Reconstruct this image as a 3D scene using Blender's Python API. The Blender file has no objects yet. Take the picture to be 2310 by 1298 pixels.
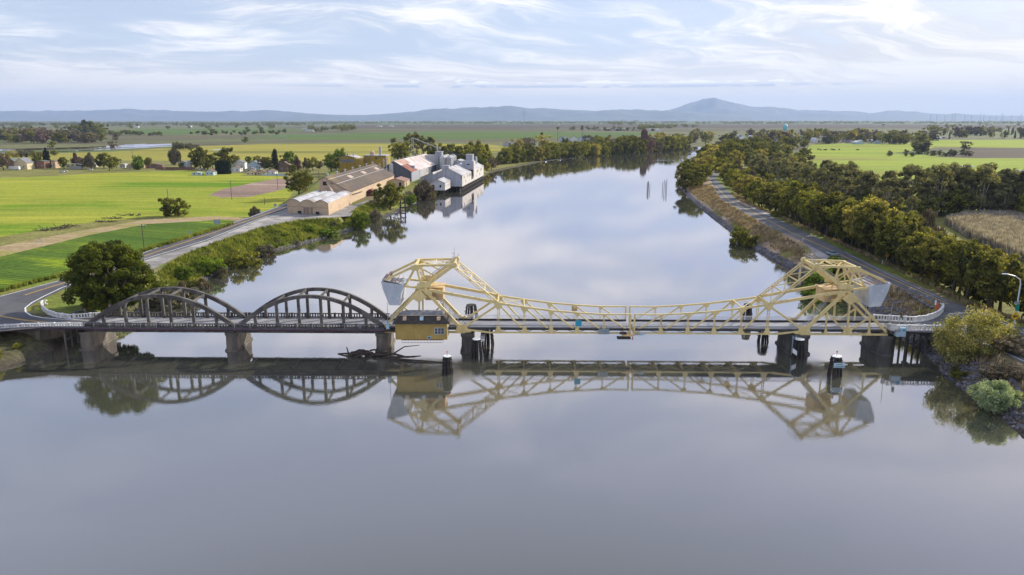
import bpy, bmesh, math, random
import numpy as np
from mathutils import Vector, Matrix

# ------------------------------------------------------------------ camera, sky, sun, exposure
S = bpy.context.scene
COL = S.collection
FPX, CAMH = 1670.0, 50.0
PITCH = math.atan(380 / FPX)
cam_d = bpy.data.cameras.new("camera"); cam = bpy.data.objects.new("camera", cam_d); COL.objects.link(cam)
cam.location = (0, 0, CAMH); cam.rotation_euler = (math.pi / 2 - PITCH, 0, 0)
cam_d.sensor_width = 36; cam_d.lens = 36 * FPX / 2310; cam_d.clip_start = 1; cam_d.clip_end = 120000
S.camera = cam
SUN_AZ, SUN_EL = math.radians(52), math.radians(28)
w = bpy.data.worlds.new("World"); S.world = w; w.use_nodes = True
nt = w.node_tree; nt.nodes.clear(); N = nt.nodes.new; Lk = nt.links.new
def mth(nt, op, a, b=None, c=None, clamp=False):
    n = nt.nodes.new('ShaderNodeMath'); n.operation = op; n.use_clamp = clamp
    for i, v in enumerate((a, b, c)):
        if v is None: continue
        if hasattr(v, 'is_linked') or isinstance(v, bpy.types.NodeSocket): nt.links.new(v, n.inputs[i])
        else: n.inputs[i].default_value = v
    return n.outputs[0]
def smooth(nt, v, a, b, lo=0.0, hi=1.0):
    n = nt.nodes.new('ShaderNodeMapRange'); n.interpolation_type = 'SMOOTHSTEP'
    nt.links.new(v, n.inputs[0]); n.inputs[1].default_value = a; n.inputs[2].default_value = b
    n.inputs[3].default_value = lo; n.inputs[4].default_value = hi
    return n.outputs[0]
def noise(nt, vec, scale, detail=6, rough=.55, dist=0):
    n = nt.nodes.new('ShaderNodeTexNoise'); nt.links.new(vec, n.inputs['Vector'])
    n.inputs['Scale'].default_value = scale; n.inputs['Detail'].default_value = detail
    n.inputs['Roughness'].default_value = rough; n.inputs['Distortion'].default_value = dist
    return n.outputs['Fac']
def mixc(nt, fac, a, b, typ='MIX'):
    n = nt.nodes.new('ShaderNodeMix'); n.data_type = 'RGBA'; n.blend_type = typ
    for i, v in ((0, fac), (6, a), (7, b)):
        if isinstance(v, bpy.types.NodeSocket): nt.links.new(v, n.inputs[i])
        elif i == 0: n.inputs[0].default_value = v
        else: n.inputs[i].default_value = (*v, 1) if len(v) == 3 else v
    return n.outputs[2]
def comb(nt, x, y, z):
    n = nt.nodes.new('ShaderNodeCombineXYZ')
    for i, v in enumerate((x, y, z)):
        if isinstance(v, bpy.types.NodeSocket): nt.links.new(v, n.inputs[i])
        else: n.inputs[i].default_value = v
    return n.outputs[0]
sky = N('ShaderNodeTexSky'); sky.sky_type = 'NISHITA'; sky.sun_disc = False
sky.sun_elevation = SUN_EL; sky.sun_rotation = SUN_AZ; sky.air_density = 1.0; sky.dust_density = 1.0; sky.ozone_density = 1.5
tc = N('ShaderNodeTexCoord'); sp = N('ShaderNodeSeparateXYZ'); Lk(tc.outputs['Generated'], sp.inputs[0])
dx, dy, dz = sp.outputs
zc = mth(nt, 'MAXIMUM', dz, 0.0)
den = mth(nt, 'ADD', zc, 0.16)
cx, cy = mth(nt, 'DIVIDE', dx, den), mth(nt, 'DIVIDE', dy, den)
cv = comb(nt, cx, cy, 0.0)
warpn = nt.nodes.new('ShaderNodeTexNoise'); nt.links.new(cv, warpn.inputs['Vector']); warpn.inputs['Scale'].default_value = .9; warpn.inputs['Detail'].default_value = 3
wsc = nt.nodes.new('ShaderNodeVectorMath'); wsc.operation = 'MULTIPLY_ADD'; nt.links.new(warpn.outputs['Color'], wsc.inputs[0]); wsc.inputs[1].default_value = (.95, .95, 0); nt.links.new(cv, wsc.inputs[2])
sw = nt.nodes.new('ShaderNodeSeparateXYZ'); nt.links.new(wsc.outputs[0], sw.inputs[0])
wx_, wy_ = sw.outputs[0], sw.outputs[1]
c1 = noise(nt, wsc.outputs[0], .50, 8, .55, .3)                       # large sheets
cv2 = comb(nt, mth(nt, 'ADD', mth(nt, 'MULTIPLY', wx_, .55), mth(nt, 'MULTIPLY', wy_, .30)), mth(nt, 'SUBTRACT', mth(nt, 'MULTIPLY', wy_, 1.5), mth(nt, 'MULTIPLY', wx_, .55)), 3.7)
c2 = noise(nt, cv2, 2.1, 11, .66, .5)                                 # wind-drawn fibres
veil = mth(nt, 'ADD', mth(nt, 'MULTIPLY', c1, .66), mth(nt, 'MULTIPLY', c2, .34))
side = mth(nt, 'MULTIPLY', dx, .10)
veil = mth(nt, 'ADD', veil, mth(nt, 'ADD', side, smooth(nt, dz, .0, .09, .12, 0)))
cf = smooth(nt, veil, .43, .56, .25, .98)
shade = smooth(nt, mth(nt, 'ADD', mth(nt, 'MULTIPLY', c2, .6), mth(nt, 'MULTIPLY', c1, .4)), .42, .57)
ccol = mixc(nt, shade, (6.2, 6.5, 7.2), (10.1, 9.9, 9.7))
sundot = mth(nt, 'ADD', mth(nt, 'MULTIPLY', dx, math.sin(SUN_AZ)), mth(nt, 'MULTIPLY', dy, math.cos(SUN_AZ)))
ccol = mixc(nt, 1.0, ccol, mixc(nt, smooth(nt, dz, .30, .60), (1, 1, 1), (.84, .90, 1.06)), 'MULTIPLY')
warm = smooth(nt, sundot, .76, 1.0)
ccol = mixc(nt, warm, ccol, mixc(nt, shade, (7.4, 7.2, 6.8), (10.6, 10.2, 9.4)))
skyb = mixc(nt, 1.0, sky.outputs[0], (1.04, 1.02, 1.22), 'MULTIPLY')
skyb = mixc(nt, .55, skyb, (5.0, 6.2, 8.0))
skyb = mixc(nt, smooth(nt, dz, .09, .01, 0, .75), skyb, (8.8, 8.3, 7.5))
ccol = mixc(nt, smooth(nt, dz, .10, .0), ccol, (9.3, 8.6, 7.7))
ccol = mixc(nt, smooth(nt, dz, .26, .52), ccol, (5.9, 6.5, 8.9)); cf = mth(nt, 'MAXIMUM', cf, smooth(nt, dz, .26, .5, 0, .85))
base = mixc(nt, cf, skyb, ccol)
# a low row of small cumulus above the hills
az = mth(nt, 'ARCTAN2', dx, dy)
el = mth(nt, 'ARCSINE', dz)
cuv = comb(nt, mth(nt, 'MULTIPLY', az, 22.0), mth(nt, 'MULTIPLY', el, 105.0), 1.3)
cn = noise(nt, cuv, 1.0, 7, .6)
band = mth(nt, 'MULTIPLY', smooth(nt, el, .0385, .041), smooth(nt, el, .056, .045))
azm = mth(nt, 'MULTIPLY', smooth(nt, az, -.40, -.12), smooth(nt, az, .46, .36))
cu = mth(nt, 'MULTIPLY', mth(nt, 'MULTIPLY', band, azm), smooth(nt, mth(nt, 'ADD', cn, mth(nt, 'MULTIPLY', mth(nt, 'SUBTRACT', .046, el), 9.0)), .49, .545))
cuc = mixc(nt, smooth(nt, el, .040, .0475), (4.9, 5.4, 6.6), (12.0, 11.6, 11.0))
base = mixc(nt, cu, base, cuc)
low = smooth(nt, dz, -.02, .0)
base = mixc(nt, low, (3.0, 3.2, 3.4), base)
bg = N('ShaderNodeBackground'); bg.inputs['Strength'].default_value = 0.094
Lk(base, bg.inputs[0]); wo = N('ShaderNodeOutputWorld'); Lk(bg.outputs[0], wo.inputs[0])

sd = bpy.data.lights.new("sun", 'SUN'); sd.energy = 5.0; sd.angle = math.radians(.6); sd.color = (1, .93, .80)
so = bpy.data.objects.new("sun", sd); COL.objects.link(so)
sdir = Vector((math.sin(SUN_AZ) * math.cos(SUN_EL), math.cos(SUN_AZ) * math.cos(SUN_EL), math.sin(SUN_EL)))
so.rotation_euler = sdir.to_track_quat('Z', 'Y').to_euler()
S.view_settings.view_transform = 'Standard'; S.view_settings.look = 'None'
S.view_settings.exposure = 0.38; S.view_settings.gamma = 1
S.cycles.max_bounces = 8; S.cycles.transparent_max_bounces = 12; S.cycles.use_denoising = True
S.cycles.volume_bounces = 0; S.cycles.sample_clamp_indirect = 6

# ------------------------------------------------------------------ helpers
def P(u, v, z=0.0):                       # where the photo's ray (u,v) meets height z
    a = (u - 1155) / FPX; b = -(v - 649) / FPX
    d = (a, math.cos(PITCH) + b * math.sin(PITCH), -math.sin(PITCH) + b * math.cos(PITCH))
    t = (z - CAMH) / d[2]
    return Vector((d[0] * t, d[1] * t, z))
def tag(o, label=None, cat=None, group=None, kind=None):
    if label: o['label'] = label
    if cat: o['category'] = cat
    if group: o['group'] = group
    if kind: o['kind'] = kind
    return o
def empty(name, loc, label, cat, group=None, rz=0):
    o = bpy.data.objects.new(name, None); COL.objects.link(o); o.location = loc; o.rotation_euler[2] = rz
    return tag(o, label, cat, group)
def link(name, me, mat, parent=None):
    o = bpy.data.objects.new(name, me)
    if mat is not None and not me.materials: me.materials.append(mat)
    COL.objects.link(o)
    if parent is not None: o.parent = parent
    return o
def rawmesh(name, V, Fq):
    me = bpy.data.meshes.new(name); V = np.asarray(V, np.float32); Fq = np.asarray(Fq, np.int32)
    me.vertices.add(len(V)); me.vertices.foreach_set('co', V.ravel())
    k = Fq.shape[1]; me.loops.add(Fq.size); me.loops.foreach_set('vertex_index', Fq.ravel())
    me.polygons.add(len(Fq)); me.polygons.foreach_set('loop_start', np.arange(0, Fq.size, k, dtype=np.int32))
    me.polygons.foreach_set('loop_total', np.full(len(Fq), k, np.int32)); me.update(calc_edges=True); me.validate()
    return me
class MB:
    """collects boxes, beams, prisms and tubes, and links them as one mesh"""
    def __init__(s): s.v = []; s.f = []
    def add(s, vs, fs):
        n = len(s.v); s.v += [tuple(v) for v in vs]; s.f += [tuple(i + n for i in f) for f in fs]; return s
    def box(s, x0, x1, y0, y1, z0, z1):
        return s.add([(x0, y0, z0), (x1, y0, z0), (x1, y1, z0), (x0, y1, z0), (x0, y0, z1), (x1, y0, z1), (x1, y1, z1), (x0, y1, z1)],
                     [(3, 2, 1, 0), (4, 5, 6, 7), (0, 1, 5, 4), (1, 2, 6, 5), (2, 3, 7, 6), (3, 0, 4, 7)])
    def beam(s, a, b, w, h, up=(0, 0, 1)):
        a, b = Vector(a), Vector(b); d = (b - a).normalized(); up = Vector(up)
        if abs(d.dot(up)) > .98: up = Vector((1, 0, 0))
        r = d.cross(up).normalized(); q = r.cross(d).normalized()
        vs = []
        for p in (a, b):
            for i, j in ((-1, -1), (1, -1), (1, 1), (-1, 1)): vs.append(p + r * (w / 2 * i) + q * (h / 2 * j))
        return s.add(vs, [(0, 1, 2, 3), (7, 6, 5, 4), (0, 4, 5, 1), (1, 5, 6, 2), (2, 6, 7, 3), (3, 7, 4, 0)])
    def tube(s, pts, rad, n=8, cap=True):
        pts = [Vector(p) for p in pts]; m = len(pts)
        rad = rad if isinstance(rad, (list, tuple)) else [rad] * m
        vs = []; fs = []
        for i, p in enumerate(pts):
            d = (pts[min(i + 1, m - 1)] - pts[max(i - 1, 0)]).normalized()
            up = Vector((0, 0, 1)) if abs(d.z) < .95 else Vector((1, 0, 0))
            r = d.cross(up).normalized(); q = r.cross(d)
            for k in range(n):
                t = 2 * math.pi * k / n; vs.append(p + r * (math.cos(t) * rad[i]) + q * (math.sin(t) * rad[i]))
        for i in range(m - 1):
            for k in range(n):
                fs.append((i * n + k, i * n + (k + 1) % n, (i + 1) * n + (k + 1) % n, (i + 1) * n + k))
        if cap: fs.append(tuple(range(n))[::-1]); fs.append(tuple((m - 1) * n + k for k in range(n)))
        return s.add(vs, fs)
    def prism(s, poly, off):                 # poly: list of 3-D points, extruded along off
        off = Vector(off); n = len(poly); vs = [Vector(p) for p in poly]; vs += [v + off for v in vs]
        return s.add(vs, [tuple(range(n))[::-1], tuple(range(n, 2 * n))] + [(i, (i + 1) % n, n + (i + 1) % n, n + i) for i in range(n)])
    def laced(s, a, b, w, dep, flange, lace, n, up):
        """two flanges and zig-zag lacing between them"""
        a, b = Vector(a), Vector(b); d = (b - a).normalized(); q = (Vector(up) - d * d.dot(Vector(up))).normalized()
        o = q * (dep / 2 - flange / 2)
        s.beam(a + o, b + o, w, flange, q); s.beam(a - o, b - o, w, flange, q)
        for i in range(n):
            p0 = a + (b - a) * (i / n); p1 = a + (b - a) * ((i + 1) / n); sg = 1 if i % 2 else -1
            s.beam(p0 + o * sg, p1 - o * sg, w * .6, lace, q)
        return s
    def build(s, name, mat, parent=None, origin=None, sm=False):
        me = bpy.data.meshes.new(name)
        inv = Vector(origin) if origin is not None else Vector((0, 0, 0))
        me.from_pydata([tuple(Vector(v) - inv) for v in s.v], [], s.f); me.update()
        bm = bmesh.new(); bm.from_mesh(me); bmesh.ops.recalc_face_normals(bm, faces=bm.faces); bm.to_mesh(me); bm.free()
        if sm:
            for p in me.polygons: p.use_smooth = True
        o = link(name, me, mat, parent)
        if origin is not None and parent is None: o.location = origin
        return o
def inside(px, py, poly):
    r = np.zeros(px.shape, bool); n = len(poly)
    for i in range(n):
        x0, y0 = poly[i]; x1, y1 = poly[(i + 1) % n]
        if y0 == y1: continue
        c = ((y0 > py) != (y1 > py)) & (px < (x1 - x0) * (py - y0) / (y1 - y0) + x0); r ^= c
    return r
def pdist(px, py, pts, closed=True):
    d = np.full(px.shape, 1e9)
    for i in range(len(pts) if closed else len(pts) - 1):
        x0, y0 = pts[i]; x1, y1 = pts[(i + 1) % len(pts)]; ex, ey = x1 - x0, y1 - y0; L = ex * ex + ey * ey + 1e-9
        t = np.clip(((px - x0) * ex + (py - y0) * ey) / L, 0, 1)
        d = np.minimum(d, np.hypot(px - x0 - t * ex, py - y0 - t * ey))
    return d
_rs = np.random.RandomState(5); _tab = _rs.rand(256, 256)
def vnoise(x, y):
    xi, yi = np.floor(x).astype(int), np.floor(y).astype(int); fx, fy = x - xi, y - yi
    fx = fx * fx * (3 - 2 * fx); fy = fy * fy * (3 - 2 * fy)
    g = lambda a, b: _tab[a % 256, b % 256]
    return (g(xi, yi) * (1 - fx) + g(xi + 1, yi) * fx) * (1 - fy) + (g(xi, yi + 1) * (1 - fx) + g(xi + 1, yi + 1) * fx) * fy
def fbm(x, y, o=4):
    r = 0; a = .5
    for i in range(o): r = r + a * vnoise(x, y); x = x * 2.03 + 17; y = y * 2.03 + 9; a *= .5
    return r

# ------------------------------------------------------------------ materials
MAT = {}
def newmat(name):
    m = bpy.data.materials.new(name); m.use_nodes = True; t = m.node_tree; t.nodes.clear()
    out = t.nodes.new('ShaderNodeOutputMaterial'); b = t.nodes.new('ShaderNodeBsdfPrincipled'); t.links.new(b.outputs[0], out.inputs[0])
    g = t.nodes.new('ShaderNodeNewGeometry'); MAT[name] = m
    return m, t, b, g.outputs['Position'], out
def surf(name, c, c2=None, scale=1.0, rough=.7, metal=0, lo=.38, hi=.62, bump=0, bscale=None, fine=.12, stretch=None, c3=None, s3=.2, lo3=.5, hi3=.62, spec=.3):
    m, t, b, pos, out = newmat(name)
    if stretch:
        v = t.nodes.new('ShaderNodeVectorMath'); v.operation = 'MULTIPLY'; t.links.new(pos, v.inputs[0]); v.inputs[1].default_value = stretch; pv = v.outputs[0]
    else: pv = pos
    f = smooth(t, noise(t, pv, scale, 6, .6), lo, hi)
    col = mixc(t, f, c, c2 or tuple(x * .72 for x in c))
    if c3: col = mixc(t, smooth(t, noise(t, pos, s3, 5, .6), lo3, hi3), col, c3)
    fn = noise(t, pos, scale * 7.3, 3, .6)
    col = mixc(t, 1.0, col, comb(t, *[mth(t, 'ADD', mth(t, 'MULTIPLY', fn, fine * 2), 1 - fine)] * 3), 'MULTIPLY')
    t.links.new(col, b.inputs['Base Color']); b.inputs['Roughness'].default_value = rough; b.inputs['Metallic'].default_value = metal
    b.inputs['Specular IOR Level'].default_value = spec
    if bump:
        bn = t.nodes.new('ShaderNodeBump'); bn.inputs['Distance'].default_value = bump; bn.inputs['Strength'].default_value = 1
        t.links.new(noise(t, pos, bscale or scale * 4, 5, .6), bn.inputs['Height']); t.links.new(bn.outputs[0], b.inputs['Normal'])
    return m
cream = surf('cream_steel_paint', (.68, .545, .25), (.58, .465, .21), .9, .5, fine=.07, c3=(.36, .22, .10), s3=1.9, lo3=.66, hi3=.78, stretch=(1, 1, .5))
cream_dark = surf('orange_steel_paint', (.66, .47, .22), (.54, .37, .17), .8, .55)
concrete = surf('old_concrete', (.122, .110, .098), (.066, .060, .054), .55, .85, bump=.03, stretch=(1, 1, .35), c3=(.055, .05, .045), s3=.35, lo3=.5, hi3=.68)
pier_con = surf('pier_concrete', (.18, .15, .12), (.10, .088, .076), .5, .85, bump=.03, stretch=(1, 1, .3), c3=(.08, .075, .07), s3=.4, lo3=.52, hi3=.7)
whitecon = surf('white_painted_concrete', (.74, .73, .71), (.56, .55, .53), 1.1, .7, c3=(.30, .28, .25), s3=1.3, lo3=.62, hi3=.75)
asphalt = surf('asphalt', (.080, .077, .082), (.060, .058, .063), .25, .85, c3=(.11, .105, .105), s3=.06, lo3=.45, hi3=.7, fine=.2)
asphalt2 = surf('pale_asphalt', (.115, .117, .122), (.08, .082, .088), .22, .85, c3=(.16, .155, .145), s3=.05, lo3=.45, hi3=.7, fine=.2)
gravel = surf('gravel', (.25, .232, .215), (.18, .165, .15), .2, .9, fine=.3, c3=(.36, .33, .30), s3=.07)
deckmat = surf('deck_surface', (.27, .26, .26), (.19, .185, .18), .4, .8, c3=(.34, .33, .32), s3=.2)
wline = surf('white_line_paint', (.72, .72, .70), (.50, .49, .47), 1.5, .7)
yline = surf('yellow_line_paint', (.62, .36, .04), (.45, .27, .05), 1.5, .7)
cwgrey = surf('weathered_grey_panel', (.46, .50, .545), (.38, .42, .465), .5, .5, stretch=(1, 1, .3), c3=(.56, .57, .58), s3=.5, lo3=.5, hi3=.7)
darkwood = surf('creosoted_timber', (.022, .018, .016), (.045, .036, .03), 2, .8, bump=.04)
driftm = surf('wet_driftwood', (.07, .05, .038), (.035, .026, .022), 2, .8)
ochre = surf('ochre_wall_paint', (.40, .285, .085), (.34, .24, .07), .5, .7, fine=.05)
shingle = surf('dark_roof_shingle', (.06, .05, .043), (.035, .03, .027), 1.6, .85, fine=.35, bump=.03)
roofgrey = surf('grey_roof_felt', (.22, .215, .22), (.14, .14, .145), .8, .8)
glass = surf('window_glass', (.05, .07, .085), (.03, .045, .06), .3, .08, spec=.6)
frame_w = surf('white_frame_paint', (.72, .74, .72), (.6, .62, .6), 2, .6)
lattice_w = surf('white_lattice_paint', (.72, .74, .79), (.58, .6, .66), 2, .6)
steeldark = surf('dark_steel', (.05, .048, .05), (.03, .03, .032), 2, .6)
pipem = surf('purple_brown_pipe', (.085, .05, .065), (.055, .035, .045), 1, .5)
galv = surf('galvanised_steel', (.42, .43, .44), (.32, .33, .34), 2, .45, metal=.3)
ltblue = surf('pale_blue_paint', (.42, .56, .64), (.33, .46, .54), 2, .5)
tealp = surf('teal_sign_paint', (.03, .30, .42), (.03, .25, .36), 2, .5)
redp = surf('orange_red_plastic', (.62, .13, .04), (.5, .1, .03), 2, .5)
yellp = surf('yellow_sign_paint', (.80, .50, .02), (.7, .42, .02), 2, .5)
greenp = surf('green_sign_paint', (.02, .30, .26), (.02, .25, .2), 2, .5)
black = surf('black_paint', (.012, .012, .013), (.02, .02, .02), 2, .6)
tanwall = surf('tan_warehouse_wall', (.50, .375, .255), (.43, .315, .21), .35, .8, c3=(.30, .20, .13), s3=.11, lo3=.56, hi3=.8, stretch=(1, 1, 2))
whiteroof = surf('pale_metal_roof', (.44, .435, .445), (.32, .31, .31), .22, .6, c3=(.27, .21, .18), s3=.11, lo3=.5, hi3=.68)
mossroof = surf('brown_mossy_roof', (.115, .085, .065), (.085, .065, .05), .12, .85, c3=(.20, .125, .03), s3=.035, lo3=.5, hi3=.66, fine=.2, stretch=(1, .3, 1))
rustroof = surf('rusty_metal_roof', (.52, .48, .46), (.42, .35, .32), .09, .6, c3=(.36, .17, .11), s3=.035, lo3=.56, hi3=.66, fine=.15)
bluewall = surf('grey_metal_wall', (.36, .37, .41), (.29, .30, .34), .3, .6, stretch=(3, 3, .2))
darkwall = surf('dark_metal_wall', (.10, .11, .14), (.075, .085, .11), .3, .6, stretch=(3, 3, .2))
silom = surf('silo_grey', (.50, .49, .48), (.38, .37, .36), .3, .6, stretch=(3, 3, .2))
brickm = surf('brown_brick', (.22, .12, .085), (.17, .09, .065), 2, .85)
plast = [surf('house_wall_%s' % n, c, tuple(x * .85 for x in c), .6, .8) for n, c in (('white', (.68, .67, .64)), ('cream', (.62, .52, .33)), ('blue', (.42, .52, .58)), ('grey', (.42, .42, .42)), ('tan', (.45, .34, .24)))]
hroof = [surf('house_roof_%s' % n, c, tuple(x * .8 for x in c), .8, .85) for n, c in (('grey', (.20, .20, .21)), ('brown', (.17, .12, .09)), ('green', (.12, .15, .13)), ('white', (.6, .6, .6)))]
barkm = surf('bark', (.10, .075, .055), (.06, .045, .035), 3, .9)
barkpale = surf('pale_bark', (.42, .38, .33), (.28, .25, .21), 2, .9)
rockm = surf('riprap_rock', (.17, .16, .17), (.09, .085, .095), .5, .85, fine=.25)
carpaint = surf('blue_grey_car_paint', (.20, .27, .32), (.18, .25, .30), 2, .3, spec=.6)
carwhite = surf('white_car_paint', (.65, .66, .67), (.6, .61, .62), 2, .3, spec=.6)
tyre = surf('rubber', (.02, .02, .02), (.025, .025, .025), 2, .8)
wtower = surf('turquoise_tank_paint', (.20, .52, .58), (.18, .46, .53), .5, .5)
hidem = surf('cow_hide', (.03, .022, .018), (.06, .045, .035), 1, .8)
tankm = surf('tank_steel', (.38, .38, .37), (.30, .28, .26), .6, .5)

def foliage(name, dark, light, rnd=.25, trans=.45, scale=.5):
    m, t, b, pos, out = newmat(name)
    tcn = t.nodes.new('ShaderNodeTexCoord'); oi = t.nodes.new('ShaderNodeObjectInfo'); gg = t.nodes.new('ShaderNodeNewGeometry')
    f = smooth(t, noise(t, pos, scale, 3, .6), .36, .66)
    col = mixc(t, f, dark, light)
    k = mth(t, 'ADD', mth(t, 'MULTIPLY', gg.outputs['Random Per Island'], rnd * 2), 1 - rnd)
    k = mth(t, 'MULTIPLY', k, mth(t, 'ADD', mth(t, 'MULTIPLY', oi.outputs['Random'], .5), .75))
    col = mixc(t, 1.0, col, comb(t, k, k, k), 'MULTIPLY')
    b.inputs['Roughness'].default_value = .75; b.inputs['Specular IOR Level'].default_value = .12
    t.links.new(col, b.inputs['Base Color'])
    tr = t.nodes.new('ShaderNodeBsdfTranslucent'); tcol = mixc(t, 1.0, col, (1.5, 1.35, .55), 'MULTIPLY'); t.links.new(tcol, tr.inputs[0])
    ms = t.nodes.new('ShaderNodeMixShader'); ms.inputs[0].default_value = trans
    t.links.new(b.outputs[0], ms.inputs[1]); t.links.new(tr.outputs[0], ms.inputs[2]); t.links.new(ms.outputs[0], out.inputs[0])
    return m
fol_dark = foliage('dark_oak_leaves', (.062, .075, .016), (.235, .235, .04))
fol_olive = foliage('olive_leaves', (.088, .098, .022), (.27, .27, .045))
fol_gold = foliage('golden_leaves', (.17, .155, .04), (.44, .39, .11))
fol_euc = foliage('eucalyptus_leaves', (.11, .118, .06), (.27, .26, .12))
fol_green = foliage('fresh_green_leaves', (.06, .10, .012), (.15, .21, .02))
fol_silver = foliage('silver_willow_leaves', (.13, .18, .10), (.32, .38, .24))
fol_cyp = foliage('cypress_needles', (.022, .034, .018), (.04, .052, .024))
fol_brown = foliage('bare_brown_twigs', (.11, .085, .05), (.21, .165, .10), trans=.1)
fol_red = foliage('reddish_twigs', (.12, .075, .06), (.20, .13, .10), trans=.1)
fol_grey = foliage('grey_green_twigs', (.10, .095, .06), (.19, .17, .10), trans=.2)
grassm = foliage('bank_grass_blades', (.095, .125, .02), (.23, .25, .045), trans=.3, scale=.15)
cornm = foliage('dry_corn_stalks', (.20, .175, .145), (.42, .375, .315), trans=.2, scale=.3)

# ------------------------------------------------------------------ land shapes (all taken to world metres)
def pl(pts, z): return [tuple(P(u, v, z)[:2]) for u, v in pts]
WLEFT = [(-190, -300), (-175, -60), (-150, 40), (-128, 95), (-113, 128)] + pl([(0, 838), (60, 815), (125, 790), (150, 768), (182, 757), (240, 733), (345, 692), (440, 645), (520, 605), (620, 567), (700, 547), (800, 517), (850, 496), (890, 482), (925, 462), (955, 442), (985, 437), (1040, 424), (1075, 404), (1092, 394), (1130, 385), (1220, 366), (1330, 352), (1440, 343), (1530, 335), (1600, 330.5)], 0)
WRIGHT = [(130, -300), (110, -60), (88, 60), (83, 98)] + pl([(2310, 985), (2240, 925), (2190, 888), (2135, 848), (2095, 803), (2030, 757), (1985, 722), (1900, 672), (1850, 640), (1770, 600), (1700, 560), (1640, 516), (1590, 478), (1560, 452), (1535, 425), (1522, 395), (1528, 375), (1570, 358), (1600, 345), (1625, 336), (1640, 331.5)], 0)
RIVER = WLEFT + WRIGHT[::-1]
TOPZ = 5.5
LTOP = pl([(650, 462), (500, 516), (335, 566), (165, 618), (0, 661)], TOPZ) + [(-150, 176), (-220, 140), (-225, 118), (-150, 150), (-118, 160.5), (-107, 161.5), (-104, 167)] + \
       pl([(150, 709), (215, 703), (300, 655), (360, 612), (420, 577), (482, 552), (578, 520), (637, 507), (677, 499), (700, 497), (770, 492), (800, 474), (845, 452), (905, 436), (955, 424), (985, 424), (1040, 413), (1078, 394), (1088, 385), (1078, 372), (980, 362), (870, 358), (790, 372), (735, 408)], TOPZ)
LBLOCK = LTOP[:5] + [(-150, 176), (-220, 140), (-330, 90), (-190, -300)] + WLEFT[1:25] + pl([(1088, 380), (980, 357), (870, 352), (785, 366), (728, 408)], TOPZ)
RTOP = [(310, -20), (215, 60), (150, 84), (104, 108), (92.5, 117), (93, 130), (94, 141), (96.5, 152.5), (97, 166)] + pl([(2100, 684), (2015, 647), (1925, 612), (1885, 606), (1846, 592), (1812, 560), (1734, 514), (1682, 485), (1625, 451), (1597, 405)], TOPZ) + \
       [(168, 640), (205, 760), (216, 758), (178, 640)] + pl([(1618, 403), (1666, 452), (1708, 472), (1760, 491), (1838, 528), (1941, 572), (2100, 648), (2137, 670), (2239, 708), (2312, 733)], TOPZ) + [(136, 150), (165, 128), (225, 80), (330, -5)]
RBLOCK = [(310, -300)] + WRIGHT[:26][::1] + [(216, 758), (178, 640)] + RTOP[RTOP.index((216, 758)):]
FZ = 0.4
def spaced(a, b, step, far, g):
    c = list(np.arange(a, b + .01, step)); s = step; x = c[-1]; up = []
    while x < far: s *= g; x += s; up.append(x)
    s = step; x = c[0]; dn = []
    while x > -far: s *= g; x -= s; dn.append(x)
    return np.array(dn[::-1] + c + up)
gx = spaced(-150, 190, 1.25, 42000, 1.07)
gy = spaced(95, 420, 1.25, 42000, 1.022); gy = gy[gy > -320]
X, Y = np.meshgrid(gx, gy)
inr = inside(X, Y, RIVER); dr = pdist(X, Y, RIVER)
near = (np.abs(X) < 1500) & (Y < 2500)
Z = np.full(X.shape, FZ)
PT = []                                     # (block, top) pairs
for blk, top in ((LBLOCK, LTOP), (RBLOCK, RTOP)):
    ib = inside(X, Y, blk); it = inside(X, Y, top); dt = np.where(it, 0, pdist(X, Y, top)); db = np.where(ib, 0, pdist(X, Y, blk))
    river_side = TOPZ * np.clip(dr / (dr + dt + 1e-6), 0, 1) ** .85
    t = np.clip(db / 13, 0, 1); t = t * t * (3 - 2 * t)
    land = FZ + (TOPZ - FZ) * (1 - t)
    zz = np.where(it, TOPZ, np.where(ib, river_side, np.where(db < 13, land, FZ)))
    Z = np.maximum(Z, zz); PT.append((it, dt))
anytop = PT[0][0] | PT[1][0]; topd = np.minimum(PT[0][1], PT[1][1])
Z = np.where(~inr & (dr < 30) & ~anytop, np.minimum(Z, dr * .62 + .03), Z)
bumpy = np.clip(topd / 3, 0, 1) * np.clip(dr / 2, 0, 1) * (Z > FZ + .05)
Z = Z + bumpy * (fbm(X * .22, Y * .22) - .47) * 1.5
Z = np.where(inr, -np.clip(dr * .35, .05, 3), np.maximum(Z, .04))
# far ridge and slight high ground stay flat here; colours of the soil itself
def lerp(a, b, t): t = t[..., None]; return a * (1 - t) + b * t
Cg = np.array
col = np.zeros(X.shape + (3,)) + Cg((.14, .14, .055))
n1 = fbm(X / 300 + 5, Y / 180, 4); col = lerp(col, np.zeros(3) + Cg((.10, .085, .05)), np.clip((n1 - .42) * 5, 0, 1))
n2 = fbm(X / 700 + 50, Y / 300 + 8, 3); col = lerp(col, np.zeros(3) + Cg((.085, .13, .035)), np.clip((n2 - .47) * 6, 0, 1))
col = lerp(col, np.zeros(3) + Cg((.20, .19, .05)), ((np.abs(X) < 900) & (Y < 900)) * .8)
lush = Cg((.15, .185, .03)); dryg = Cg((.40, .29, .19)); mud = Cg((.06, .05, .042)); oliveg = Cg((.16, .15, .035)); brn = Cg((.19, .145, .09))
nn = fbm(X * .12, Y * .12 + 40, 4); nb = fbm(X * .05 + 9, Y * .05, 3)
lb = inside(X, Y, LBLOCK) | (pdist(X, Y, LBLOCK) < 14) & near
rb = inside(X, Y, RBLOCK) | (pdist(X, Y, RBLOCK) < 14) & near
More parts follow.
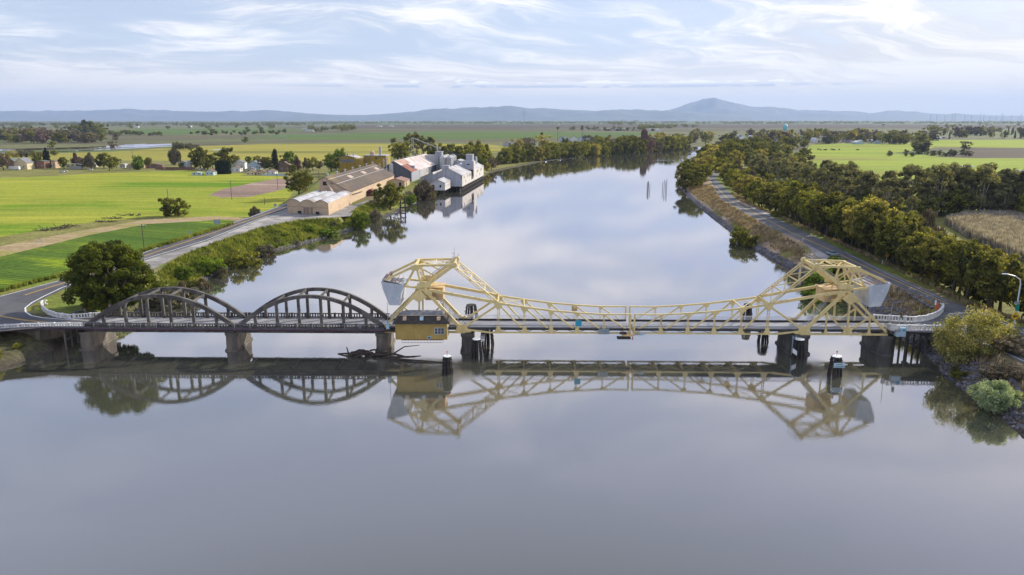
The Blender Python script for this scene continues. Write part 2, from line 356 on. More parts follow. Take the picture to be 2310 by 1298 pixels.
cl = lerp(np.zeros(X.shape + (3,)) + lush, np.zeros(3) + oliveg, np.clip((nn - .38) * 4, 0, 1)); cl = lerp(cl, np.zeros(3) + brn, np.clip((nb - .5) * 7, 0, .8))
col = np.where(lb[..., None], cl, col)
cr = lerp(np.zeros(X.shape + (3,)) + dryg, np.zeros(3) + brn, np.clip((nn - .44) * 6, 0, 1)); cr = lerp(cr, np.zeros(3) + oliveg, np.clip((nb - .50) * 8, 0, .9))
landward = X > np.interp(Y, [100, 150, 250, 350, 450, 560, 640, 760], [130, 112, 112, 122, 132, 150, 172, 212])
cr = np.where(landward[..., None], lerp(np.zeros(X.shape + (3,)) + lush * .95, np.zeros(3) + oliveg * .8, np.clip((nn - .38) * 5, 0, 1)), cr)
near_br = np.clip((215 - Y) / 40, 0, 1) * (~landward)
cr = lerp(cr, lerp(np.zeros(X.shape + (3,)) + brn * .75, np.zeros(3) + Cg((.15, .15, .03)), np.clip((nb - .42) * 6, 0, 1)), near_br)
col = np.where(rb[..., None], cr, col)
corner = ((X < -97) & (Y < 168) & near); col = np.where(corner[..., None], lerp(np.zeros(X.shape + (3,)) + Cg((.085, .08, .04)), np.zeros(3) + Cg((.14, .105, .08)), np.clip((nn - .4) * 5, 0, 1)), col)
wet = np.clip(1 - (Z - .1) / 1.3, 0, 1) * (dr < 9) * near
col = lerp(col, np.zeros(3) + mud, wet * .9)
nyx = X.shape; idx = np.arange(X.size).reshape(nyx)
Fq = np.stack([idx[:-1, :-1], idx[:-1, 1:], idx[1:, 1:], idx[1:, :-1]], -1).reshape(-1, 4)
me = rawmesh('ground', np.stack([X, Y, Z], -1).reshape(-1, 3), Fq)
ca = me.color_attributes.new('soil', 'FLOAT_COLOR', 'POINT')
ca.data.foreach_set('color', np.concatenate([col.reshape(-1, 3), np.ones((X.size, 1))], 1).astype(np.float32).ravel())
for p in me.polygons: p.use_smooth = True
m, t, b, pos, out = newmat('soil_and_grass')
at = t.nodes.new('ShaderNodeAttribute'); at.attribute_name = 'soil'
k1 = noise(t, pos, .9, 6, .7); k2 = noise(t, pos, .06, 5, .6)
k = mth(t, 'MULTIPLY', smooth(t, k1, .25, .75, .55, 1.45), smooth(t, k2, .3, .7, .78, 1.2))
t.links.new(mixc(t, 1.0, at.outputs['Color'], comb(t, k, k, k), 'MULTIPLY'), b.inputs['Base Color'])
b.inputs['Roughness'].default_value = .9; b.inputs['Specular IOR Level'].default_value = .1
bn = t.nodes.new('ShaderNodeBump'); bn.inputs['Distance'].default_value = .35; t.links.new(k1, bn.inputs['Height']); t.links.new(bn.outputs[0], b.inputs['Normal'])
tag(link('ground', me, m), kind='structure')
def zat(x, y):                              # height of the land at (x, y)
    i = min(max(np.searchsorted(gx, x) - 1, 0), len(gx) - 2); j = min(max(np.searchsorted(gy, y) - 1, 0), len(gy) - 2)
    fx = (x - gx[i]) / (gx[i + 1] - gx[i]); fy = (y - gy[j]) / (gy[j + 1] - gy[j])
    return float((Z[j, i] * (1 - fx) + Z[j, i + 1] * fx) * (1 - fy) + (Z[j + 1, i] * (1 - fx) + Z[j + 1, i + 1] * fx) * fy)

# ------------------------------------------------------------------ water
m, t, b, pos, out = newmat('muddy_river_water')
b.inputs['Base Color'].default_value = (.070, .071, .050, 1); b.inputs['Roughness'].default_value = .6; b.inputs['Specular IOR Level'].default_value = 0
gl = t.nodes.new('ShaderNodeBsdfGlossy'); gl.inputs['Roughness'].default_value = .012; gl.inputs['Color'].default_value = (.97, .945, 1, 1)
lw = t.nodes.new('ShaderNodeLayerWeight'); lw.inputs['Blend'].default_value = .5; msw = t.nodes.new('ShaderNodeMixShader')
t.links.new(mth(t, 'MINIMUM', mth(t, 'ADD', mth(t, 'MULTIPLY', mth(t, 'SUBTRACT', lw.outputs['Facing'], .357), 1.28), .065), .93), msw.inputs[0])
t.links.new(b.outputs[0], msw.inputs[1]); t.links.new(gl.outputs[0], msw.inputs[2]); t.links.new(msw.outputs[0], out.inputs[0])
v = t.nodes.new('ShaderNodeVectorMath'); v.operation = 'MULTIPLY'; t.links.new(pos, v.inputs[0]); v.inputs[1].default_value = (1, 1.0, 0)
wv = v.outputs[0]
h = mth(t, 'ADD', mth(t, 'MULTIPLY', noise(t, wv, 1.6, 3, .6), .5), mth(t, 'MULTIPLY', noise(t, wv, .16, 3, .5, .6), .8))
spx = t.nodes.new('ShaderNodeSeparateXYZ'); t.links.new(pos, spx.inputs[0])
def wake(x0, y0, r, amp):                   # disturbed water round and behind a pile, in metres
    ddx = mth(t, 'SUBTRACT', spx.outputs[0], x0); ddy = mth(t, 'SUBTRACT', spx.outputs[1], y0)
    d = mth(t, 'SQRT', mth(t, 'ADD', mth(t, 'MULTIPLY', ddx, ddx), mth(t, 'MULTIPLY', ddy, ddy)))
    return mth(t, 'MULTIPLY', smooth(t, d, r, r * .15), amp)
act = None
for a in ((-13, 141.5, 9, 1), (-17, 146, 7, .8), (64.5, 140.5, 8, .8), (61, 152, 8, .8), (58, 158, 8, .6), (-9, 152, 9, .7), (-28, 152, 9, .8), (-20, 150, 10, .5)):
    o = wake(*a); act = o if act is None else mth(t, 'MAXIMUM', act, o)
far_a = mth(t, 'MULTIPLY', smooth(t, spx.outputs[1], 700, 1000), smooth(t, noise(t, wv, .012, 3, .5), .48, .6))
act = mth(t, 'MAXIMUM', act, mth(t, 'MULTIPLY', far_a, .7))
rip = noise(t, wv, 2.6, 4, .6, 1.0)
h = mth(t, 'ADD', h, mth(t, 'MULTIPLY', mth(t, 'MULTIPLY', act, rip), 3.2))
bn = t.nodes.new('ShaderNodeBump'); bn.inputs['Distance'].default_value = .018; bn.inputs['Strength'].default_value = .5
t.links.new(h, bn.inputs['Height']); t.links.new(bn.outputs[0], b.inputs['Normal']); t.links.new(bn.outputs[0], gl.inputs['Normal'])
wm = m
me = rawmesh('river_water', [(-400, -320, 0), (2600, -320, 0), (2600, 2600, 0), (-400, 2600, 0)], [(0, 1, 2, 3)])
tag(link('river_water', me, wm), kind='structure')

# ------------------------------------------------------------------ flat sheets: fields, roads, markings
def sheet(name, pts, z, mat, kind='structure', px=True, zs=None):
    q = [tuple(P(u, v_, z)) for u, v_ in pts] if px else [(x, y, z) for x, y in pts]
    bm = bmesh.new(); vs = [bm.verts.new(c) for c in q]; f = bm.faces.new(vs)
    bmesh.ops.triangulate(bm, faces=[f]); bmesh.ops.recalc_face_normals(bm, faces=bm.faces)
    if bm.faces[:] and bm.faces[0].normal.z < 0: bmesh.ops.reverse_faces(bm, faces=bm.faces)
    me = bpy.data.meshes.new(name); bm.to_mesh(me); bm.free()
    return tag(link(name, me, mat), kind=kind)
def fieldmat(name, c, c2, row=0, ang=0, scale=.02, c3=None, s3=.01, bump=.2, rowamt=.35, lo3=.5, hi3=.62):
    m, t, b, pos, out = newmat(name)
    v = t.nodes.new('ShaderNodeMapping'); v.inputs['Rotation'].default_value[2] = ang; t.links.new(pos, v.inputs[0])
    v2 = t.nodes.new('ShaderNodeVectorMath'); v2.operation = 'MULTIPLY'; t.links.new(v.outputs[0], v2.inputs[0]); v2.inputs[1].default_value = (.22, 1, 1)
    f = smooth(t, noise(t, v2.outputs[0], scale, 7, .65), .36, .64); colr = mixc(t, f, c, c2)
    if c3: colr = mixc(t, smooth(t, noise(t, v2.outputs[0], s3, 6, .65), lo3, hi3), colr, c3)
    if row:
        wv_ = t.nodes.new('ShaderNodeTexWave'); wv_.bands_direction = 'Y'; wv_.inputs['Scale'].default_value = row; wv_.inputs['Distortion'].default_value = 1.2
        wv_.inputs['Detail'].default_value = 3; wv_.inputs['Detail Scale'].default_value = 2; t.links.new(v.outputs[0], wv_.inputs[0])
        k = mth(t, 'ADD', mth(t, 'MULTIPLY', wv_.outputs['Fac'], rowamt), 1 - rowamt / 2); colr = mixc(t, 1.0, colr, comb(t, k, k, k), 'MULTIPLY')
    v3 = t.nodes.new('ShaderNodeVectorMath'); v3.operation = 'MULTIPLY'; t.links.new(v.outputs[0], v3.inputs[0]); v3.inputs[1].default_value = (.035, 1, 1)
    ks = smooth(t, noise(t, v3.outputs[0], .32, 4, .6), .3, .7, .80, 1.17); colr = mixc(t, 1.0, colr, comb(t, ks, ks, ks), 'MULTIPLY')
    k1 = noise(t, pos, .7, 5, .7); k = smooth(t, k1, .25, .75, .72, 1.28); colr = mixc(t, 1.0, colr, comb(t, k, k, k), 'MULTIPLY')
    t.links.new(colr, b.inputs['Base Color']); b.inputs['Roughness'].default_value = .9; b.inputs['Specular IOR Level'].default_value = .05
    if bump:
        bn = t.nodes.new('ShaderNodeBump'); bn.inputs['Distance'].default_value = bump; t.links.new(k1, bn.inputs['Height']); t.links.new(bn.outputs[0], b.inputs['Normal'])
    return m
fm_bright = fieldmat('mustard_green_crop', (.31, .31, .038), (.22, .255, .03), .07, .04, .025, c3=(.11, .20, .010), s3=.012, lo3=.49, hi3=.62, rowamt=.45)
fm_crop = fieldmat('dark_green_crop', (.06, .11, .014), (.10, .15, .018), .16, .35, .03, c3=(.21, .27, .015), s3=.018, lo3=.50, hi3=.58, rowamt=.6)
fm_olive = fieldmat('olive_pasture', (.31, .27, .05), (.25, .23, .045), 0, 0, .012, c3=(.15, .15, .035), s3=.008)
fm_dirt = fieldmat('dirt_track', (.36, .27, .16), (.30, .23, .11), 0, 0, .05, c3=(.25, .23, .06), s3=.03)
fm_plow = fieldmat('ploughed_soil', (.11, .088, .062), (.085, .070, .050), .03, .1, .02)
fm_plow2 = fieldmat('grey_brown_soil', (.135, .12, .07), (.105, .10, .055), .02, .1, .01)
fm_green = fieldmat('far_green_crop', (.10, .155, .030), (.085, .12, .035), .02, 0, .006)
fm_pat = fieldmat('bare_dirt_patch', (.27, .19, .145), (.19, .135, .105), .12, .25, .05, c3=(.36, .27, .20), s3=.03)
fm_past = fieldmat('bright_pasture', (.26, .31, .035), (.20, .26, .03), .02, .1, .01, c3=(.22, .21, .05), s3=.008)
fm_corn = fieldmat('corn_stubble_soil', (.17, .125, .085), (.13, .095, .065), 0, 0, .05)
z = FZ
k = [0]
def field(pts, mat, name='field'):
    k[0] += 1; return sheet(name, pts, FZ + .03 + .012 * k[0], mat)
field([(-900, 410), (0, 402), (130, 397), (200, 392), (330, 388), (420, 385), (560, 393), (640, 399), (668, 425), (640, 462), (560, 490), (480, 489), (330, 490), (180, 505), (0, 535), (-200, 570), (-900, 640)], fm_bright)
field([(-200, 690), (0, 575), (200, 530), (325, 507), (480, 494), (540, 500), (430, 534), (330, 570), (165, 622), (0, 668), (-120, 700)], fm_crop)
field([(-200, 600), (0, 556), (180, 521), (330, 496), (480, 488), (530, 490), (560, 494), (560, 500), (500, 496), (330, 506), (200, 531), (60, 565), (0, 580), (-200, 640)], fm_dirt, 'dirt_track')
field([(470, 441), (500, 428), (560, 415), (620, 404), (668, 402), (664, 415), (630, 430), (560, 445), (500, 446)], fm_pat, 'bare_dirt')
field([(-900, 372), (0, 364), (200, 362), (700, 366), (900, 362), (1120, 345), (1150, 332), (1100, 326), (880, 324), (600, 325), (430, 331), (260, 342), (0, 350), (-900, 365)], fm_olive)
field([(430, 327), (600, 321.5), (1150, 320), (1400, 316), (1390, 311), (1100, 315), (700, 316), (420, 322), (310, 325)], fm_plow2)
field([(640, 315.5), (1100, 314.5), (1390, 310), (1480, 303), (1500, 299), (1000, 297), (740, 301), (820, 303), (650, 310)], fm_green)
field([(700, 299.5), (740, 300), (1100, 296.5), (1520, 297), (1900, 296), (1900, 291), (1300, 291), (800, 293), (600, 297)], fm_plow2)
field([(600, 290), (1000, 291), (1400, 289), (2000, 289.5), (2700, 295), (2700, 283), (1900, 281), (1200, 281), (800, 283)], fm_plow)
field([(250, 304), (250, 295), (330, 291), (560, 291), (700, 292), (600, 299), (480, 301), (400, 304)], fm_green)
field([(140, 310), (400, 307), (560, 304), (620, 307), (450, 316), (340, 319), (260, 318)], fm_plow2)
field([(600, 281), (1000, 280), (1600, 279), (2300, 280), (2300, 277.5), (1500, 276.6), (700, 277.5)], fm_green)
field([(1805, 350), (1830, 327), (1900, 324), (2080, 326), (2110, 334), (2010, 346), (2190, 356), (2700, 356), (2700, 402), (2310, 388), (2150, 378), (2080, 384), (1980, 362), (1900, 366)], fm_past)
field([(1700, 372), (1790, 352), (1980, 362), (2080, 383), (2150, 377.5), (2310, 387.5), (2700, 401), (2900, 470), (2500, 500), (2310, 488), (2180, 491), (2120, 486), (2000, 472), (1850, 440), (1740, 405)], fm_past)
field([(1990, 330), (2060, 321), (2110, 316), (2310, 315), (2800, 316), (2800, 336), (2310, 334), (2190, 333)], fm_past)
field([(2180, 344), (2190, 334), (2310, 335), (2800, 337), (2800, 352), (2310, 357), (2200, 357), (2110, 354)], fm_plow)
field([(2130, 505), (2180, 493), (2310, 490), (2600, 490), (2800, 700), (2420, 640), (2330, 600), (2240, 560), (2180, 535)], fm_corn)
# shallow flooded land and slough strips far left, ponds and slough far right
def pond(pts): return sheet('slough_water', pts, FZ + .32, wm)
pond([(-500, 352), (0, 341), (60, 339.5), (60, 338.7), (200, 335.5), (330, 331.4), (420, 324.8), (380, 324.5), (300, 327), (200, 331.5), (0, 337.5), (-500, 345)])
pond([(0, 345.5), (110, 342.5), (240, 336.5), (430, 326.8), (445, 327.6), (330, 333.5), (200, 340.2), (90, 343.9), (20, 346.5)])
pond([(275, 327), (330, 324.6), (330, 325.6), (290, 328)])
pond([(478, 337.5), (520, 336.3), (520, 338.6), (480, 338.8)])
pond([(1815, 322.8), (1830, 317.5), (1925, 314), (1925, 318.5), (1860, 321.5)])
pond([(2100, 313.5), (2108, 309.5), (2140, 309.5), (2140, 312.5)])
pond([(2140, 374.5), (2190, 373.5), (2200, 376.5), (2150, 377.5)])
pond([(2290, 384), (2400, 384), (2400, 391), (2300, 390)])
for a in ([(850, 275.6), (1010, 275.3), (1010, 274.5), (870, 274.7)], [(1500, 272.9), (1640, 273.3), (1640, 272.7), (1510, 272.4)], [(2060, 273), (2200, 273.4), (2200, 272.8), (2060, 272.4)], [(0, 275.9), (560, 274.6), (560, 274), (0, 275)]): pond(a)

RZ = TOPZ + .03
L_out = [(-260, 725), (0, 668), (165, 624), (334, 566), (430, 530), (560, 491), (648, 458), (700, 440), (740, 420)]
L_in = [(331, 583), (466, 541.5), (586, 493.5), (648, 470), (700, 455), (740, 433)]
Wl_out = [P(u, v_, RZ) for u, v_ in L_out]; Wl_in = [P(u, v_, RZ) for u, v_ in L_in]
def ribbon(name, pts, wd, z, mat, dash=None):
    """a painted line: real stripes along a world polyline"""
    V = []; Fs = []
    P2 = [Vector((p[0], p[1], 0)) for p in pts]; seg = []
    for a, b_ in zip(P2[:-1], P2[1:]): seg.append((a, b_, (b_ - a).length))
    for i, p in enumerate(P2):
        d = (P2[min(i + 1, len(P2) - 1)] - P2[max(i - 1, 0)]).normalized(); nrm = Vector((-d.y, d.x, 0)) * wd / 2
        V += [(p.x + nrm.x, p.y + nrm.y, z), (p.x - nrm.x, p.y - nrm.y, z)]
    for i in range(len(P2) - 1): Fs.append((2 * i, 2 * i + 1, 2 * i + 3, 2 * i + 2))
    me = rawmesh(name, V, Fs)
    return tag(link(name, me, mat), kind='structure')
# west junction and left road
jn = [(-260, 725), (0, 668), (165, 624), (334, 566), (430, 530), (560, 491), (648, 458), (740, 420), (746, 428), (650, 474), (586, 495), (466, 544), (331, 586), (215, 627), (145, 652), (85, 681), (58, 697), (62, 709), (95, 718), (205, 725), (205, 741), (100, 739), (0, 748), (-260, 790)]
sheet('left_levee_road', jn, RZ, asphalt)
sheet('road_shoulder', [(331, 586.6), (466, 544.6), (586, 495.6), (648, 475), (650, 470), (800, 462), (838, 450), (850, 456), (800, 474), (790, 488), (690, 495), (677, 497), (637, 505), (578, 518), (482, 550), (412, 573), (345, 607), (290, 632), (216, 629)], RZ - .008, gravel)
LZ = RZ + .006
ribbon('white_edge_line', [P(u, v_ + 1.2, RZ) for u, v_ in L_out[:-2]], .30, LZ, wline)
curve_in = [P(u, v_, RZ) for u, v_ in [(648, 473), (586, 493.5), (466, 541.5), (331, 583), (215, 624), (140, 649), (100, 668), (72, 683), (57, 695), (58, 704), (70, 712), (95, 717), (140, 720.5), (200, 723)]]
ribbon('white_edge_line', curve_in, .34, LZ, wline)
for o_ in (-.2, .2):
    ribbon('yellow_centre_line', [P(u, v_, RZ) + Vector((o_, o_ * .3, 0)) for u, v_ in [(650, 466), (599, 484), (482, 525), (339, 573), (250, 604), (165, 632), (55, 666)]], .2, LZ, yline)
    ribbon('yellow_centre_line', [P(u, v_ , RZ) + Vector((0, o_, 0)) for u, v_ in [(-60, 706), (0, 713), (50, 722), (110, 728)]], .2, LZ, yline)
# right road
rr = [(1601, 403), (1625, 447.5), (1682, 481), (1734, 510), (1812, 546), (1869, 577), (1930, 605), (2015, 641), (2100, 679), (2124, 692), (2128, 706), (2100, 724), (2008, 729), (2008, 748), (2150, 752), (2250, 790), (2330, 830), (2420, 880), (2620, 900), (2500, 800), (2330, 745), (2307, 741), (2239, 716), (2137, 677), (2035, 630), (1900, 564), (1838, 533), (1760, 497), (1708, 477), (1666, 456), (1614, 403)]
sheet('right_levee_road', rr, RZ, asphalt2)
sheet('road_far_bend', [tuple(P(1601, 403, RZ)[:2]), tuple(P(1614, 403, RZ)[:2]), (178, 640), (214, 758), (207, 759), (170, 641)], RZ, asphalt2, px=False)
sheet('gravel_pullout', [(1690, 464), (1745, 484), (1738, 492), (1705, 477)], RZ - .008, gravel)
sheet('gravel_pullout', [(1812, 546.2), (1869, 577.2), (1925, 603), (1900, 601), (1870, 594), (1845, 580)], RZ - .008, gravel)
cR = [P(u, v_, RZ) for u, v_ in [(1614, 420), (1645, 452), (1695, 478), (1746, 504), (1786, 525), (1890, 572), (1990, 620), (2097, 667), (2140, 687)]]
for o_ in (-.15, .15): ribbon('yellow_centre_line', [p + Vector((o_, 0, 0)) for p in cR], .17, LZ, yline)
ribbon('stop_line', [P(2142, 708, RZ), P(2180, 706, RZ)], .5, LZ, wline)
ribbon('white_edge_line', [P(u, v_, RZ) for u, v_ in [(2215, 706), (2260, 727), (2310, 752), (2400, 790)]], .2, LZ, wline)
ribbon('white_edge_line', [P(u, v_, RZ) for u, v_ in [(2180, 757), (2250, 788), (2310, 815)]], .2, LZ, wline)
ribbon('white_edge_line', [P(u, v_, RZ) for u, v_ in [(1905, 569), (2035, 634), (2137, 680)]], .12, LZ, wline)

# ------------------------------------------------------------------ far hills
hillm = surf('dry_grass_hills', (.085, .095, .07), (.055, .068, .055), .0012, .9, c3=(.05, .06, .045), s3=.0009)
def ridge(name, prof, D, depth, seed, lab):
    prof = sorted(prof); us = np.arange(prof[0][0], prof[-1][0], 4.0)
    vs_ = np.interp(us, [p[0] for p in prof], [p[1] for p in prof]); vs_ = vs_ + (fbm(us * .045 + seed * 9, us * 0 + seed, 4) - .47) * np.clip((268 - vs_) * .28, 0, 5)
    rows = 26; nx_ = len(us); V = np.zeros((rows, nx_, 3))
    for j in range(rows):
        t_ = j / (rows - 1); y = D - depth * (1 - t_)
        for i, (u, v_) in enumerate(zip(us, vs_)):
            z0 = CAMH + (D * math.cos(PITCH)) * 0 - 0
            Dc = D - depth * .13; q = math.tan(math.atan((649 - v_) / FPX) - PITCH) * Dc + CAMH
            x = (u - 1155) / FPX * y * math.cos(PITCH)
            f = math.sin(min(1, t_ * 1.15) * math.pi / 2) ** 1.5 if t_ < .87 else 1 - (t_ - .87) * 1.2
            nz = fbm(np.array([x / 1500 + seed]), np.array([y / 1500.]), 5)[0] - .5
            V[j, i] = (x, y, max(0.6, q * f * (1 + nz * 3.2 * (1 - f) ** .7) if q > 2 else .5))
    ii = np.arange(rows * nx_).reshape(rows, nx_)
    Fh = np.stack([ii[:-1, :-1], ii[:-1, 1:], ii[1:, 1:], ii[1:, :-1]], -1).reshape(-1, 4)
    me = rawmesh(name, V.reshape(-1, 3), Fh)
    for p in me.polygons: p.use_smooth = True
    tag(link(name, me, hillm), kind='structure')
ridge('hills', [(-500, 258), (-200, 254), (0, 250), (60, 251), (150, 250), (240, 249), (300, 247), (330, 248), (400, 250), (450, 252), (520, 251), (600, 250), (640, 253), (700, 257), (800, 262), (900, 267)], 33000, 6000, 1, '')
ridge('hills', [(640, 268), (680, 256), (700, 257), (800, 260), (850, 259), (900, 254), (960, 249), (1000, 246), (1040, 244), (1080, 242), (1110, 241), (1150, 243), (1200, 245), (1250, 245), (1300, 248), (1350, 249), (1390, 247), (1420, 249), (1470, 250), (1520, 251), (1600, 256), (1700, 262)], 29000, 6000, 7, '')
ridge('hills', [(1300, 262), (1400, 256), (1490, 251), (1515, 246), (1535, 240), (1550, 235), (1562, 231), (1580, 226.5), (1592, 224), (1605, 223), (1618, 225), (1632, 229), (1650, 231), (1670, 235), (1700, 240), (1730, 241), (1760, 243), (1800, 249), (1850, 250), (1900, 252), (1930, 254), (1960, 257), (2000, 251), (2030, 251), (2060, 253), (2100, 257), (2150, 258), (2200, 260), (2310, 262), (2700, 266)], 36000, 7000, 13, '')

# ------------------------------------------------------------------ bridge frame: x along the bridge, off across it
def B(x, off, z): return Vector((x, 155.9 - .02 * x + off, z))
W = 7.0
def bbox(mb, x0, x1, o0, o1, z0, z1):
    return mb.add([B(x0, o0, z0), B(x1, o0, z0), B(x1, o1, z0), B(x0, o1, z0), B(x0, o0, z1), B(x1, o0, z1), B(x1, o1, z1), B(x0, o1, z1)],
                  [(3, 2, 1, 0), (4, 5, 6, 7), (0, 1, 5, 4), (1, 2, 6, 5), (2, 3, 7, 6), (3, 0, 4, 7)])
def path_len(pts): return sum((b - a).length for a, b in zip(pts[:-1], pts[1:]))
def along(pts, s):
    for a, b in zip(pts[:-1], pts[1:]):
        L = (b - a).length
        if s <= L + 1e-6: return a + (b - a) * (s / L), (b - a).normalized()
        s -= L
    return pts[-1], (pts[-1] - pts[-2]).normalized()
def balustrade(pts, h=.95, post=3.3, gap=.6, bw=.25):
    m = MB(); pts = [Vector(p) for p in pts]; L = path_len(pts)
    k = 0
    for a, b in zip(pts[:-1], pts[1:]):
        m.beam(a + Vector((0, 0, .11)), b + Vector((0, 0, .11)), .3, .22); m.beam(a + Vector((0, 0, h - .1)), b + Vector((0, 0, h - .1)), .34 + .004 * (k % 2), .2); k += 1
    s = 0
    while s <= L + .01:
        p, d = along(pts, min(s, L)); m.beam(p, p + Vector((0, 0, h + .08)), .46, .46, d); s += post
    s = gap / 2
    while s < L:
        p, d = along(pts, s)
        if (s % post) > .35 and (s % post) < post - .3: m.beam(p + Vector((0, 0, .2)), p + Vector((0, 0, h - .18)), bw, bw, d)
        s += gap
    return m
def mesh_rail(pts, h=1.15, step=.55, th=.085):
    m = MB(); pts = [Vector(p) for p in pts]; L = path_len(pts)
    for a, b in zip(pts[:-1], pts[1:]):
        for zz, t_ in ((.12, .09), (h, .1)): m.beam(a + Vector((0, 0, zz)), b + Vector((0, 0, zz)), t_, t_)
    n = int(L / step)
    for i in range(n):
        p, d = along(pts, i * L / n); q, _ = along(pts, (i + 1) * L / n)
        for z0, z1 in ((.12, .6), (.6, 1.08)):
            m.beam(p + Vector((0, 0, z0)), q + Vector((0, 0, z1)), th, th * .7); m.beam(p + Vector((0, .02, z1)), q + Vector((0, .02, z0)), th, th * .7)
    return m
ARCHLAB = ('first concrete arch span from the west bank, beside the big dark tree', 'second concrete arch span, ending beside the yellow bridge house')
for ai, (xa, xb) in enumerate(((-94.2, -60.9), (-60.5, -27.9))):
    o = B(xa, 0, 0); root = empty('concrete_arch_span', o, ARCHLAB[ai], 'bridge span', 'weathered concrete arch spans of the bridge')
    L = xb - xa; xm = (xa + xb) / 2
    def arch_z(x, zc_=12.35, z0=5.2):
        q = (x - xm) / (L / 2); return z0 + (zc_ - z0) * (1 - q * q)
    for off in (0, W):
        m = MB(); n = 30; top = []; bot = []
        for i in range(n + 1):
            x = xa + .2 + (L - .4) * i / n; zc_ = arch_z(x); q = abs((x - xm) / (L / 2)); dz_ = 12.35 - 5.2
            sl = -2 * (x - xm) / (L / 2) ** 2 * dz_; th = .36 + .12 * q; nl = math.hypot(1, sl)
            top.append((x - sl / nl * th, zc_ + th / nl)); bot.append((x + sl / nl * th, zc_ - th / nl))
        vs = []; fs = []
        for (tx, tz), (bx, bz) in zip(top, bot):
            vs += [B(tx, off - .38, tz), B(tx, off + .38, tz), B(bx, off + .38, bz), B(bx, off - .38, bz)]
        for i in range(n):
            a = i * 4; b = a + 4
            for q1, q2 in ((0, 1), (1, 2), (2, 3), (3, 0)): fs.append((a + q1, a + q2, b + q2, b + q1))
        fs += [(0, 1, 2, 3), (n * 4 + 3, n * 4 + 2, n * 4 + 1, n * 4)]
        m.add([v_ - o for v_ in vs], fs).build('arch_rib', concrete, root)
        for k_ in range(6):
            x = xa + 4.1 + (L - 8.2) * k_ / 5
            MB().beam(B(x, off, 5.2) - o, B(x, off, arch_z(x) - .2) - o, .62, .42, (0, 1, 0)).build('hanger', concrete, root)
    for k_ in (1, 2, 3, 4):
        x = xa + 4.1 + (L - 8.2) * k_ / 5; zz = arch_z(x) + .12; m = MB()
        m.beam(B(x, .38, zz) - o, B(x, W - .38, zz) - o, .34, .42)
        for o0, o1 in ((.38, 1.9), (W - .38, W - 1.9)):
            m.prism([B(x - .169, o0, zz - .2) - o, B(x - .169, o0, zz - 1.1) - o, B(x - .169, o1, zz - .2) - o], (.338, 0, 0))
        m.build('cross_brace', concrete, root)
    m = MB(); bbox(m, xa, xb - .15, -.55, W + .55, 5.0, 5.5)
    m.v = [tuple(Vector(v_) - o) for v_ in m.v]; m.build('deck_slab', deckmat, root)
    for off in (-.62, W + .62):
        m = MB(); bbox(m, xa, xb - .15, off - .2, off + .2, 4.25, 5.02); m.v = [tuple(Vector(v_) - o) for v_ in m.v]; m.build('edge_beam', concrete, root)
    for k_ in range(7):
        x = xa + 1 + (L - 2) * k_ / 6; m = MB(); bbox(m, x - .22, x + .22, -.42, W + .42, 4.1, 4.995); m.v = [tuple(Vector(v_) - o) for v_ in m.v]; m.build('floor_beam', concrete, root)
    balustrade([B(xa, W + .75, 5.5) - o, B(xb - .15, W + .75, 5.5) - o], 1.05).build('balustrade', concrete, root)
    balustrade([B(xa, -.75, 5.5) - o, B(xb - .15, -.75, 5.5) - o], .8).build('balustrade', concrete, root)
# piers
def pier(x, w_, lab, o0=-.8, o1=8.6, mat=pier_con, ztop=4.25, taper=1.0, shelf=True):
    o = B(x, 0, 0); r = empty('bridge_pier', o, lab, 'bridge pier', 'concrete piers standing in the river')
    def ring(hw, z, e=0):
        pts = []
        for k_ in range(9): t_ = math.pi + math.pi * k_ / 8; pts.append((math.cos(t_) * hw, o0 + hw * .6 - e + math.sin(t_) * hw * .8, z))
        for k_ in range(9): t_ = math.pi * k_ / 8; pts.append((math.cos(t_) * hw, o1 - hw * .6 + e + math.sin(t_) * hw * .8, z))
        return [Vector(p) for p in pts]
    def stack(levels):
        m = MB(); vs = []; fs = []
        for hw, z, e in levels: vs += ring(hw, z, e)
        n = 18
        for i in range(len(levels) - 1):
            for k_ in range(n): fs.append((i * n + k_, i * n + (k_ + 1) % n, (i + 1) * n + (k_ + 1) % n, (i + 1) * n + k_))
        fs.append(tuple(range(n))[::-1]); fs.append(tuple((len(levels) - 1) * n + k_ for k_ in range(n)))
        return m.add(vs, fs)
    h = w_ / 2
    stack([(h * 1.12, -2.5, .25 * taper), (h, .5, .1), (h * .93, ztop - .75, 0)]).build('shaft', mat, r)
    stack([(h * 1.06, ztop - .748, .05), (h * 1.1, ztop - .6, .1), (h * 1.1, ztop - .01, .1)]).build('cap', mat, r)
    stack([(h * 1.22, -2.4, .5), (h * 1.2, .25, .45), (h * 1.14, .34, .4)]).build('footing', mat, r)
    return r
pier(-94.4, 3.0, 'pale pier at the west end of the first arch, beside the timber-like viaduct posts', o1=9.5)
pier(-61.9, 2.7, 'pier shared by the two concrete arches')
pier(-28.6, 2.7, 'pier with driftwood piled against it, beside the yellow bridge house')
pier(-9.8, 2.6, 'dark main pier under the west bascule leaf', mat=concrete, ztop=4.3, o0=-1.2)
pier(62.6, 4.0, 'broad main pier under the east bascule leaf with a blue ladder', mat=concrete, ztop=4.3, o0=-1.2)
pier(81.3, 3.0, 'pier at the east end of the yellow steel tower', o1=8.5, mat=concrete)
# ladder on the east main pier
rt = empty('pier_ladder', B(60.4, -1.9, 0), 'pale blue ladder on the east main pier', 'ladder')
m = MB()
for s_ in (0, .7): m.beam((s_, 0, .3), (s_, 0, 4.6), .1, .1)
for k_ in range(9): m.beam((0, 0, .6 + k_ * .45), (.7, 0, .6 + k_ * .45), .07, .07)
m.build('ladder_frame', ltblue, rt)

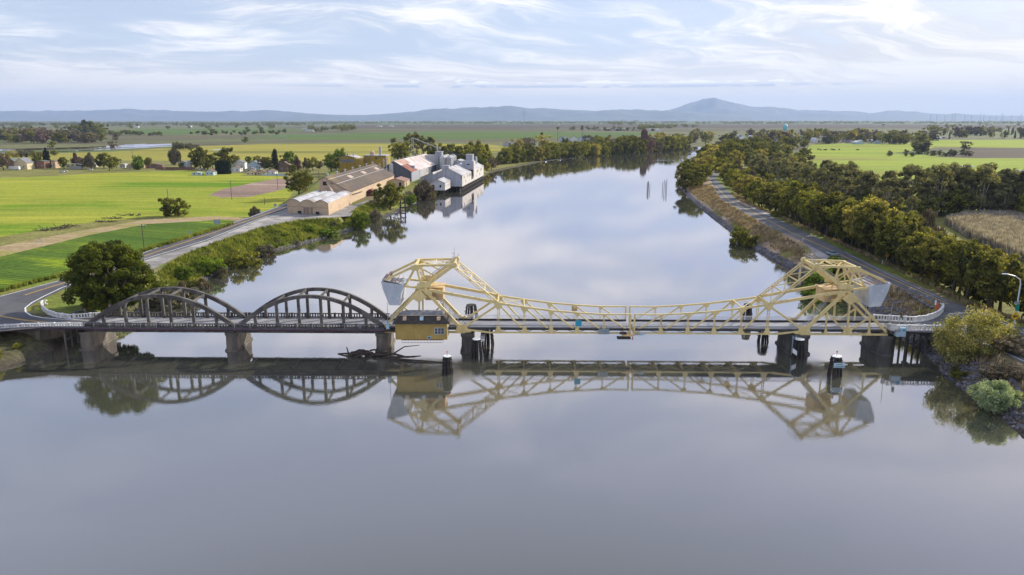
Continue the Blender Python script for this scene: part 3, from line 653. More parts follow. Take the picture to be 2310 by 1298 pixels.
# viaduct spans at both ends
def viaduct(lab, x0, x1, bents, rails, mat, abut):
    o = B(x0, 0, 0); r = empty('approach_viaduct', o, lab, 'viaduct')
    m = MB(); bbox(m, x0, x1, -.6, W + .8, 4.7, 5.505); m.v = [tuple(Vector(v_) - o) for v_ in m.v]; m.build('deck_slab', concrete, r)
    for bx in bents:
        m = MB(); bbox(m, bx - .45, bx + .45, -.7, W + .9, 4.1, 4.698); m.v = [tuple(Vector(v_) - o) for v_ in m.v]; m.build('bent_cap', concrete, r)
        for off in (-.2, 2.2, 4.6, 7.0):
            MB().tube([B(bx, off, -2.5) - o, B(bx, off, 4.098) - o], .24, 8).build('column', pier_con if x0 < 0 else concrete, r)  # east columns: darker concrete stands in for shade from deck, bank and bush
    m = MB(); bbox(m, abut[0], abut[1], -.5, W + .7, -.5, 4.695); m.v = [tuple(Vector(v_) - o) for v_ in m.v]; m.build('abutment', pier_con, r)
    for pts, h in rails: balustrade([p - o for p in pts], h).build('balustrade', mat, r)
wcurve = [B(-93.8, W + .75, 5.5)] + [P(u, v_, 5.5) for u, v_ in [(160, 720), (128, 716), (108, 709), (97, 700), (94, 692), (98, 687), (107, 687)]]
wnear = [B(-94.2, -.75, 5.5), B(-101, -.85, 5.5), B(-107, -1.6, 5.5), B(-112.5, -3.0, 5.5), B(-117, -5.2, 5.5), B(-121, -8.6, 5.5)]
viaduct('curved white railed west approach viaduct by the dark tree', -107.5, -94.3, (-99.2,), [(wcurve, 1.1), (wnear, .8)], whitecon, (-112, -104.5))
ecurve = [B(82.0, W + .8, 5.5)] + [P(u, v_, 5.5) for u, v_ in [(2060, 728), (2090, 724), (2108, 718), (2120, 711), (2127, 703), (2126, 697), (2119, 696)]]
viaduct('white railed east approach viaduct beside the golden bush', 81.6, 97.5, (85.5, 89.8), [(ecurve, 1.35), ([B(82.2, -.65, 5.5), B(98, -.65, 5.5)], 1.3)], whitecon, (93.5, 99))
# pipeline and hand rail on the south side of the arches
m = MB(); pp = [Vector((-150, 137, 4.6)), B(-121, -9.6, 5.2), B(-112.5, -4.0, 5.15), B(-104, -1.9, 5.15), B(-95, -1.5, 5.15), B(-29, -1.5, 5.15), B(-25, -1.3, 5.1)]
tag(m.tube(pp, .27, 10).build('pipeline', pipem, None, (-60, 155, 0), True), 'purple brown pipe running along the near side of the arch spans', 'pipeline')
m = MB(); q = [B(-121, -9.2, 5.7), B(-112.5, -3.6, 5.7), B(-104, -1.75, 5.7), B(-95, -1.3, 5.7), B(-29, -1.3, 5.7)]
rr_ = empty('pipe_hand_rail', q[3], 'thin grey post and wire hand rail above the purple pipe', 'railing'); m = MB(); m2 = MB(); L = path_len(q); s = 0
while s < L:
    p, d = along(q, s); MB().beam(p - q[3] + Vector((0, 0, -.9)), p - q[3] + Vector((0, 0, 1.0)), .09, .09).build('post', galv, rr_); s += 3.45
for a, b_ in zip(q[:-1], q[1:]):
    for zz in (.5, .95): m2.beam(a - q[3] + Vector((0, 0, zz)), b_ - q[3] + Vector((0, 0, zz)), .035, .035)
m2.build('wires', galv, rr_)

# ------------------------------------------------------------------ bascule: two leaves, two towers, two counterweight frames
PU = [.45, 6.2, 12.0, 17.7, 23.5, 29.2]; PZ = [8.65, 8.62, 8.95, 9.42, 10.15, 11.0]
Ez = 11.0; Dn = (45.5, 14.3); Cn = (38.6, 19.45); Bn = (47.0, 19.25); An = (53.5, 16.1); Fn = (37.3, 5.25); Gn = (54.9, 4.95); Mn = (46.5, 4.9); KA = (49.3, 14.85)
for s_, side in ((-1, 'west'), (1, 'east')):
    def X(u): return 26.2 + s_ * u
    o = B(X(Fn[0]), 0, 4.4)
    def T(n, off, dx_=0, dz_=0): return B(X(n[0] + dx_), off, n[1] + dz_) - o
    leaf = empty('bascule_leaf', o, side + 'ern half of the cream steel lifting span' + (', nearer the yellow house' if s_ < 0 else ', nearer the parked pickup'), 'bridge leaf', 'two cream lifting leaves meeting at mid river')
    def bm_(name, a, b, w_, h_, par=leaf, mat=cream): return MB().beam(a, b, w_, h_, (0, 0, 1)).build(name, mat, par)
    for off in (0, W):
        for i in range(5):
            a, b = (PU[i], PZ[i]), (PU[i + 1], PZ[i + 1])
            bm_('top_chord', T(a, off), T(b, off), .32, .28 + .035 * i)
            m = MB(); zt = PZ[i + 1]
            m.laced(T((PU[i + 1], 4.5), off), T((PU[i + 1], zt), off), .26, .36 if i < 4 else .52, .08, .05, 8, (1, 0, 0)); m.build('post', cream, leaf)
            bm_('diagonal', T((PU[i + 1], PZ[i + 1] - .1), off), T((PU[i], 4.75), off), .24, .26 + .02 * i)
            # gussets
            m = MB(); zb = 4.25; w2 = .6 + .09 * i
            m.prism([T((PU[i + 1] - w2, zb), off - .22), T((PU[i + 1] + w2, zb), off - .22), T((PU[i + 1] + .3, 5.7), off - .22), T((PU[i + 1] - .35, 5.7), off - .22)], (0, .44, 0)); m.build('gusset_plate', cream, leaf)
            m = MB(); w2 = .45 + .14 * i; hh = .42 + .15 * i
            m.prism([T((PU[i + 1] - w2, zt + .12), off - .23), T((PU[i + 1] + w2, zt + .12), off - .23), T((PU[i + 1] + w2 * .75, zt - hh * .6), off - .23), T((PU[i + 1] + .25, zt - hh * 1.3), off - .23), T((PU[i + 1] - .25, zt - hh * 1.3), off - .23), T((PU[i + 1] - w2 * .8, zt - hh * .6), off - .23)], (0, .46, 0)); m.build('gusset_plate', cream, leaf)
        bm_('post', T((PU[0], 4.5), off), T((PU[0], PZ[0] + .1), off), .34, .34)
        bm_('bottom_chord', T((PU[0] - .2, 4.42), off), T((31.0, 4.42), off), .36, .30)
        bm_('bottom_chord', T((31.0, 4.42), off), T((Fn[0] - .3, 5.2), off), .36, .42)
        bm_('diagonal', T((PU[5], Ez - .3), off), T((Fn[0] - .5, 5.5), off), .36, .42)
        m = MB(); m.prism([T((Fn[0] - 2.2, 4.5), off - .27), T((Fn[0] + .6, 4.35), off - .27), T((Fn[0] + .8, 5.9), off - .27), T((Fn[0] - .5, 6.4), off - .27)], (0, .54, 0)); m.build('trunnion_plate', cream, leaf)
        m = MB(); bbox(m, min(X(.45), X(37.2)), max(X(.45), X(37.2)), off - .16, off + .16, 5.02, 5.5); m.v = [tuple(Vector(v_) - o) for v_ in m.v]; m.build('stringer', steeldark, leaf)
        sgn = .55 if off == 0 else -.55
        mesh_rail([B(X(.6), off + sgn, 5.5) - o, B(X(37.0), off + sgn, 5.5) - o]).build('lattice_railing', lattice_w, leaf)
        m = MB(); bbox(m, min(X(.45), X(37.2)), max(X(.45), X(37.2)), off + sgn * 1.75 - .12, off + sgn * 1.75 + .12, 5.5, 5.85); m.v = [tuple(Vector(v_) - o) for v_ in m.v]; m.build('wheel_guard', darkwood, leaf)
    for i in range(6):
        bm_('floor_beam', T((PU[i], 4.6), 0.2), T((PU[i], 4.6), W - .2), .3, .62)
    bm_('cross_strut', T((PU[5], Ez + .15), .2), T((PU[5], Ez + .15), W - .2), .3, .4)
    bm_('cross_strut', T((PU[4], PZ[4] + .12), .2), T((PU[4], PZ[4] + .12), W - .2), .22, .25)
    m = MB(); m.beam(T((PU[5], Ez + .1), .1), T((PU[4], PZ[4] + .1), W - .1), .16, .12); m.beam(T((PU[5], Ez + .11), W - .1), T((PU[4], PZ[4] + .11), .1), .16, .12); m.build('top_lacing', cream, leaf)
    for i in range(5):
        m = MB(); m.beam(T((PU[i], 4.35), .2), T((PU[i + 1], 4.35), W - .2), .14, .1); m.beam(T((PU[i], 4.36), W - .2), T((PU[i + 1], 4.36), .2), .14, .1); m.build('bottom_lacing', cream, leaf)
    m = MB(); bbox(m, min(X(.4), X(37.2)), max(X(.4), X(37.2)), .17, W - .17, 5.3, 5.505); m.v = [tuple(Vector(v_) - o) for v_ in m.v]; m.build('roadway', deckmat, leaf)
    # links from the leaf up to the counterweight apex, laced
    for off in (0, W):
        m = MB(); m.laced(T((29.4, Ez + .2), off), T((Cn[0] + .1, Cn[1] - .35), off), .42, .60, .10, .06, 30, (0, 0, 1)); m.build('laced_link', cream, leaf)
    for q_ in (.3, .62, .92):
        a = Vector(T((29.4, Ez + .2), 0)).lerp(Vector(T((Cn[0] + .1, Cn[1] - .35), 0)), q_); b = a + Vector((0, W, 0)); bm_('link_strut', a, b, .22, .26)
    for qa, qb in ((.3, .62), (.62, .92), (.02, .3)):
        la = lambda q_, off: Vector(T((29.4, Ez + .2), off)).lerp(Vector(T((Cn[0] + .1, Cn[1] - .35), off)), q_)
        m = MB(); m.laced(la(qa, .2), la(qb, W - .2), .1, .34, .06, .05, 16, (1, 0, .5)); m.laced(la(qa, W - .2), la(qb, .2), .1, .34, .06, .05, 16, (1, 0, .5)); m.build('link_lacing', cream, leaf)
    # ---- counterweight frame
    o = B(X(Dn[0]), 0, Dn[1])
    cf_ = empty('counterweight_frame', o, side + 'ern rocking steel frame carrying a grey counterweight' + (' above the yellow house' if s_ < 0 else ' near the white balustrade'), 'counterweight', 'rocking frames with counterweights on the steel towers')
    bp = lambda name, a, b, w_, h_, mat=cream: MB().beam(a, b, w_, h_, (0, 0, 1)).build(name, mat, cf_)
    for off in (0, W):
        bp('chord', T(An, off), T(Bn, off), .42, .52); bp('chord', T(Bn, off), T(Cn, off), .42, .46)
        bp('main_strut', T(Cn, off), T(Dn, off), .48, .66)
        bp('strut', T(Bn, off, 0, -.2), T(KA, off), .3, .34); bp('strut', T(Bn, off, -.2, -.2), T(Dn, off, .2, 0), .3, .4)
        bp('arm', T(Dn, off), T((50.2, 14.8), off), .42, .42)
        mid = ((Cn[0] + Dn[0]) / 2 + .3, (Cn[1] + Dn[1]) / 2)
        bp('strut', T(Bn, off, -.4, -.2), T(mid, off), .22, .28)
        m = MB(); c_ = T(Cn, off - .4); n = 16
        m.prism([c_ + Vector((math.cos(2 * math.pi * k_ / n) * .62, 0, math.sin(2 * math.pi * k_ / n) * .62)) for k_ in range(n)], (0, .8, 0)); m.build('apex_pin', cream, cf_)
        m = MB(); m.prism([T((Bn[0] - 1.2, Bn[1] + .25), off - .29), T((Bn[0] + .9, Bn[1] + .1), off - .29), T((Bn[0] + 1.0, Bn[1] - .9), off - .29), T((Bn[0] - .7, Bn[1] - 1.1), off - .29)], (0, .58, 0)); m.build('gusset_plate', cream, cf_)
        m = MB(); m.prism([T((Dn[0] - 1.8, Dn[1] + .2), off - .33), T((Dn[0] + 1.4, Dn[1] + .2), off - .33), T((Dn[0] + 1.2, Dn[1] + 1.0), off - .33), T((Dn[0] - .2, Dn[1] + 1.5), off - .33), T((Dn[0] - 1.8, Dn[1] + 1.2), off - .33)], (0, .66, 0)); m.build('gusset_plate', cream, cf_)
    for nn_, (w_, h_) in (((An), (.3, .4)), ((Bn), (.4, .5)), ((Cn), (.35, .45)), ((43.0, 19.35), (.2, .25)), (KA, (.3, .3)), (Dn, (.4, .5))):
        bp('cross_strut', T(nn_, .25), T(nn_, W - .25), w_, h_)
    for a, b in ((Bn, (43.0, 19.35)), ((43.0, 19.35), Cn), (Bn, KA), (Bn, Dn)):
        m = MB(); m.laced(T(a, .2), T(b, W - .2), .12, .3, .07, .05, 12, (1, .2, 0)); m.laced(T(a, W - .2), T(b, .2), .12, .3, .07, .05, 12, (1, .2, 0)); m.build('lacing', cream, cf_)
    cwp = [(54.5, 15.75), (54.15, 14.1), (52.9, 10.55), (50.5, 10.5), (50.25, 13.2), (49.6, 14.7), (49.75, 15.0)] if s_ < 0 else [(54.5, 15.95), (54.2, 14.3), (53.5, 12.3), (52.9, 10.8), (50.5, 10.65), (50.3, 13.0), (49.9, 14.9), (50.0, 15.2)]
    m = MB(); m.prism([T(p_, -.35) for p_ in cwp], (0, W + .7, 0)); cw = m.build('counterweight', cwgrey, cf_)
    m = MB(); m.prism([T((54.3, 15.86 + .2), -.1), T((50.2, 15.2), -.1), T((50.2, 15.28), -.1), T((54.3, 16.16), -.1)], (0, W + .2, 0)); m.build('counterweight_cover', whiteroof, cf_)
    for i in range(5):
        bp('cover_rib', T((54.2 - i * .9, 16.2 - i * .2), .2), T((54.2 - i * .9, 16.2 - i * .2), W - .2), .08, .08, surf('rust_red_steel', (.16, .10, .085), (.12, .08, .07), 2, .8) if i == 0 and s_ < 0 else MAT['rust_red_steel'])
    m = MB()
    for yy in (0, .9):
        for k_ in range(5): m.beam(T((Cn[0] - .5, Cn[1] + .6), .6 + k_ * 1.4, yy), T((Cn[0] - .5, Cn[1] + 1.6), .6 + k_ * 1.4, yy), .05, .05)
        for zz in (1.1, 1.6): m.beam(T((Cn[0] - .5, Cn[1] + zz), .6, yy), T((Cn[0] - .5, Cn[1] + zz), 6.2, yy), .05, .05)
    for off in (2.2, 3.0):
        m.beam(T(Cn, off, .3, 1.0), T(Dn, off, -.3, 1.6), .07, .07); m.beam(T(Cn, off, .3, .6), T(Dn, off, -.3, 1.1), .07, .07)
    m.build('walkway_railing', galv, cf_)
    m = MB(); m.beam(T(Cn, 3.5, .2, .3), T(Cn, 3.5, .2, 3.4 if s_ < 0 else 1.8), .06, .06); m.beam(T(Cn, 3.5, .2, 1.9), T(Cn, 4.1, .6, 1.9), .3, .12); m.build('antenna', galv, cf_)
    m = MB(); m.beam(T(An, .3, -.2, .45), T(An, W - .3, -.2, .45), .5, .12); m.build('rusty_plate', MAT['rust_red_steel'], cf_)
    # ---- tower
    o = B(X(46.2), 0, 4.6)
    tw = empty('steel_tower', o, side + 'ern fixed steel tower on its pier' + (', half hidden by the yellow house' if s_ < 0 else ', standing clear beside the traffic signal'), 'bridge tower', 'fixed towers of the lifting span')
    bp = lambda name, a, b, w_, h_, mat=cream: MB().beam(a, b, w_, h_, (0, 0, 1)).build(name, mat, tw)
    for off in (0, W):
        bp('leg', T(Dn, off), T(Fn, off), .48, .66); bp('leg', T(Dn, off), T(Gn, off), .42, .5)
        bp('bottom_chord', T((Fn[0], 4.45), off), T((Gn[0] + .3, 4.45), off), .4, .42)
        m = MB(); m.prism([T((Dn[0] + .9, 14.0), off - .31), T((Dn[0] + 2.7, 12.3), off - .31), T((Dn[0] + .9, 11.1), off - .31), T((Dn[0] - .9, 12.4), off - .31)], (0, .62, 0)); m.build('gusset_plate', cream, tw)
        bp('post', T((46.4, 11.3), off), T((46.5, 4.6), off), .34, .36)
        for pu, pz in ((41.8, 9.4), (51.1, 8.7)):
            bp('post', T((pu, pz), off), T((pu, 4.5), off), .26, .28); bp('brace', T((pu - .1 if pu < 45 else pu, pz - .3), off), T(Mn, off), .26, .32)
            m = MB(); m.prism([T((pu - .55, 4.25), off - .2), T((pu + .55, 4.25), off - .2), T((pu + .2, 5.6), off - .2), T((pu - .2, 5.6), off - .2)], (0, .4, 0)); m.build('gusset_plate', cream, tw)
        m = MB(); m.prism([T((Mn[0] - 1.3, 4.25), off - .21), T((Mn[0] + 1.3, 4.25), off - .21), T((Mn[0] + .6, 6.1), off - .21), T((Mn[0] - .6, 6.1), off - .21)], (0, .42, 0)); m.build('gusset_plate', cream, tw)
        m = MB(); m.prism([T((Fn[0] - .9, 4.25), off - .35), T((Fn[0] + 1.5, 4.25), off - .35), T((Fn[0] + 1.0, 5.6), off - .35), T((Fn[0] + .2, 6.3), off - .35), T((Fn[0] - .6, 5.6), off - .35)], (0, .7, 0)); m.build('bearing', cream, tw)
        bp('operating_strut', T((Dn[0] - 1.2, 13.9), off), T((29.0, Ez + .1), off), .42, .60)
        bp('strut_head', T((Dn[0] - .6, 13.6), off), T((Dn[0] - 2.0, 13.4), off), .75, 1.2)
        sgn = .55 if off == 0 else -.55
        mesh_rail([B(X(37.4), off + sgn, 5.5) - o, B(X(54.6), off + sgn, 5.5) - o]).build('lattice_railing', lattice_w, tw)
        m = MB(); bbox(m, min(X(37.3), X(55)), max(X(37.3), X(55)), off - .17, off + .17, 5.0, 5.48); m.v = [tuple(Vector(v_) - o) for v_ in m.v]; m.build('stringer', steeldark, tw)
        m = MB(); bbox(m, min(X(37.3), X(55)), max(X(37.3), X(55)), off + sgn * 1.75 - .12, off + sgn * 1.75 + .12, 5.5, 5.85); m.v = [tuple(Vector(v_) - o) for v_ in m.v]; m.build('wheel_guard', darkwood, tw)
        # stair and hand rails up the inner leg
    m = MB()
    for off in (1.0, 1.9):
        for zz in (.9, 1.3): m.beam(T(Dn, off, -1.2, zz - .8), T((Fn[0] + .8, 5.9), off, 0, zz), .06, .06)
        for k_ in range(8):
            p_ = Vector(T(Dn, off, -1.2, 0)).lerp(Vector(T((Fn[0] + .8, 5.9), off)), k_ / 7.); m.beam(p_, p_ + Vector((0, 0, 1.2)), .05, .05)
    for k_ in range(26):
        p_ = Vector(T(Dn, 1.0, -1.2, 0)).lerp(Vector(T((Fn[0] + .8, 5.9), 1.0)), k_ / 25.); m.beam(p_, p_ + Vector((0, .9, 0)), .28, .04)
    m.build('stair', galv, tw)
    # machinery house between the trusses
    m = MB(); bbox(m, min(X(41.3), X(45.2)), max(X(41.3), X(45.2)), 1.3, 5.7, 11.3, 14.1); m.v = [tuple(Vector(v_) - o) for v_ in m.v]; m.build('machine_house', cream_dark, tw)
    m = MB()
    for k_ in range(6): x = X(41.4 + k_ * .74); m.beam(B(x, 1.25, 11.4) - o, B(x, 1.25, 14.0) - o, .1, .1)
    m.build('machine_house_batten', cream_dark, tw)
    m = MB(); bbox(m, min(X(41.1), X(45.5)), max(X(41.1), X(45.5)), 1.0, 6.0, 14.1, 14.22); m.v = [tuple(Vector(v_) - o) for v_ in m.v]; m.build('machine_house_roof', cream_dark, tw)
    bp('portal_strut', T((43.0, 11.9), .3), T((43.0, 11.9), W - .3), .4, .6); bp('portal_strut', T((48.5, 11.4), .3), T((48.5, 11.4), W - .3), .4, .6)
    m = MB(); bbox(m, min(X(37.25), X(55.1)), max(X(37.25), X(55.1)), .18, W - .18, 5.3, 5.502); m.v = [tuple(Vector(v_) - o) for v_ in m.v]; m.build('roadway', deckmat, tw)
    for u_ in (41.8, 46.5, 51.1, 54.6): bp('floor_beam', T((u_, 4.7), .25), T((u_, 4.7), W - .25), .3, .6)
# centre lock machinery, signs and lights
def plate(name, lab, cat, x, off, z, w_, h_, mat, group=None, th=.08, yaw=0):
    o = B(x, off, z); r = empty(name, o, lab, cat, group, yaw)
    MB().box(-w_ / 2, w_ / 2, -th / 2, th / 2, 0, h_).build('panel', mat, r); return r
r = plate('bridge_sign', 'turquoise panel on the near truss at mid bridge', 'sign', 14.46, -.4, 6.0, 1.35, 1.35, tealp)
for zz in (.2, 1.1): MB().box(-.3, .3, .041, .16, zz, zz + .06).build('bracket', galv, r)
r = plate('bridge_sign', 'tan back of a sign on the far truss at mid bridge', 'sign', 14.2, W + .4, 7.4, 1.25, 1.25, tanwall)
MB().box(-.05, .05, .05, .12, -1.5, 1.3).build('post', galv, r)
r = plate('navigation_board', 'grey blue slatted board hung on the bottom chord', 'sign', 20.0, -.55, 4.3, 2.3, 1.25, surf('grey_blue_slats', (.17, .25, .29), (.12, .19, .23), 2, .6))
for k_ in range(5): MB().box(-1.15, 1.15, -.09, -.042, .1 + k_ * .24, .2 + k_ * .24).build('slat', galv, r)
o = B(24.6, -.5, 3.7); r = empty('navigation_light_platform', o, 'dark hanging platform with lock machinery at the meeting point', 'platform')
MB().box(-1.7, 1.2, -.7, .7, -.35, 0).build('platform', steeldark, r); MB().box(-.7, 1.9, -.6, -.1, .3, .75).build('lock_bar', cream_dark, r)
MB().box(-1.2, .2, -.8, -.2, .8, 1.25).build('gear_box', steeldark, r); MB().beam((2.0, -.4, .6), (3.9, -.4, .7), .3, .25).build('lock_arm', galv, r)
MB().box(3.2, 4.2, -.7, -.2, .55, .95).build('blue_box', ltblue, r)
MB().tube([(1.6, -.5, .2), (1.6, -.5, -.5)], .12).build('lamp', redp, r)
MB().beam((1.2, -.35, 1.9), (.2, -.35, .7), .2, .25).build('strut', cream_dark, r)

# ------------------------------------------------------------------ yellow bridge house
x0, x1 = -24.75, -13.8
o = B((x0 + x1) / 2, -2.6, 4.2); hw = (x1 - x0) / 2
r = empty('bridge_house', o, 'ochre yellow timber operator house with dark hipped roof on the bridge side', 'bridge house')
MB().box(-hw, hw, -2.3, 2.3, 0, 3.75).build('wall', ochre, r)
m = MB()
for xx in (-hw, -hw + 3.9, -hw + 7.35): m.box(xx - .06 if xx > -hw else xx - .05, xx + .07, -2.345, -2.302, 0.05, 3.7)
m.box(-hw - .03, hw + .03, -2.36, -2.303, -.02, .12)
m.build('trim', surf('dark_ochre_trim', (.40, .25, .06), (.35, .2, .05), 1, .7), r)
e = .62
m = MB(); a = [(-hw - e, -2.3 - e, 3.55), (hw + e, -2.3 - e, 3.55), (hw + e, 2.3 + e, 3.55), (-hw - e, 2.3 + e, 3.55)]
b_ = [(-hw + 1.1, -1.35, 5.1), (hw - 1.1, -1.35, 5.1), (hw - 1.1, 1.35, 5.1), (-hw + 1.1, 1.35, 5.1)]
rf = m.add(a + b_, [(0, 1, 2, 3), (4, 5, 6, 7), (0, 1, 5, 4), (1, 2, 6, 5), (2, 3, 7, 6), (3, 0, 4, 7)]).build('roof', shingle, r)
m = MB(); a = [(-hw + .85, -1.6, 5.1), (hw - .85, -1.6, 5.1), (hw - .85, 1.6, 5.1), (-hw + .85, 1.6, 5.1)]; b_ = [(-hw + 1.9, -.5, 5.75), (hw - 1.3, -.5, 5.75), (hw - 1.3, .5, 5.75), (-hw + 1.9, .5, 5.75)]
m.add([(p[0], p[1], p[2] + .02) for p in a] + b_, [(0, 1, 2, 3), (4, 5, 6, 7), (0, 1, 5, 4), (1, 2, 6, 5), (2, 3, 7, 6), (3, 0, 4, 7)]).build('roof_cap', roofgrey, r)
m = MB(); m.box(-hw + .8, hw - .8, -1.7, -1.6, 5.04, 5.2); m.box(hw - .85, hw - .75, -1.6, 1.6, 5.04, 5.2); m.build('roof_trim', surf('pale_tan_trim', (.45, .38, .27), None, 1, .7), r)
for xx, mt in ((-hw + 2.0, tanwall), (-hw + 5.6, ltblue), (-hw + 9.2, tanwall)):
    v_ = MB().prism([(xx - .38, -2.45, 4.25), (xx - .38, -1.7, 4.75), (xx - .38, -1.7, 4.95), (xx - .38, -2.3, 4.8)], (.76, 0, 0)).build('roof_vent', mt, r)
wx = hw - 1.6
wf = MB()
for xx in (-1.05, -.37, .31, .97): wf.box(wx + xx - .06, wx + xx + .06, -2.42, -2.301, 1.15, 2.6)
for zz in (1.1, 2.5): wf.box(wx - 1.12, wx + 1.04, -2.425, -2.301, zz, zz + .13)
wf.box(wx - 1.0, wx + .95, -2.41, -2.301, 1.85, 1.9)
wfo = wf.build('window', silom, r); MB().box(wx - 1.0, wx + .95, -2.35, -2.3015, 1.2, 2.52).build('pane', glass, wfo)
wfo = MB().box(1.25, 2.05, -2.38, -2.301, .12, .72).build('window', ltblue, r); MB().box(1.38, 1.92, -2.40, -2.381, .24, .6).build('pane', glass, wfo)
wfo = MB().box(hw + .001, hw + .08, -1.2, .6, 1.2, 2.4).build('window', frame_w, r); MB().box(hw + .081, hw + .1, -1.05, .45, 1.3, 2.3).build('pane', glass, wfo)
m = MB(); m.box(-hw + 1.2, hw - .9, -2.2, 0, -.22, -.12)
for k_ in range(14): m.beam((-hw + 1.25 + k_ * .68, -2.2, -.75), (-hw + 1.25 + k_ * .68, -2.2, -.12), .04, .04)
m.beam((-hw + 1.2, -2.2, -.75), (hw - 1.0, -2.2, -.75), .06, .06); m.build('catwalk', steeldark, r)
m = MB(); m.beam((-hw + .6, -1.5, .3), (-hw + .6, 3.0, -.1), .3, .3); m.beam((hw - .6, -1.5, .0), (hw - .6, 3.0, -.1), .3, .3); m.beam((0, -1.5, -.1), (0, 3.0, -.1), .3, .3); m.build('bracket', cream, r)
# radar-like box on the far side of the west leaf (dark machinery on the railing)
# traffic gates and signals
def gate(lab, x, off, h=4.2, box=ltblue):
    o = B(x, off, 5.5); r = empty('traffic_gate', o, lab, 'traffic gate', 'raised traffic gates at the ends of the lifting span')
    MB().box(-.35, .35, -.3, .3, 0, 1.35).build('housing', box, r)
    MB().tube([(0, -.05, 1.3), (.1 * (1 if x < 0 else 1), -.05, 1.3 + h)], .06, 6).build('arm', galv, r)
    MB().box(-.5, .5, -.15, .15, 1.0, 1.15).build('pivot', galv, r)
gate('raised gate arm west of the yellow house', -27.0, -1.4, 4.6)
gate('raised gate arm at the east end beside the pale blue cabinet', 81.7, .2, 4.4, galv)
o = B(83.4, -1.3, 4.9); r = empty('control_cabinet', o, 'pale blue control cabinet at the foot of the east tower', 'cabinet')
MB().box(-1.0, 1.0, -.5, .5, -.4, .5).build('platform', ltblue, r); MB().box(-.2, .95, -.45, .45, .5, 1.5).build('cabinet', ltblue, r); MB().box(.2, .8, -.5, -.451, .8, 1.2).build('panel', tealp, r); MB().box(-.95, -.3, -.4, .4, .5, 1.1).build('drum', galv, r)
def signal(lab, x, off, h=2.9):
    o = B(x, off, 5.5); r = empty('traffic_signal', o, lab, 'traffic signal', 'small signals on the bridge')
    MB().tube([(0, 0, 0), (0, 0, h)], .07, 6).build('pole', galv, r)
    hd = MB().box(.1, .5, -.2, .2, h - .7, h + .35).build('signal_head', black, r)
    for k_, mt in enumerate((redp, yellp, greenp)): MB().tube([(.3, -.2, h + .17 - k_ * .33), (.3, -.27, h + .17 - k_ * .33)], .11, 8).build('lens', mt, hd)
    return r
signal('traffic signal on the deck beside the east gate', 84.2, 1.0, 3.2); signal('traffic signal behind the east counterweight', 80.2, 8.0, 3.4)
signal('thin signal pole rising beside the first arch foot', -93.3, 8.2, 2.6); signal('short signal pole on the west curved balustrade', -99.0, 8.0, 1.6)
o = B(-25.5, 6.6, 5.5); r = empty('deck_booth', o, 'white framed grey panel box on the deck behind the west gate', 'cabinet')
MB().box(-.8, .8, -.4, .4, 0, 1.9).build('box', frame_w, r); MB().box(-.65, .35, -.43, -.401, .3, 1.6).build('panel', roofgrey, r)
o = B(98.3, 8.5, 5.5); p = P(2113, 699, 5.5)
r = empty('road_marker', p, 'orange red marker barrel at the end of the curved white balustrade', 'marker'); MB().tube([(0, 0, 0), (0, 0, .2), (0, 0, 1.7)], [.45, .42, .36], 12).build('barrel', redp, r); MB().box(-.5, -.42, -.3, .3, 1.2, 2.3).build('panel', frame_w, r)

# ------------------------------------------------------------------ dolphins, fenders, driftwood
def dolphin(x, y, h, lab, n=9, rad=1.25, sign=None, capc=frame_w, lamp=False):
    r = empty('pile_dolphin', (x, y, 0), lab, 'timber dolphin', 'black timber pile clusters in the river')
    rnd = random.Random(int(x * 7 + y)); pm = MB()
    for k_ in range(n):
        t_ = 2 * math.pi * k_ / n; r0 = rad * 1.05; r1 = rad * .62; hh = h * rnd.uniform(.92, 1.0)
        pm.tube([(math.cos(t_) * r0, math.sin(t_) * r0, -2), (math.cos(t_) * r1, math.sin(t_) * r1, hh)], [.24, .19], 7)
    pm.tube([(0, 0, -2), (0, 0, h)], .3, 8); pm.build('piles', darkwood, r)
    bm2 = MB()
    for zz, q_ in ((h * .45, .86), (h * .8, .72)):
        ring = [(math.cos(2 * math.pi * k_ / 12) * (rad * q_ + .2), math.sin(2 * math.pi * k_ / 12) * (rad * q_ + .2), zz) for k_ in range(13)]
        bm2.tube(ring, .07, 5)
    bm2.build('binding', steeldark, r)
    MB().tube([(0, 0, h - .02), (0, 0, h + .12)], rad * .72, 14).build('cap', capc, r)
    if lamp: MB().tube([(0, 0, h + .1), (0, 0, h + .85)], .06, 6).build('lamp_post', redp, r); MB().tube([(0, 0, h + .85), (0, 0, h + 1.1)], .12, 8).build('lamp', redp if lamp == 1 else black, r)
    return r
dolphin(-13.0, 141.7, 3.6, 'black pile cluster with a white cap and red lamp in front of the yellow house', rad=1.1, lamp=1)
d2 = dolphin(64.7, 140.8, 3.9, 'black pile cluster carrying a pale blue lettered board, in front of the east tower', rad=1.4, lamp=2)
sg = MB().box(-1.15, 1.05, -1.72, -1.64, 2.1, 3.05).build('board', ltblue, d2)
for txt, zz in (('BRIDGE', 2.66), ('CLEARANCE', 2.24)):
    cu_ = bpy.data.curves.new('lettering', 'FONT'); cu_.body = txt; cu_.size = .36; cu_.align_x = 'CENTER'; cu_.extrude = .01; cu_.materials.append(black)
    to = bpy.data.objects.new('lettering', cu_); COL.objects.link(to); to.parent = sg; to.location = (-.05, -1.74, zz); to.rotation_euler = (math.pi / 2, 0, 0)
dolphin(-7.6, 152.2, 4.0, 'black pile cluster with a grey walkway against the west main pier', rad=1.2)
dolphin(-5.5, 161.5, 4.2, 'black pile cluster behind the west main pier', rad=1.4)
d3 = dolphin(61.5, 151.8, 4.1, 'black pile cluster with a small white diamond-set board, at the east main pier', rad=1.35)
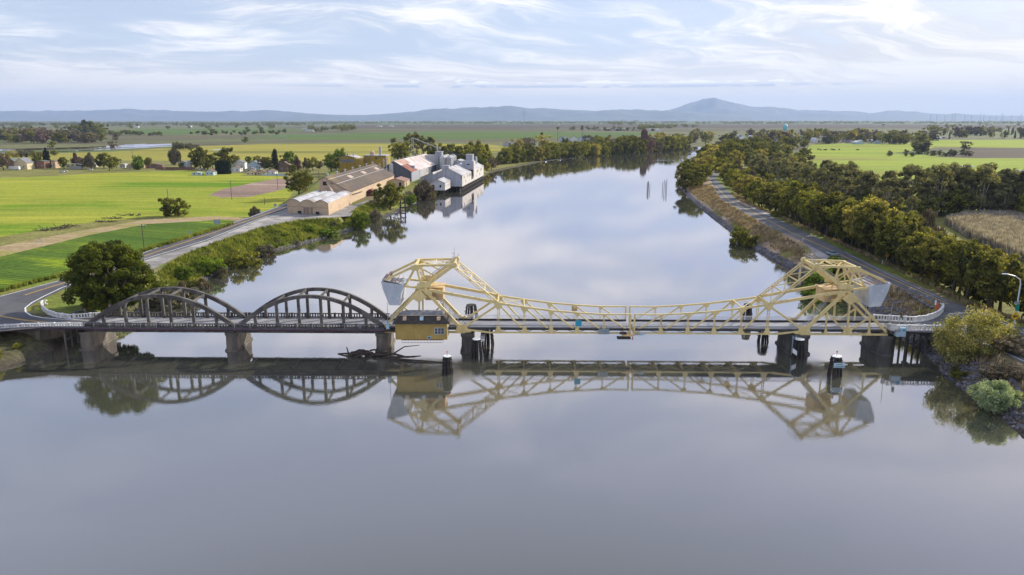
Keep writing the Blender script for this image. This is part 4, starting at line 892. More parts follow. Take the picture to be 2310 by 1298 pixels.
MB().prism([(-1.75, -1.0, 1.5), (-.9, -1.35, .9), (-.9, -1.35, 1.9), (-1.75, -1.0, 2.5)], (.0, -.07, 0)).build('board', frame_w, d3)
dolphin(57.8, 163.5, 3.0, 'low black pile cluster behind the east main pier', rad=1.3)
dolphin(P(1054, 700, 6).x, 186, 3.0, 'black topped pile cluster showing above the west deck railing', rad=1.8, capc=darkwood)
dolphin(59.5, 181, 4.5, 'black pile cluster showing above the east deck railing', rad=1.3, capc=darkwood)
r = empty('fender_walkway', (-6.4, 156, 3.6), 'pale grey grated walkway between the piles by the west main pier', 'walkway'); m = MB(); m.box(-.5, .5, -4, 4.5, 0, .12)
for k_ in range(6): m.box(-.5, .5, -3.8 + k_ * 1.5, -3.3 + k_ * 1.5, .12, .2)
m.build('deck', galv, r)
def pilings(lab, u, v_, n, seed, h):
    p = P(u, v_, 0); r = empty('river_pilings', p, lab, 'pilings', 'old navigation pilings upstream'); rnd = random.Random(seed)
    for k_ in range(n):
        x, y = rnd.uniform(-1.6, 1.6), rnd.uniform(-2, 2); MB().tube([(x, y, -3), (x * .9, y, h * rnd.uniform(.55, 1))], [.2, .16], 7).build('pile', darkwood, r)
pilings('upstream pilings with a leaning stub, the pair nearer mid river', 1465, 430, 4, 3, 8.8)
pilings('upstream pilings nearer the tree-lined road bank', 1498, 430, 4, 8, 9.8)
rnd = random.Random(4); r = empty('driftwood_pile', (-30.5, 153.6, 0), 'dark tangle of driftwood caught against the pier', 'driftwood')
mt_ = MB()
n_ = 14
for k_ in range(26):
    x = rnd.uniform(-4.2, 2.0); y = rnd.uniform(-1.4, 1.6); a_ = rnd.uniform(-.5, .5) ; L = rnd.uniform(1.5, 4)
    zz = rnd.uniform(0, .9) * (1 - abs(x + 1.5) / 6)
    mt_.tube([(x - L / 2 * math.cos(a_), y - L / 2 * math.sin(a_), max(-.1, zz - .2)), (x, y, zz + .15), (x + L / 2 * math.cos(a_), y + L / 2 * math.sin(a_), max(-.1, zz + rnd.uniform(-.3, .3)))], [.22, .2, .08], 6)
mt_.build('tangle', driftm, r)
for pts in ([(1, -1, .2), (5, -1.6, .8), (7.2, -.4, 2.0), (10.5, -.2, 2.3)], [(3, -2, .1), (8, -2.5, .4), (11, -2.2, .5)], [(-4, 0, .3), (-6, .3, .25), (-7.5, .8, .05)], [(4, -2.4, .1), (9, -4.2, .25), (16, -5.2, .12)], [(5, -1.6, .8), (8, -3, .5), (10, -3.4, .7)], [(-5, 0, .4), (-5.4, .2, 1.8)]):
    MB().tube(pts, [.26, .2, .12, .06][:len(pts)] if len(pts) > 2 else [.18, .1], 7).build('branch', driftm, r)

# ------------------------------------------------------------------ vegetation: crowns of leaf-sized faces over real limbs
def leaf_mesh(name, C, R, per, size, rs, shell=.65, aspect=1.0, updir=None):
    C = np.asarray(C, float); R = np.asarray(R, float)
    n = len(C) * per; ci = np.repeat(np.arange(len(C)), per)
    d = rs.normal(size=(n, 3)); d /= np.linalg.norm(d, axis=1)[:, None]
    rad = shell + (1 - shell) * rs.rand(n); rad = np.where(rs.rand(n) < .25, rs.rand(n), rad)
    p = C[ci] + d * (rad[:, None] * R[ci]) if R.ndim == 2 else C[ci] + d * (rad * R[ci])[:, None]
    a = rs.normal(size=(n, 3)) * .7 + d * .0; a /= np.linalg.norm(a, axis=1)[:, None]
    if updir is not None: a = a * .35 + np.array(updir); a /= np.linalg.norm(a, axis=1)[:, None]
    if updir is None:
        nr = d + rs.normal(size=(n, 3)) * .45 + np.array([0, 0, .25]); nr /= np.linalg.norm(nr, axis=1)[:, None]
        a = np.cross(nr, rs.normal(size=(n, 3))); a /= np.linalg.norm(a, axis=1)[:, None]; b = np.cross(nr, a)
    else:
        b = np.cross(a, rs.normal(size=(n, 3))); b /= np.linalg.norm(b, axis=1)[:, None]
    s = size * (.6 + .8 * rs.rand(n))[:, None]
    a = a * s * .5 * aspect; b = b * s * .5 / max(1, aspect * .6)
    V = np.stack([p - a - b * .6, p + a * .2 - b, p + a + b * .5, p - a * .1 + b], 1).reshape(-1, 3)
    return rawmesh(name, V, np.arange(4 * n).reshape(-1, 4))
def limbs(h, h0, R, rs, r0, n=6, name='trunk', mat=None, lean=.06):
    m = MB(); top = Vector((rs.normal() * lean * h, rs.normal() * lean * h, h * .8))
    mid = Vector((top.x * .35, top.y * .35, h0 * .9))
    m.tube([(0, 0, -.6), (0, 0, h0 * .3), mid, (top + mid) / 2, top], [r0 * 1.25, r0, r0 * .8, r0 * .45, r0 * .12], 8)
    for k_ in range(n):
        t_ = 2 * math.pi * (k_ + rs.rand() * .6) / n; zz = h0 * (.75 + rs.rand() * .6); rr_ = R * (.55 + .35 * rs.rand())
        e_ = Vector((math.cos(t_) * rr_, math.sin(t_) * rr_, zz + (h - zz) * (.35 + .4 * rs.rand()))); s_ = Vector((mid.x, mid.y, min(zz, h * .6)))
        m.tube([s_, s_.lerp(e_, .5) + Vector((0, 0, -.08 * h)), e_], [r0 * .5, r0 * .32, r0 * .08], 6)
    me = bpy.data.meshes.new(name); me.from_pydata(m.v, [], m.f); me.materials.append(mat or barkm)
    for p in me.polygons: p.use_smooth = True
    return me
def crown_broad(name, h, h0, R, nc, per, size, seed, flat=1.0, clump=.30):
    rs = np.random.RandomState(seed); C = []; Rr = []
    lob = [(rs.normal() * R * .35, rs.normal() * R * .35, R * (.6 + .35 * rs.rand())) for _ in range(5)]
    zc_ = (h + h0) / 2; hz = (h - h0) / 2
    while len(C) < nc:
        lx, ly, lr = lob[rs.randint(5)]; d = rs.normal(size=3); d /= np.linalg.norm(d); q = .55 + .45 * rs.rand() ** .6
        x, y = lx + d[0] * q * lr, ly + d[1] * q * lr; z_ = zc_ + d[2] * q * hz
        if math.hypot(x, y) > R * 1.1 or z_ < h0 * .8: continue
        C.append((x, y, z_)); r_ = R * clump * (.55 + .7 * rs.rand()); Rr.append((r_, r_, r_ * .75 * flat))
    return leaf_mesh(name, C, Rr, per, size, rs)
def crown_tall(name, h, h0, R, nc, per, size, seed, taper=.6, clump=.35):
    rs = np.random.RandomState(seed); C = []; Rr = []
    for _ in range(nc):
        q = rs.rand() ** .8; z_ = h0 + (h - h0) * q; rr_ = R * math.sin(min(1, .16 + q * .80) * math.pi) ** .35 * (.75 + .25 * math.sin(q * 17 + seed)) * rs.rand() ** .4
        t_ = rs.rand() * 6.28; C.append((math.cos(t_) * rr_, math.sin(t_) * rr_, z_)); r_ = R * clump * (.5 + .8 * rs.rand()); Rr.append((r_, r_, r_ * .9))
    return leaf_mesh(name, C, Rr, per, size, rs)
def crown_cone(name, h, R, nc, per, size, seed):
    rs = np.random.RandomState(seed); C = []; Rr = []
    for _ in range(nc):
        q = rs.rand(); z_ = .3 + (h - .3) * q; rr_ = R * (1 - q) ** .7 * rs.rand() ** .4; t_ = rs.rand() * 6.28
        C.append((math.cos(t_) * rr_, math.sin(t_) * rr_, z_)); r_ = R * .35; Rr.append((r_, r_, r_ * 1.4))
    return leaf_mesh(name, C, Rr, per, size, rs)
def crown_twig(name, h, h0, R, nc, per, size, seed):
    rs = np.random.RandomState(seed); C = []; Rr = []
    for _ in range(nc):
        t_ = rs.rand() * 6.28; q = rs.rand() ** .6; z_ = h0 + (h - h0) * q; rr_ = R * rs.rand() ** .5 * math.sin(min(1, q + .15) * math.pi) ** .5
        C.append((math.cos(t_) * rr_, math.sin(t_) * rr_, z_)); r_ = R * .3; Rr.append((r_, r_, r_ * 1.2))
    return leaf_mesh(name, C, Rr, per, size, rs, aspect=3.5, updir=(0, 0, 1))
rs0 = np.random.RandomState(1)
# kind: (crown mesh list, trunk mesh, nominal height, nominal radius)
K = {}
def kind(key, crowns, trunks, h, R): K[key] = (crowns, trunks, h, R)
kind('oak', [crown_broad('oak_crown', 12, 2.2, 6, 75, 75, .55, 10 + i, 1, .25) for i in range(4)], [limbs(12, 3, 6, rs0, .42) for _ in range(2)], 12, 6)
kind('euc', [crown_tall('eucalyptus_crown', 24, 5, 6.2, 34, 120, .62, 20 + i, clump=.30) for i in range(4)], [limbs(24, 8, 5, rs0, .38, 7, mat=barkpale) for _ in range(2)], 24, 5)
kind('bush', [crown_broad('bush_crown', 4, .2, 2.6, 40, 60, .34, 30 + i, 1, .3) for i in range(3)], [limbs(4, .7, 2, rs0, .14) for _ in range(1)], 4, 2.6)
kind('twig', [crown_twig('twig_crown', 8, 1.2, 3.6, 60, 40, .55, 40 + i) for i in range(3)], [limbs(8, 2, 3, rs0, .2, 7) for _ in range(1)], 8, 3.6)
kind('cyp', [crown_cone('cypress_crown', 11, 1.5, 60, 50, .4, 50 + i) for i in range(2)], [limbs(11, 1, .4, rs0, .2, 2) for _ in range(1)], 11, 1.5)
kind('fir', [crown_cone('conifer_crown', 14, 4.2, 90, 45, .55, 55)], [limbs(14, 2, 1.5, rs0, .3, 4)], 14, 4.2)
kind('far', [crown_broad('far_tree_crown', 9, 1.0, 4.8, 26, 26, 1.0, 60 + i, 1, .36) for i in range(3)], [limbs(9, 2, 3, rs0, .35, 3)], 9, 4.8)
FM = dict(dark=fol_dark, olive=fol_olive, gold=fol_gold, euc=fol_euc, green=fol_green, silver=fol_silver, cyp=fol_cyp, brown=fol_brown, red=fol_red, grey=fol_grey)
VAR = {}
def variant(me, key):
    q = (me.name, key)
    if q not in VAR: c = me.copy(); c.materials.clear(); c.materials.append(FM[key]); VAR[q] = c
    return VAR[q]
def plant(k_, leaf, p, h, lab, cat='tree', group=None, name=None, rnd=random, wide=1.0, sink=0):
    crowns, trunks, H0, R0 = K[k_]
    z_ = p[2] if len(p) > 2 and p[2] is not None else zat(p[0], p[1])
    nm = name or {'oak': 'broadleaf_tree', 'high': 'broadleaf_tree', 'euc': 'eucalyptus_tree', 'bush': 'bush', 'twig': 'bare_tree', 'cyp': 'cypress_tree', 'fir': 'conifer_tree', 'far': 'distant_tree'}[k_]
    r = empty(nm, (p[0], p[1], z_ - sink), lab, cat, group, rnd.uniform(0, 6.28)); s = h / H0; r.scale = (s * wide * rnd.uniform(.92, 1.1), s * wide * rnd.uniform(.92, 1.1), s)
    c = bpy.data.objects.new('crown', variant(rnd.choice(crowns), leaf)); COL.objects.link(c); c.parent = r
    t_ = bpy.data.objects.new('trunk', rnd.choice(trunks)); COL.objects.link(t_); t_.parent = r
    return r
ONES = ['', 'first', 'second', 'third', 'fourth', 'fifth', 'sixth', 'seventh', 'eighth', 'ninth', 'tenth', 'eleventh', 'twelfth', 'thirteenth', 'fourteenth', 'fifteenth', 'sixteenth', 'seventeenth', 'eighteenth', 'nineteenth']
TENS = {2: 'twent', 3: 'thirt', 4: 'fort', 5: 'fift', 6: 'sixt', 7: 'sevent', 8: 'eight', 9: 'ninet'}
def nth(i):
    if i < 20: return ONES[i]
    t_, o_ = divmod(i, 10)
    if i >= 100: return 'hundred and ' + nth(i - 100) if i > 100 else 'hundredth'
    return TENS[t_] + ('ieth' if o_ == 0 else 'y-' + ONES[o_])
R = random.Random(11)
kind('high', [crown_broad('oak_crown', 12, 3.7, 5.8, 72, 75, .52, 110 + i, 1, .25) for i in range(4)], [limbs(12, 3.8, 6, rs0, .42) for _ in range(3)], 12, 6)
FM['deep'] = foliage('deep_oak_leaves', (.050, .058, .016), (.225, .215, .045))  # darker leaf tone for most of the east roadside row
# --- big dark tree by the west approach
p = (-96.8, 174.0)
r = empty('broadleaf_tree', (p[0], p[1], 4.2), 'largest dark green tree, standing beside the west end of the arch bridge', 'tree')
rs = np.random.RandomState(3)
Cc = []; Rr = []
while len(Cc) < 330:
    d = rs.normal(size=3); d /= np.linalg.norm(d); q = .5 + .5 * rs.rand() ** .5
    x, y, z_ = d[0] * q * 9.2, d[1] * q * 7.6, 9.0 + d[2] * q * 8.6
    if z_ < .8: continue
    if z_ > 11 and abs(x) > 8.6 - (z_ - 11) * .55: continue
    Cc.append((x, y, z_)); r_ = rs.uniform(.9, 1.9); Rr.append((r_, r_, r_ * .7))
for x, z_ in ((10.2, 6), (10.8, 7), (10, 8.5), (11, 5.5), (-10.2, 3), (-10.6, 4), (-9.8, 5)): Cc.append((x, 0, z_)); Rr.append((1.5, 1.5, 1.1))
link('crown', leaf_mesh('crown', Cc, Rr, 110, .46, rs), foliage('deep_green_cypress_leaves', (.036, .052, .010), (.125, .145, .016), rnd=.3, scale=.35), r); link('trunk', limbs(16, 4, 9, rs, .7, 9), None, r)
# --- shrubs round it and along the left river bank
def P3(u, v_, z_): q = P(u, v_, z_); return (q.x, q.y, None)
bank = [('bush', 'grey', 395, 668, 2, 6.5, 1.3, 'grey green round shrub against the big dark tree'), ('twig', 'brown', 412, 668, 1.5, 6.5, .9, 'pinkish brown bare shrub at the water beside the big dark tree'),
        ('bush', 'grey', 370, 670, 3, 6, 1.2, 'grey green shrub half behind the first arch'), ('twig', 'brown', 455, 640, 1.5, 4, 1.2, 'low brown shrub on the bank past the arch'),
        ('bush', 'green', 415, 620, 3.5, 4.5, 1, 'yellow green shrub on the bank top near the gravel shoulder'), ('bush', 'green', 478, 602, 3, 6.2, 1.1, 'bright green bank tree nearest the arches'),
        ('bush', 'olive', 548, 585, 2.5, 7.2, 1.1, 'tall dark olive bank shrub halfway to the warehouse'), ('twig', 'grey', 575, 590, 1, 4, 1.2, 'grey twiggy shrub leaning over the water'),
        ('bush', 'grey', 598, 565, 2, 4.5, 1.15, 'rounded grey green shrub on the grass bank'), ('twig', 'grey', 500, 618, 1, 4, 1.3, 'straggly grey shrub hanging over the water'),
        ('bush', 'olive', 440, 628, 3, 3.8, 1.2, 'small olive shrub between the brown shrub and the bank tree'),
        ('bush', 'green', 742, 522, 2.4, 3.8, 1.8, 'bright green vine mound below the bow-roofed warehouse'), ('bush', 'green', 700, 520, 3, 3, 1.7, 'low green mound on the bank before the warehouse'),
        ('oak', 'green', 815, 505, 2.5, 9.5, 1.05, 'round green bank tree beside the conveyor bridge'), ('twig', 'grey', 848, 492, 2, 6.5, 1.2, 'grey bare shrub behind the round green bank tree'),
        ('oak', 'dark', 880, 462, 4.5, 15.5, 1.0, 'tall dark tree rising over the conveyor bridge'), ('bush', 'green', 926, 450, 3, 6, 1.0, 'small green tree beside the conveyor bridge end'),
        ('twig', 'brown', 958, 436, 4, 12, 1.2, 'brown leafless tree beside the white waterside annex'), ('oak', 'green', 972, 441, 2, 9.5, .75, 'bright green tree at the foot of the brown leafless tree'),
        ('bush', 'olive', 505, 640, .8, 2, 1.5, 'low olive scrub at the water edge by the bank trees')]
for k_, lf, u, v_, z_, h, wd, lab in bank:
    plant(k_, lf, P3(u, v_, z_), h, lab, 'tree' if k_ in ('oak', 'twig') and h > 6 else 'shrub', 'trees and shrubs on the left river bank', rnd=R, wide=wd, sink=.3)
# many small shrubs on that bank
spots = []
for i in range(48):
    t_ = R.random(); a = Vector(P(412, 573, 5)).lerp(Vector(P(800, 480, 5)), t_); b_ = Vector(P(430, 650, 0)).lerp(Vector(P(850, 496, 0)), t_)
    q = a.lerp(b_, R.uniform(.12, .97)); spots.append((q.x, q.y))
spots = [s for s in spots if not inside(np.array([s[0]]), np.array([s[1]]), RIVER)[0] and not inside(np.array([s[0]]), np.array([s[1]]), LTOP)[0]]
spots.sort(key=lambda s: s[1])
for i, (x, y) in enumerate(spots):
    plant('bush', R.choice(['green', 'green', 'green', 'olive', 'grey']), (x, y, None), R.uniform(.8, 2.0), 'low scrub bush on the grassy left bank, ' + nth(i + 1) + ' counting from the arches towards the warehouse', 'shrub', 'low scrub on the left river bank', name='scrub_bush', rnd=R, wide=1.3, sink=.3)
for i, (x, y, h, lf) in enumerate([(-113, 148, 3, 'olive'), (-108, 147, 2.2, 'olive'), (-112.5, 142, 2.2, 'brown'), (-106.5, 152.5, 1.4, 'olive'), (-116, 145, 3, 'olive'), (-110.5, 150, 2, 'brown'), (-115, 151, 2.5, 'grey'), (-109.5, 144, 1.6, 'brown'), (-117.5, 149, 2.5, 'brown'), (-111, 153.5, 1.6, 'grey'), (-114.5, 139, 1.6, 'red'), (-119, 143, 3, 'grey')]):
    plant('bush', lf, (x, y, None), h, nth(i + 1) + ' scrub bush on the dark corner bank below the west abutment', 'shrub', 'scrub below the west abutment', rnd=R, wide=1.3, sink=.4)
# field trees left
plant('bush', 'dark', P3(395, 487, .5), 9.6, 'lone dark rounded tree beside the dirt track in the bright field', 'tree', rnd=R, wide=1.05)
plant('oak', 'dark', P3(675, 441, 3), 15, 'large dark tree between the field and the bow-roofed warehouse', 'tree', rnd=R, wide=1.0)
plant('oak', 'dark', P3(690, 436, 3), 11.5, 'smaller dark tree just behind the large one by the warehouse', 'tree', rnd=R, wide=.9)
plant('twig', 'grey', P3(575, 487, 3), 5, 'bare grey shrub at the roadside sign before the warehouse', 'shrub', rnd=R, wide=1.3)
# farmstead and roadside trees along the far left houses (u, v_base, height, kind, leaf, label)
yard = [(8, 384, 17, 'oak', 'brown', 'brown tree beside the gabled house at the far left'), (52, 381, 14, 'cyp', 'cyp', 'slim cypress beside the gabled cream house'), (64, 381, 15, 'cyp', 'cyp', 'taller cypress right of the gabled cream house'),
        (88, 380, 13, 'oak', 'dark', 'round dark tree behind the brown brick house'), (103, 379, 17, 'cyp', 'cyp', 'first cypress against the brick house'), (108, 379, 20, 'cyp', 'cyp', 'tallest cypress against the brick house'), (113, 379, 17, 'cyp', 'cyp', 'third cypress against the brick house'),
        (145, 381, 12, 'oak', 'dark', 'dark round tree beside the white awning'), (172, 379, 13, 'twig', 'red', 'reddish bare tree behind the white awning'), (185, 381, 11, 'oak', 'brown', 'brown tree behind the white awning'), (205, 382, 14, 'twig', 'grey', 'wide grey green bare tree past the awning'),
        (235, 380, 16, 'oak', 'dark', 'dark tree behind the yellowish willow'), (247, 386, 13, 'oak', 'olive', 'yellowish willow on the field edge'), (263, 380, 12, 'oak', 'dark', 'dark tree beside the white trailer'), (314, 383, 13, 'bush', 'green', 'green bushy tree right of the tan low roof'),
        (336, 376, 10, 'oak', 'olive', 'olive tree behind the tan sheds'), (395, 372, 17, 'twig', 'grey', 'tall thin bare tree near the tank'), (410, 382, 7, 'oak', 'olive', 'low olive tree by the timber fence'),
        (452, 380, 22, 'oak', 'dark', 'tall dark tree above the parked white cars'), (443, 381, 11, 'oak', 'dark', 'lower dark tree under the tall one'), (480, 381, 15, 'oak', 'dark', 'dark tree left of the hedge block'), (508, 383, 22, 'oak', 'dark', 'domed dark tree behind the hedge block'), (468, 384, 10, 'oak', 'dark', 'low dark tree in the farm yard'),
        (535, 370, 9, 'oak', 'olive', 'olive tree behind the white farmhouse'), (560, 371, 9, 'oak', 'green', 'green tree behind the grey roofed house'), (580, 372, 10, 'oak', 'olive', 'second olive tree behind the farmhouses'),
        (597, 384, 13, 'oak', 'brown', 'brown tree beside the blue grey house'), (608, 385, 13, 'oak', 'dark', 'dark tree left of the conifer'), (622, 385, 20, 'fir', 'cyp', 'tall dark pointed conifer among the farmhouses'), (652, 382, 18, 'oak', 'green', 'light green tree right of the conifer'), (640, 386, 12, 'oak', 'brown', 'brown tree in front of the weathered barn'),
        (672, 384, 11, 'twig', 'red', 'reddish bare tree past the barn'), (690, 383, 10, 'twig', 'brown', 'brown bare tree past the barn'), (706, 385, 13, 'oak', 'olive', 'olive tree past the reddish bare trees'), (660, 394, 9, 'oak', 'dark', 'dark tree at the edge of the dirt lot'), (722, 383, 9, 'oak', 'brown', 'small brown tree nearing the green grove'),
        (748, 392, 17, 'oak', 'green', 'bright green tree left of the ochre mill'), (768, 390, 18, 'oak', 'green', 'second bright green tree left of the ochre mill'), (782, 396, 14, 'oak', 'dark', 'dark tree in front of the ochre mill'), (760, 398, 12, 'oak', 'dark', 'dark shrubby tree below the green grove'), (792, 398, 12, 'oak', 'dark', 'dark tree between the mill and the long roof')]
for u, v_, h, kk, lf, lab in yard: plant(kk, lf, P3(u, v_, .5), h, lab, 'tree', 'trees round the far left farmsteads', rnd=R, wide=.85 if kk != 'cyp' else 1.0)
# grove behind the mill, between mill and river
grove = [(890, 22, 'euc'), (905, 20, 'oak'), (925, 26, 'euc'), (940, 27, 'euc'), (955, 24, 'euc'), (972, 24, 'euc'), (1003, 16, 'oak'), (1020, 17, 'oak'), (1040, 19, 'oak'), (1063, 20, 'twig'), (1080, 21, 'twig'), (1098, 17, 'twig'), (1075, 20, 'oak'), (985, 18, 'oak'), (1052, 15, 'oak'), (1092, 15, 'oak')]
grove.sort()
for i, (u, h, kk) in enumerate(grove):
    v_ = 377 - (u - 890) * .02 + R.uniform(-2, 2) + (0 if kk != 'oak' else 3)
    plant(kk, {'euc': 'euc', 'oak': R.choice(['dark', 'olive', 'green']), 'twig': 'olive'}[kk], P3(u, v_, 1), h * 1.12, nth(i + 1) + ' tree from the left in the grove behind the grain mill', 'tree', 'grove behind the grain mill', rnd=R, wide=.9)
for i, (u, v_, h, lf) in enumerate([(1098, 388, 9, 'gold'), (1108, 384, 12, 'brown'), (1088, 384, 11, 'green'), (1118, 378, 8, 'brown'), (1128, 372, 10, 'olive'), (1105, 376, 14, 'olive')]):
    plant('oak', lf, P3(u, v_, .5), h, nth(i + 1) + ' shrubby tree on the low shore past the white waterside building', 'tree', 'shore scrub past the white building', rnd=R, wide=.9)
# --- left far bank line of trees
line = [(1142, 368, 22, 'dark'), (1158, 366, 24, 'dark'), (1172, 364, 21, 'olive'), (1190, 363, 25, 'dark'), (1205, 361, 19, 'olive'), (1216, 361, 21, 'gold'), (1228, 360, 22, 'olive'), (1240, 358, 25, 'dark'), (1252, 357, 24, 'dark'), (1266, 356, 23, 'dark'), (1278, 355, 24, 'dark'), (1290, 354, 23, 'dark'), (1303, 353, 25, 'dark'), (1316, 351.5, 24, 'olive'), (1330, 350.5, 25, 'dark'), (1342, 350, 23, 'gold'), (1356, 349, 24, 'olive'),
        (1370, 347.5, 25, 'dark'), (1384, 347, 26, 'dark'), (1396, 346, 30, 'dark'), (1410, 345, 32, 'dark'), (1424, 344.5, 34, 'dark'), (1438, 343.5, 31, 'dark'), (1452, 342.5, 36, 'red'), (1466, 341, 26, 'dark'), (1480, 340, 24, 'brown'), (1492, 339, 28, 'dark'), (1505, 338, 30, 'dark'), (1520, 336.5, 31, 'olive'), (1534, 335.5, 30, 'dark'), (1546, 334, 24, 'grey')]
for i, (u, v_, h, lf) in enumerate(line):
    plant('twig' if lf in ('red',) else 'oak', lf, P3(u, v_ - 1.0, 2), h * 1.02, nth(i + 1) + ' tree from the mill in the line along the far left river bank', 'tree', 'trees lining the far left river bank', rnd=R, wide=.86, sink=h * .16)
for i in range(46):
    u = 1150 + i * 9.2; v_ = 343 - (u - 1150) * .042 + R.uniform(-6, 0)
    if u < 1340 and R.random() < .6: continue
    plant('far', R.choice(['dark', 'olive', 'brown', 'grey', 'gold']), P3(u, v_, .5), R.uniform(14, 22), nth(i + 1) + ' of the smaller trees behind the far left bank line, counting rightward', 'tree', 'trees behind the far left bank line', rnd=R)
# --- right bank row beside the road
row = [(2325, 722), (2215, 703), (2168, 676), (2137, 662), (2096, 640), (2064, 630), (2047, 615), (2022, 604), (2004, 601), (1986, 590), (1966, 582), (1948, 574), (1930, 567), (1913, 560), (1893, 552), (1876, 545), (1858, 537), (1840, 528), (1823, 520), (1806, 512), (1788, 504), (1770, 497), (1750, 487), (1730, 476), (1712, 467), (1694, 460), (1676, 450), (1660, 438), (1648, 428), (1636, 416), (1628, 408), (1622, 400)]
row += [(2400, 770), (2490, 815)]
row.sort(key=lambda q: -q[1])
n_off = 0
for i, (u, v_) in enumerate(row):
    q = P(u, v_, 4.6); h = R.uniform(13.5, 16) if v_ > 620 else (R.uniform(15.5, 18.5) if v_ > 500 else R.uniform(12.5, 15))
    if u in (1770, 1750): h = 12
    lf = R.choice(['dark', 'olive', 'dark', 'olive', 'gold']) if u < 1700 else R.choice(['deep', 'dark', 'deep', 'olive'])
    if u in (1948, 1930): lf = 'gold'
    plant('high' if u > 1690 else 'oak', lf, (q.x + 1.5, q.y, None), h, nth(i + 1) + ' tree of the roadside row on the east bank, counted away from the street lamp', 'tree', 'roadside row of trees on the east bank', rnd=R, wide=.93)
# second rank and thicket behind the row
sec = []
for i, (u, v_) in enumerate(row[2:]):
    q = P(u, v_, 4.6); sec.append((q.x + R.uniform(10, 15), q.y + R.uniform(-3, 5), R.uniform(12, 16)))
for i, (u, v_) in enumerate(row[12:]):
    q = P(u, v_, 4.6); sec.append((q.x + R.uniform(22, 32), q.y + R.uniform(-3, 8), R.uniform(9, 15)))
sec.sort(key=lambda s: s[1])
for i, (x, y, h) in enumerate(sec):
    kk_ = R.choice(['oak', 'oak', 'oak', 'twig']) if x > 130 else 'oak'; plant(kk_, R.choice(['olive', 'dark', 'gold', 'olive', 'euc'] if kk_ == 'oak' else ['grey', 'brown', 'olive']), (x, y, None), h, nth(i + 1) + ' tree of the thicket behind the roadside row, counted away from the bridge', 'tree', 'thicket behind the east roadside row', rnd=R)
# eucalyptus belt beyond, running from the road towards the right edge
euc = []
belt = [(2330, 498), (2300, 492), (2268, 489), (2240, 487), (2210, 486), (2185, 488), (2160, 486), (2130, 483), (2105, 484), (2080, 482), (2050, 480), (2025, 474), (2000, 470), (1975, 466), (1950, 461), (1925, 455), (1900, 449), (1875, 442), (1850, 436), (1822, 430), (1795, 424), (1770, 416), (1745, 410), (1720, 404), (1700, 398)]
for (u, v_) in belt:
    for dv, pr in ((0, 1), (-9, .9), (-17, .55)):
        if R.random() < pr: euc.append((u + R.uniform(-10, 10), v_ + dv + R.uniform(-2, 2), R.uniform(15, 25) if u > 2000 else R.uniform(13, 22)))
for k_ in range(22): euc.append((2115 + k_ * 11 + R.uniform(-5, 5), 487 + R.uniform(-6, 3), R.uniform(19, 27)))
for _ in range(75):
    u = R.uniform(1690, 2110); c_ = np.interp(u, [1690, 1800, 1900, 2000, 2110], [396, 424, 449, 470, 484]); euc.append((u, c_ + R.uniform(-26, 26), R.uniform(11, 22)))
euc += [(2370, 500, 24), (2410, 500, 24), (2360, 480, 26)]
euc.sort(key=lambda q: -q[0])
for i, (u, v_, h) in enumerate(euc):
    kk = 'euc' if R.random() < .78 else ('twig' if R.random() < .5 else 'oak')
    plant(kk, 'euc' if kk == 'euc' else R.choice(['grey', 'brown', 'olive']), P3(u, v_, .5), h if kk == 'euc' else h * .6, nth(i + 1) + ' tree of the tall grey green belt behind the corn stubble, counted leftward', 'tree', 'tall belt of trees behind the corn stubble', rnd=R, wide=1.2)
# trees of the point, left of the road where it bends
pt = [(1548, 424, 14, 'dark'), (1570, 421, 15, 'dark'), (1590, 414, 13, 'dark'), (1560, 404, 14, 'olive'), (1540, 396, 13, 'dark'), (1588, 396, 15, 'gold'), (1606, 392, 14, 'olive'), (1575, 384, 14, 'dark'), (1552, 384, 12, 'dark'), (1600, 378, 17, 'gold'), (1622, 384, 16, 'dark'), (1640, 392, 14, 'olive'), (1655, 402, 13, 'gold'), (1672, 412, 14, 'brown'), (1690, 424, 12, 'olive'), (1590, 368, 18, 'olive'), (1615, 366, 20, 'gold'), (1640, 370, 20, 'dark'), (1660, 380, 18, 'gold'), (1630, 356, 20, 'olive'), (1650, 358, 22, 'dark'), (1675, 366, 20, 'olive'), (1690, 378, 17, 'dark'), (1600, 356, 18, 'dark'),
      (1660, 346, 22, 'dark'), (1680, 350, 22, 'olive'), (1700, 358, 22, 'dark'), (1715, 372, 18, 'gold'), (1640, 343, 20, 'olive'), (1720, 350, 20, 'dark'), (1740, 362, 19, 'olive'), (1620, 346, 18, 'grey'), (1690, 340, 22, 'dark'), (1705, 336, 22, 'olive'), (1730, 338, 20, 'dark'), (1660, 337, 20, 'brown'), (1755, 345, 18, 'dark'), (1775, 352, 16, 'olive'), (1760, 374, 16, 'dark'), (1785, 380, 14, 'gold'), (1800, 372, 14, 'dark'), (1775, 392, 15, 'gold'), (1800, 398, 14, 'olive'), (1740, 385, 15, 'brown'), (1720, 392, 14, 'grey'), (1815, 360, 15, 'dark'), (1825, 388, 12, 'dark'), (1790, 336, 19, 'dark'), (1815, 334, 15, 'dark'), (1770, 333, 20, 'olive')]
pt.sort(key=lambda q: -q[1])
for i, (u, v_, h, lf) in enumerate(pt):
    q = P(u, v_, 3.5 if v_ > 380 else 1)
    if inside(np.array([q.x]), np.array([q.y]), RIVER)[0]: q.x += 14
    plant('oak', lf, (q.x, q.y, None), h, nth(i + 1) + ' tree counting upstream in the wood on the point where the road bends', 'tree', 'wood on the point by the road bend', rnd=R, wide=1.05)
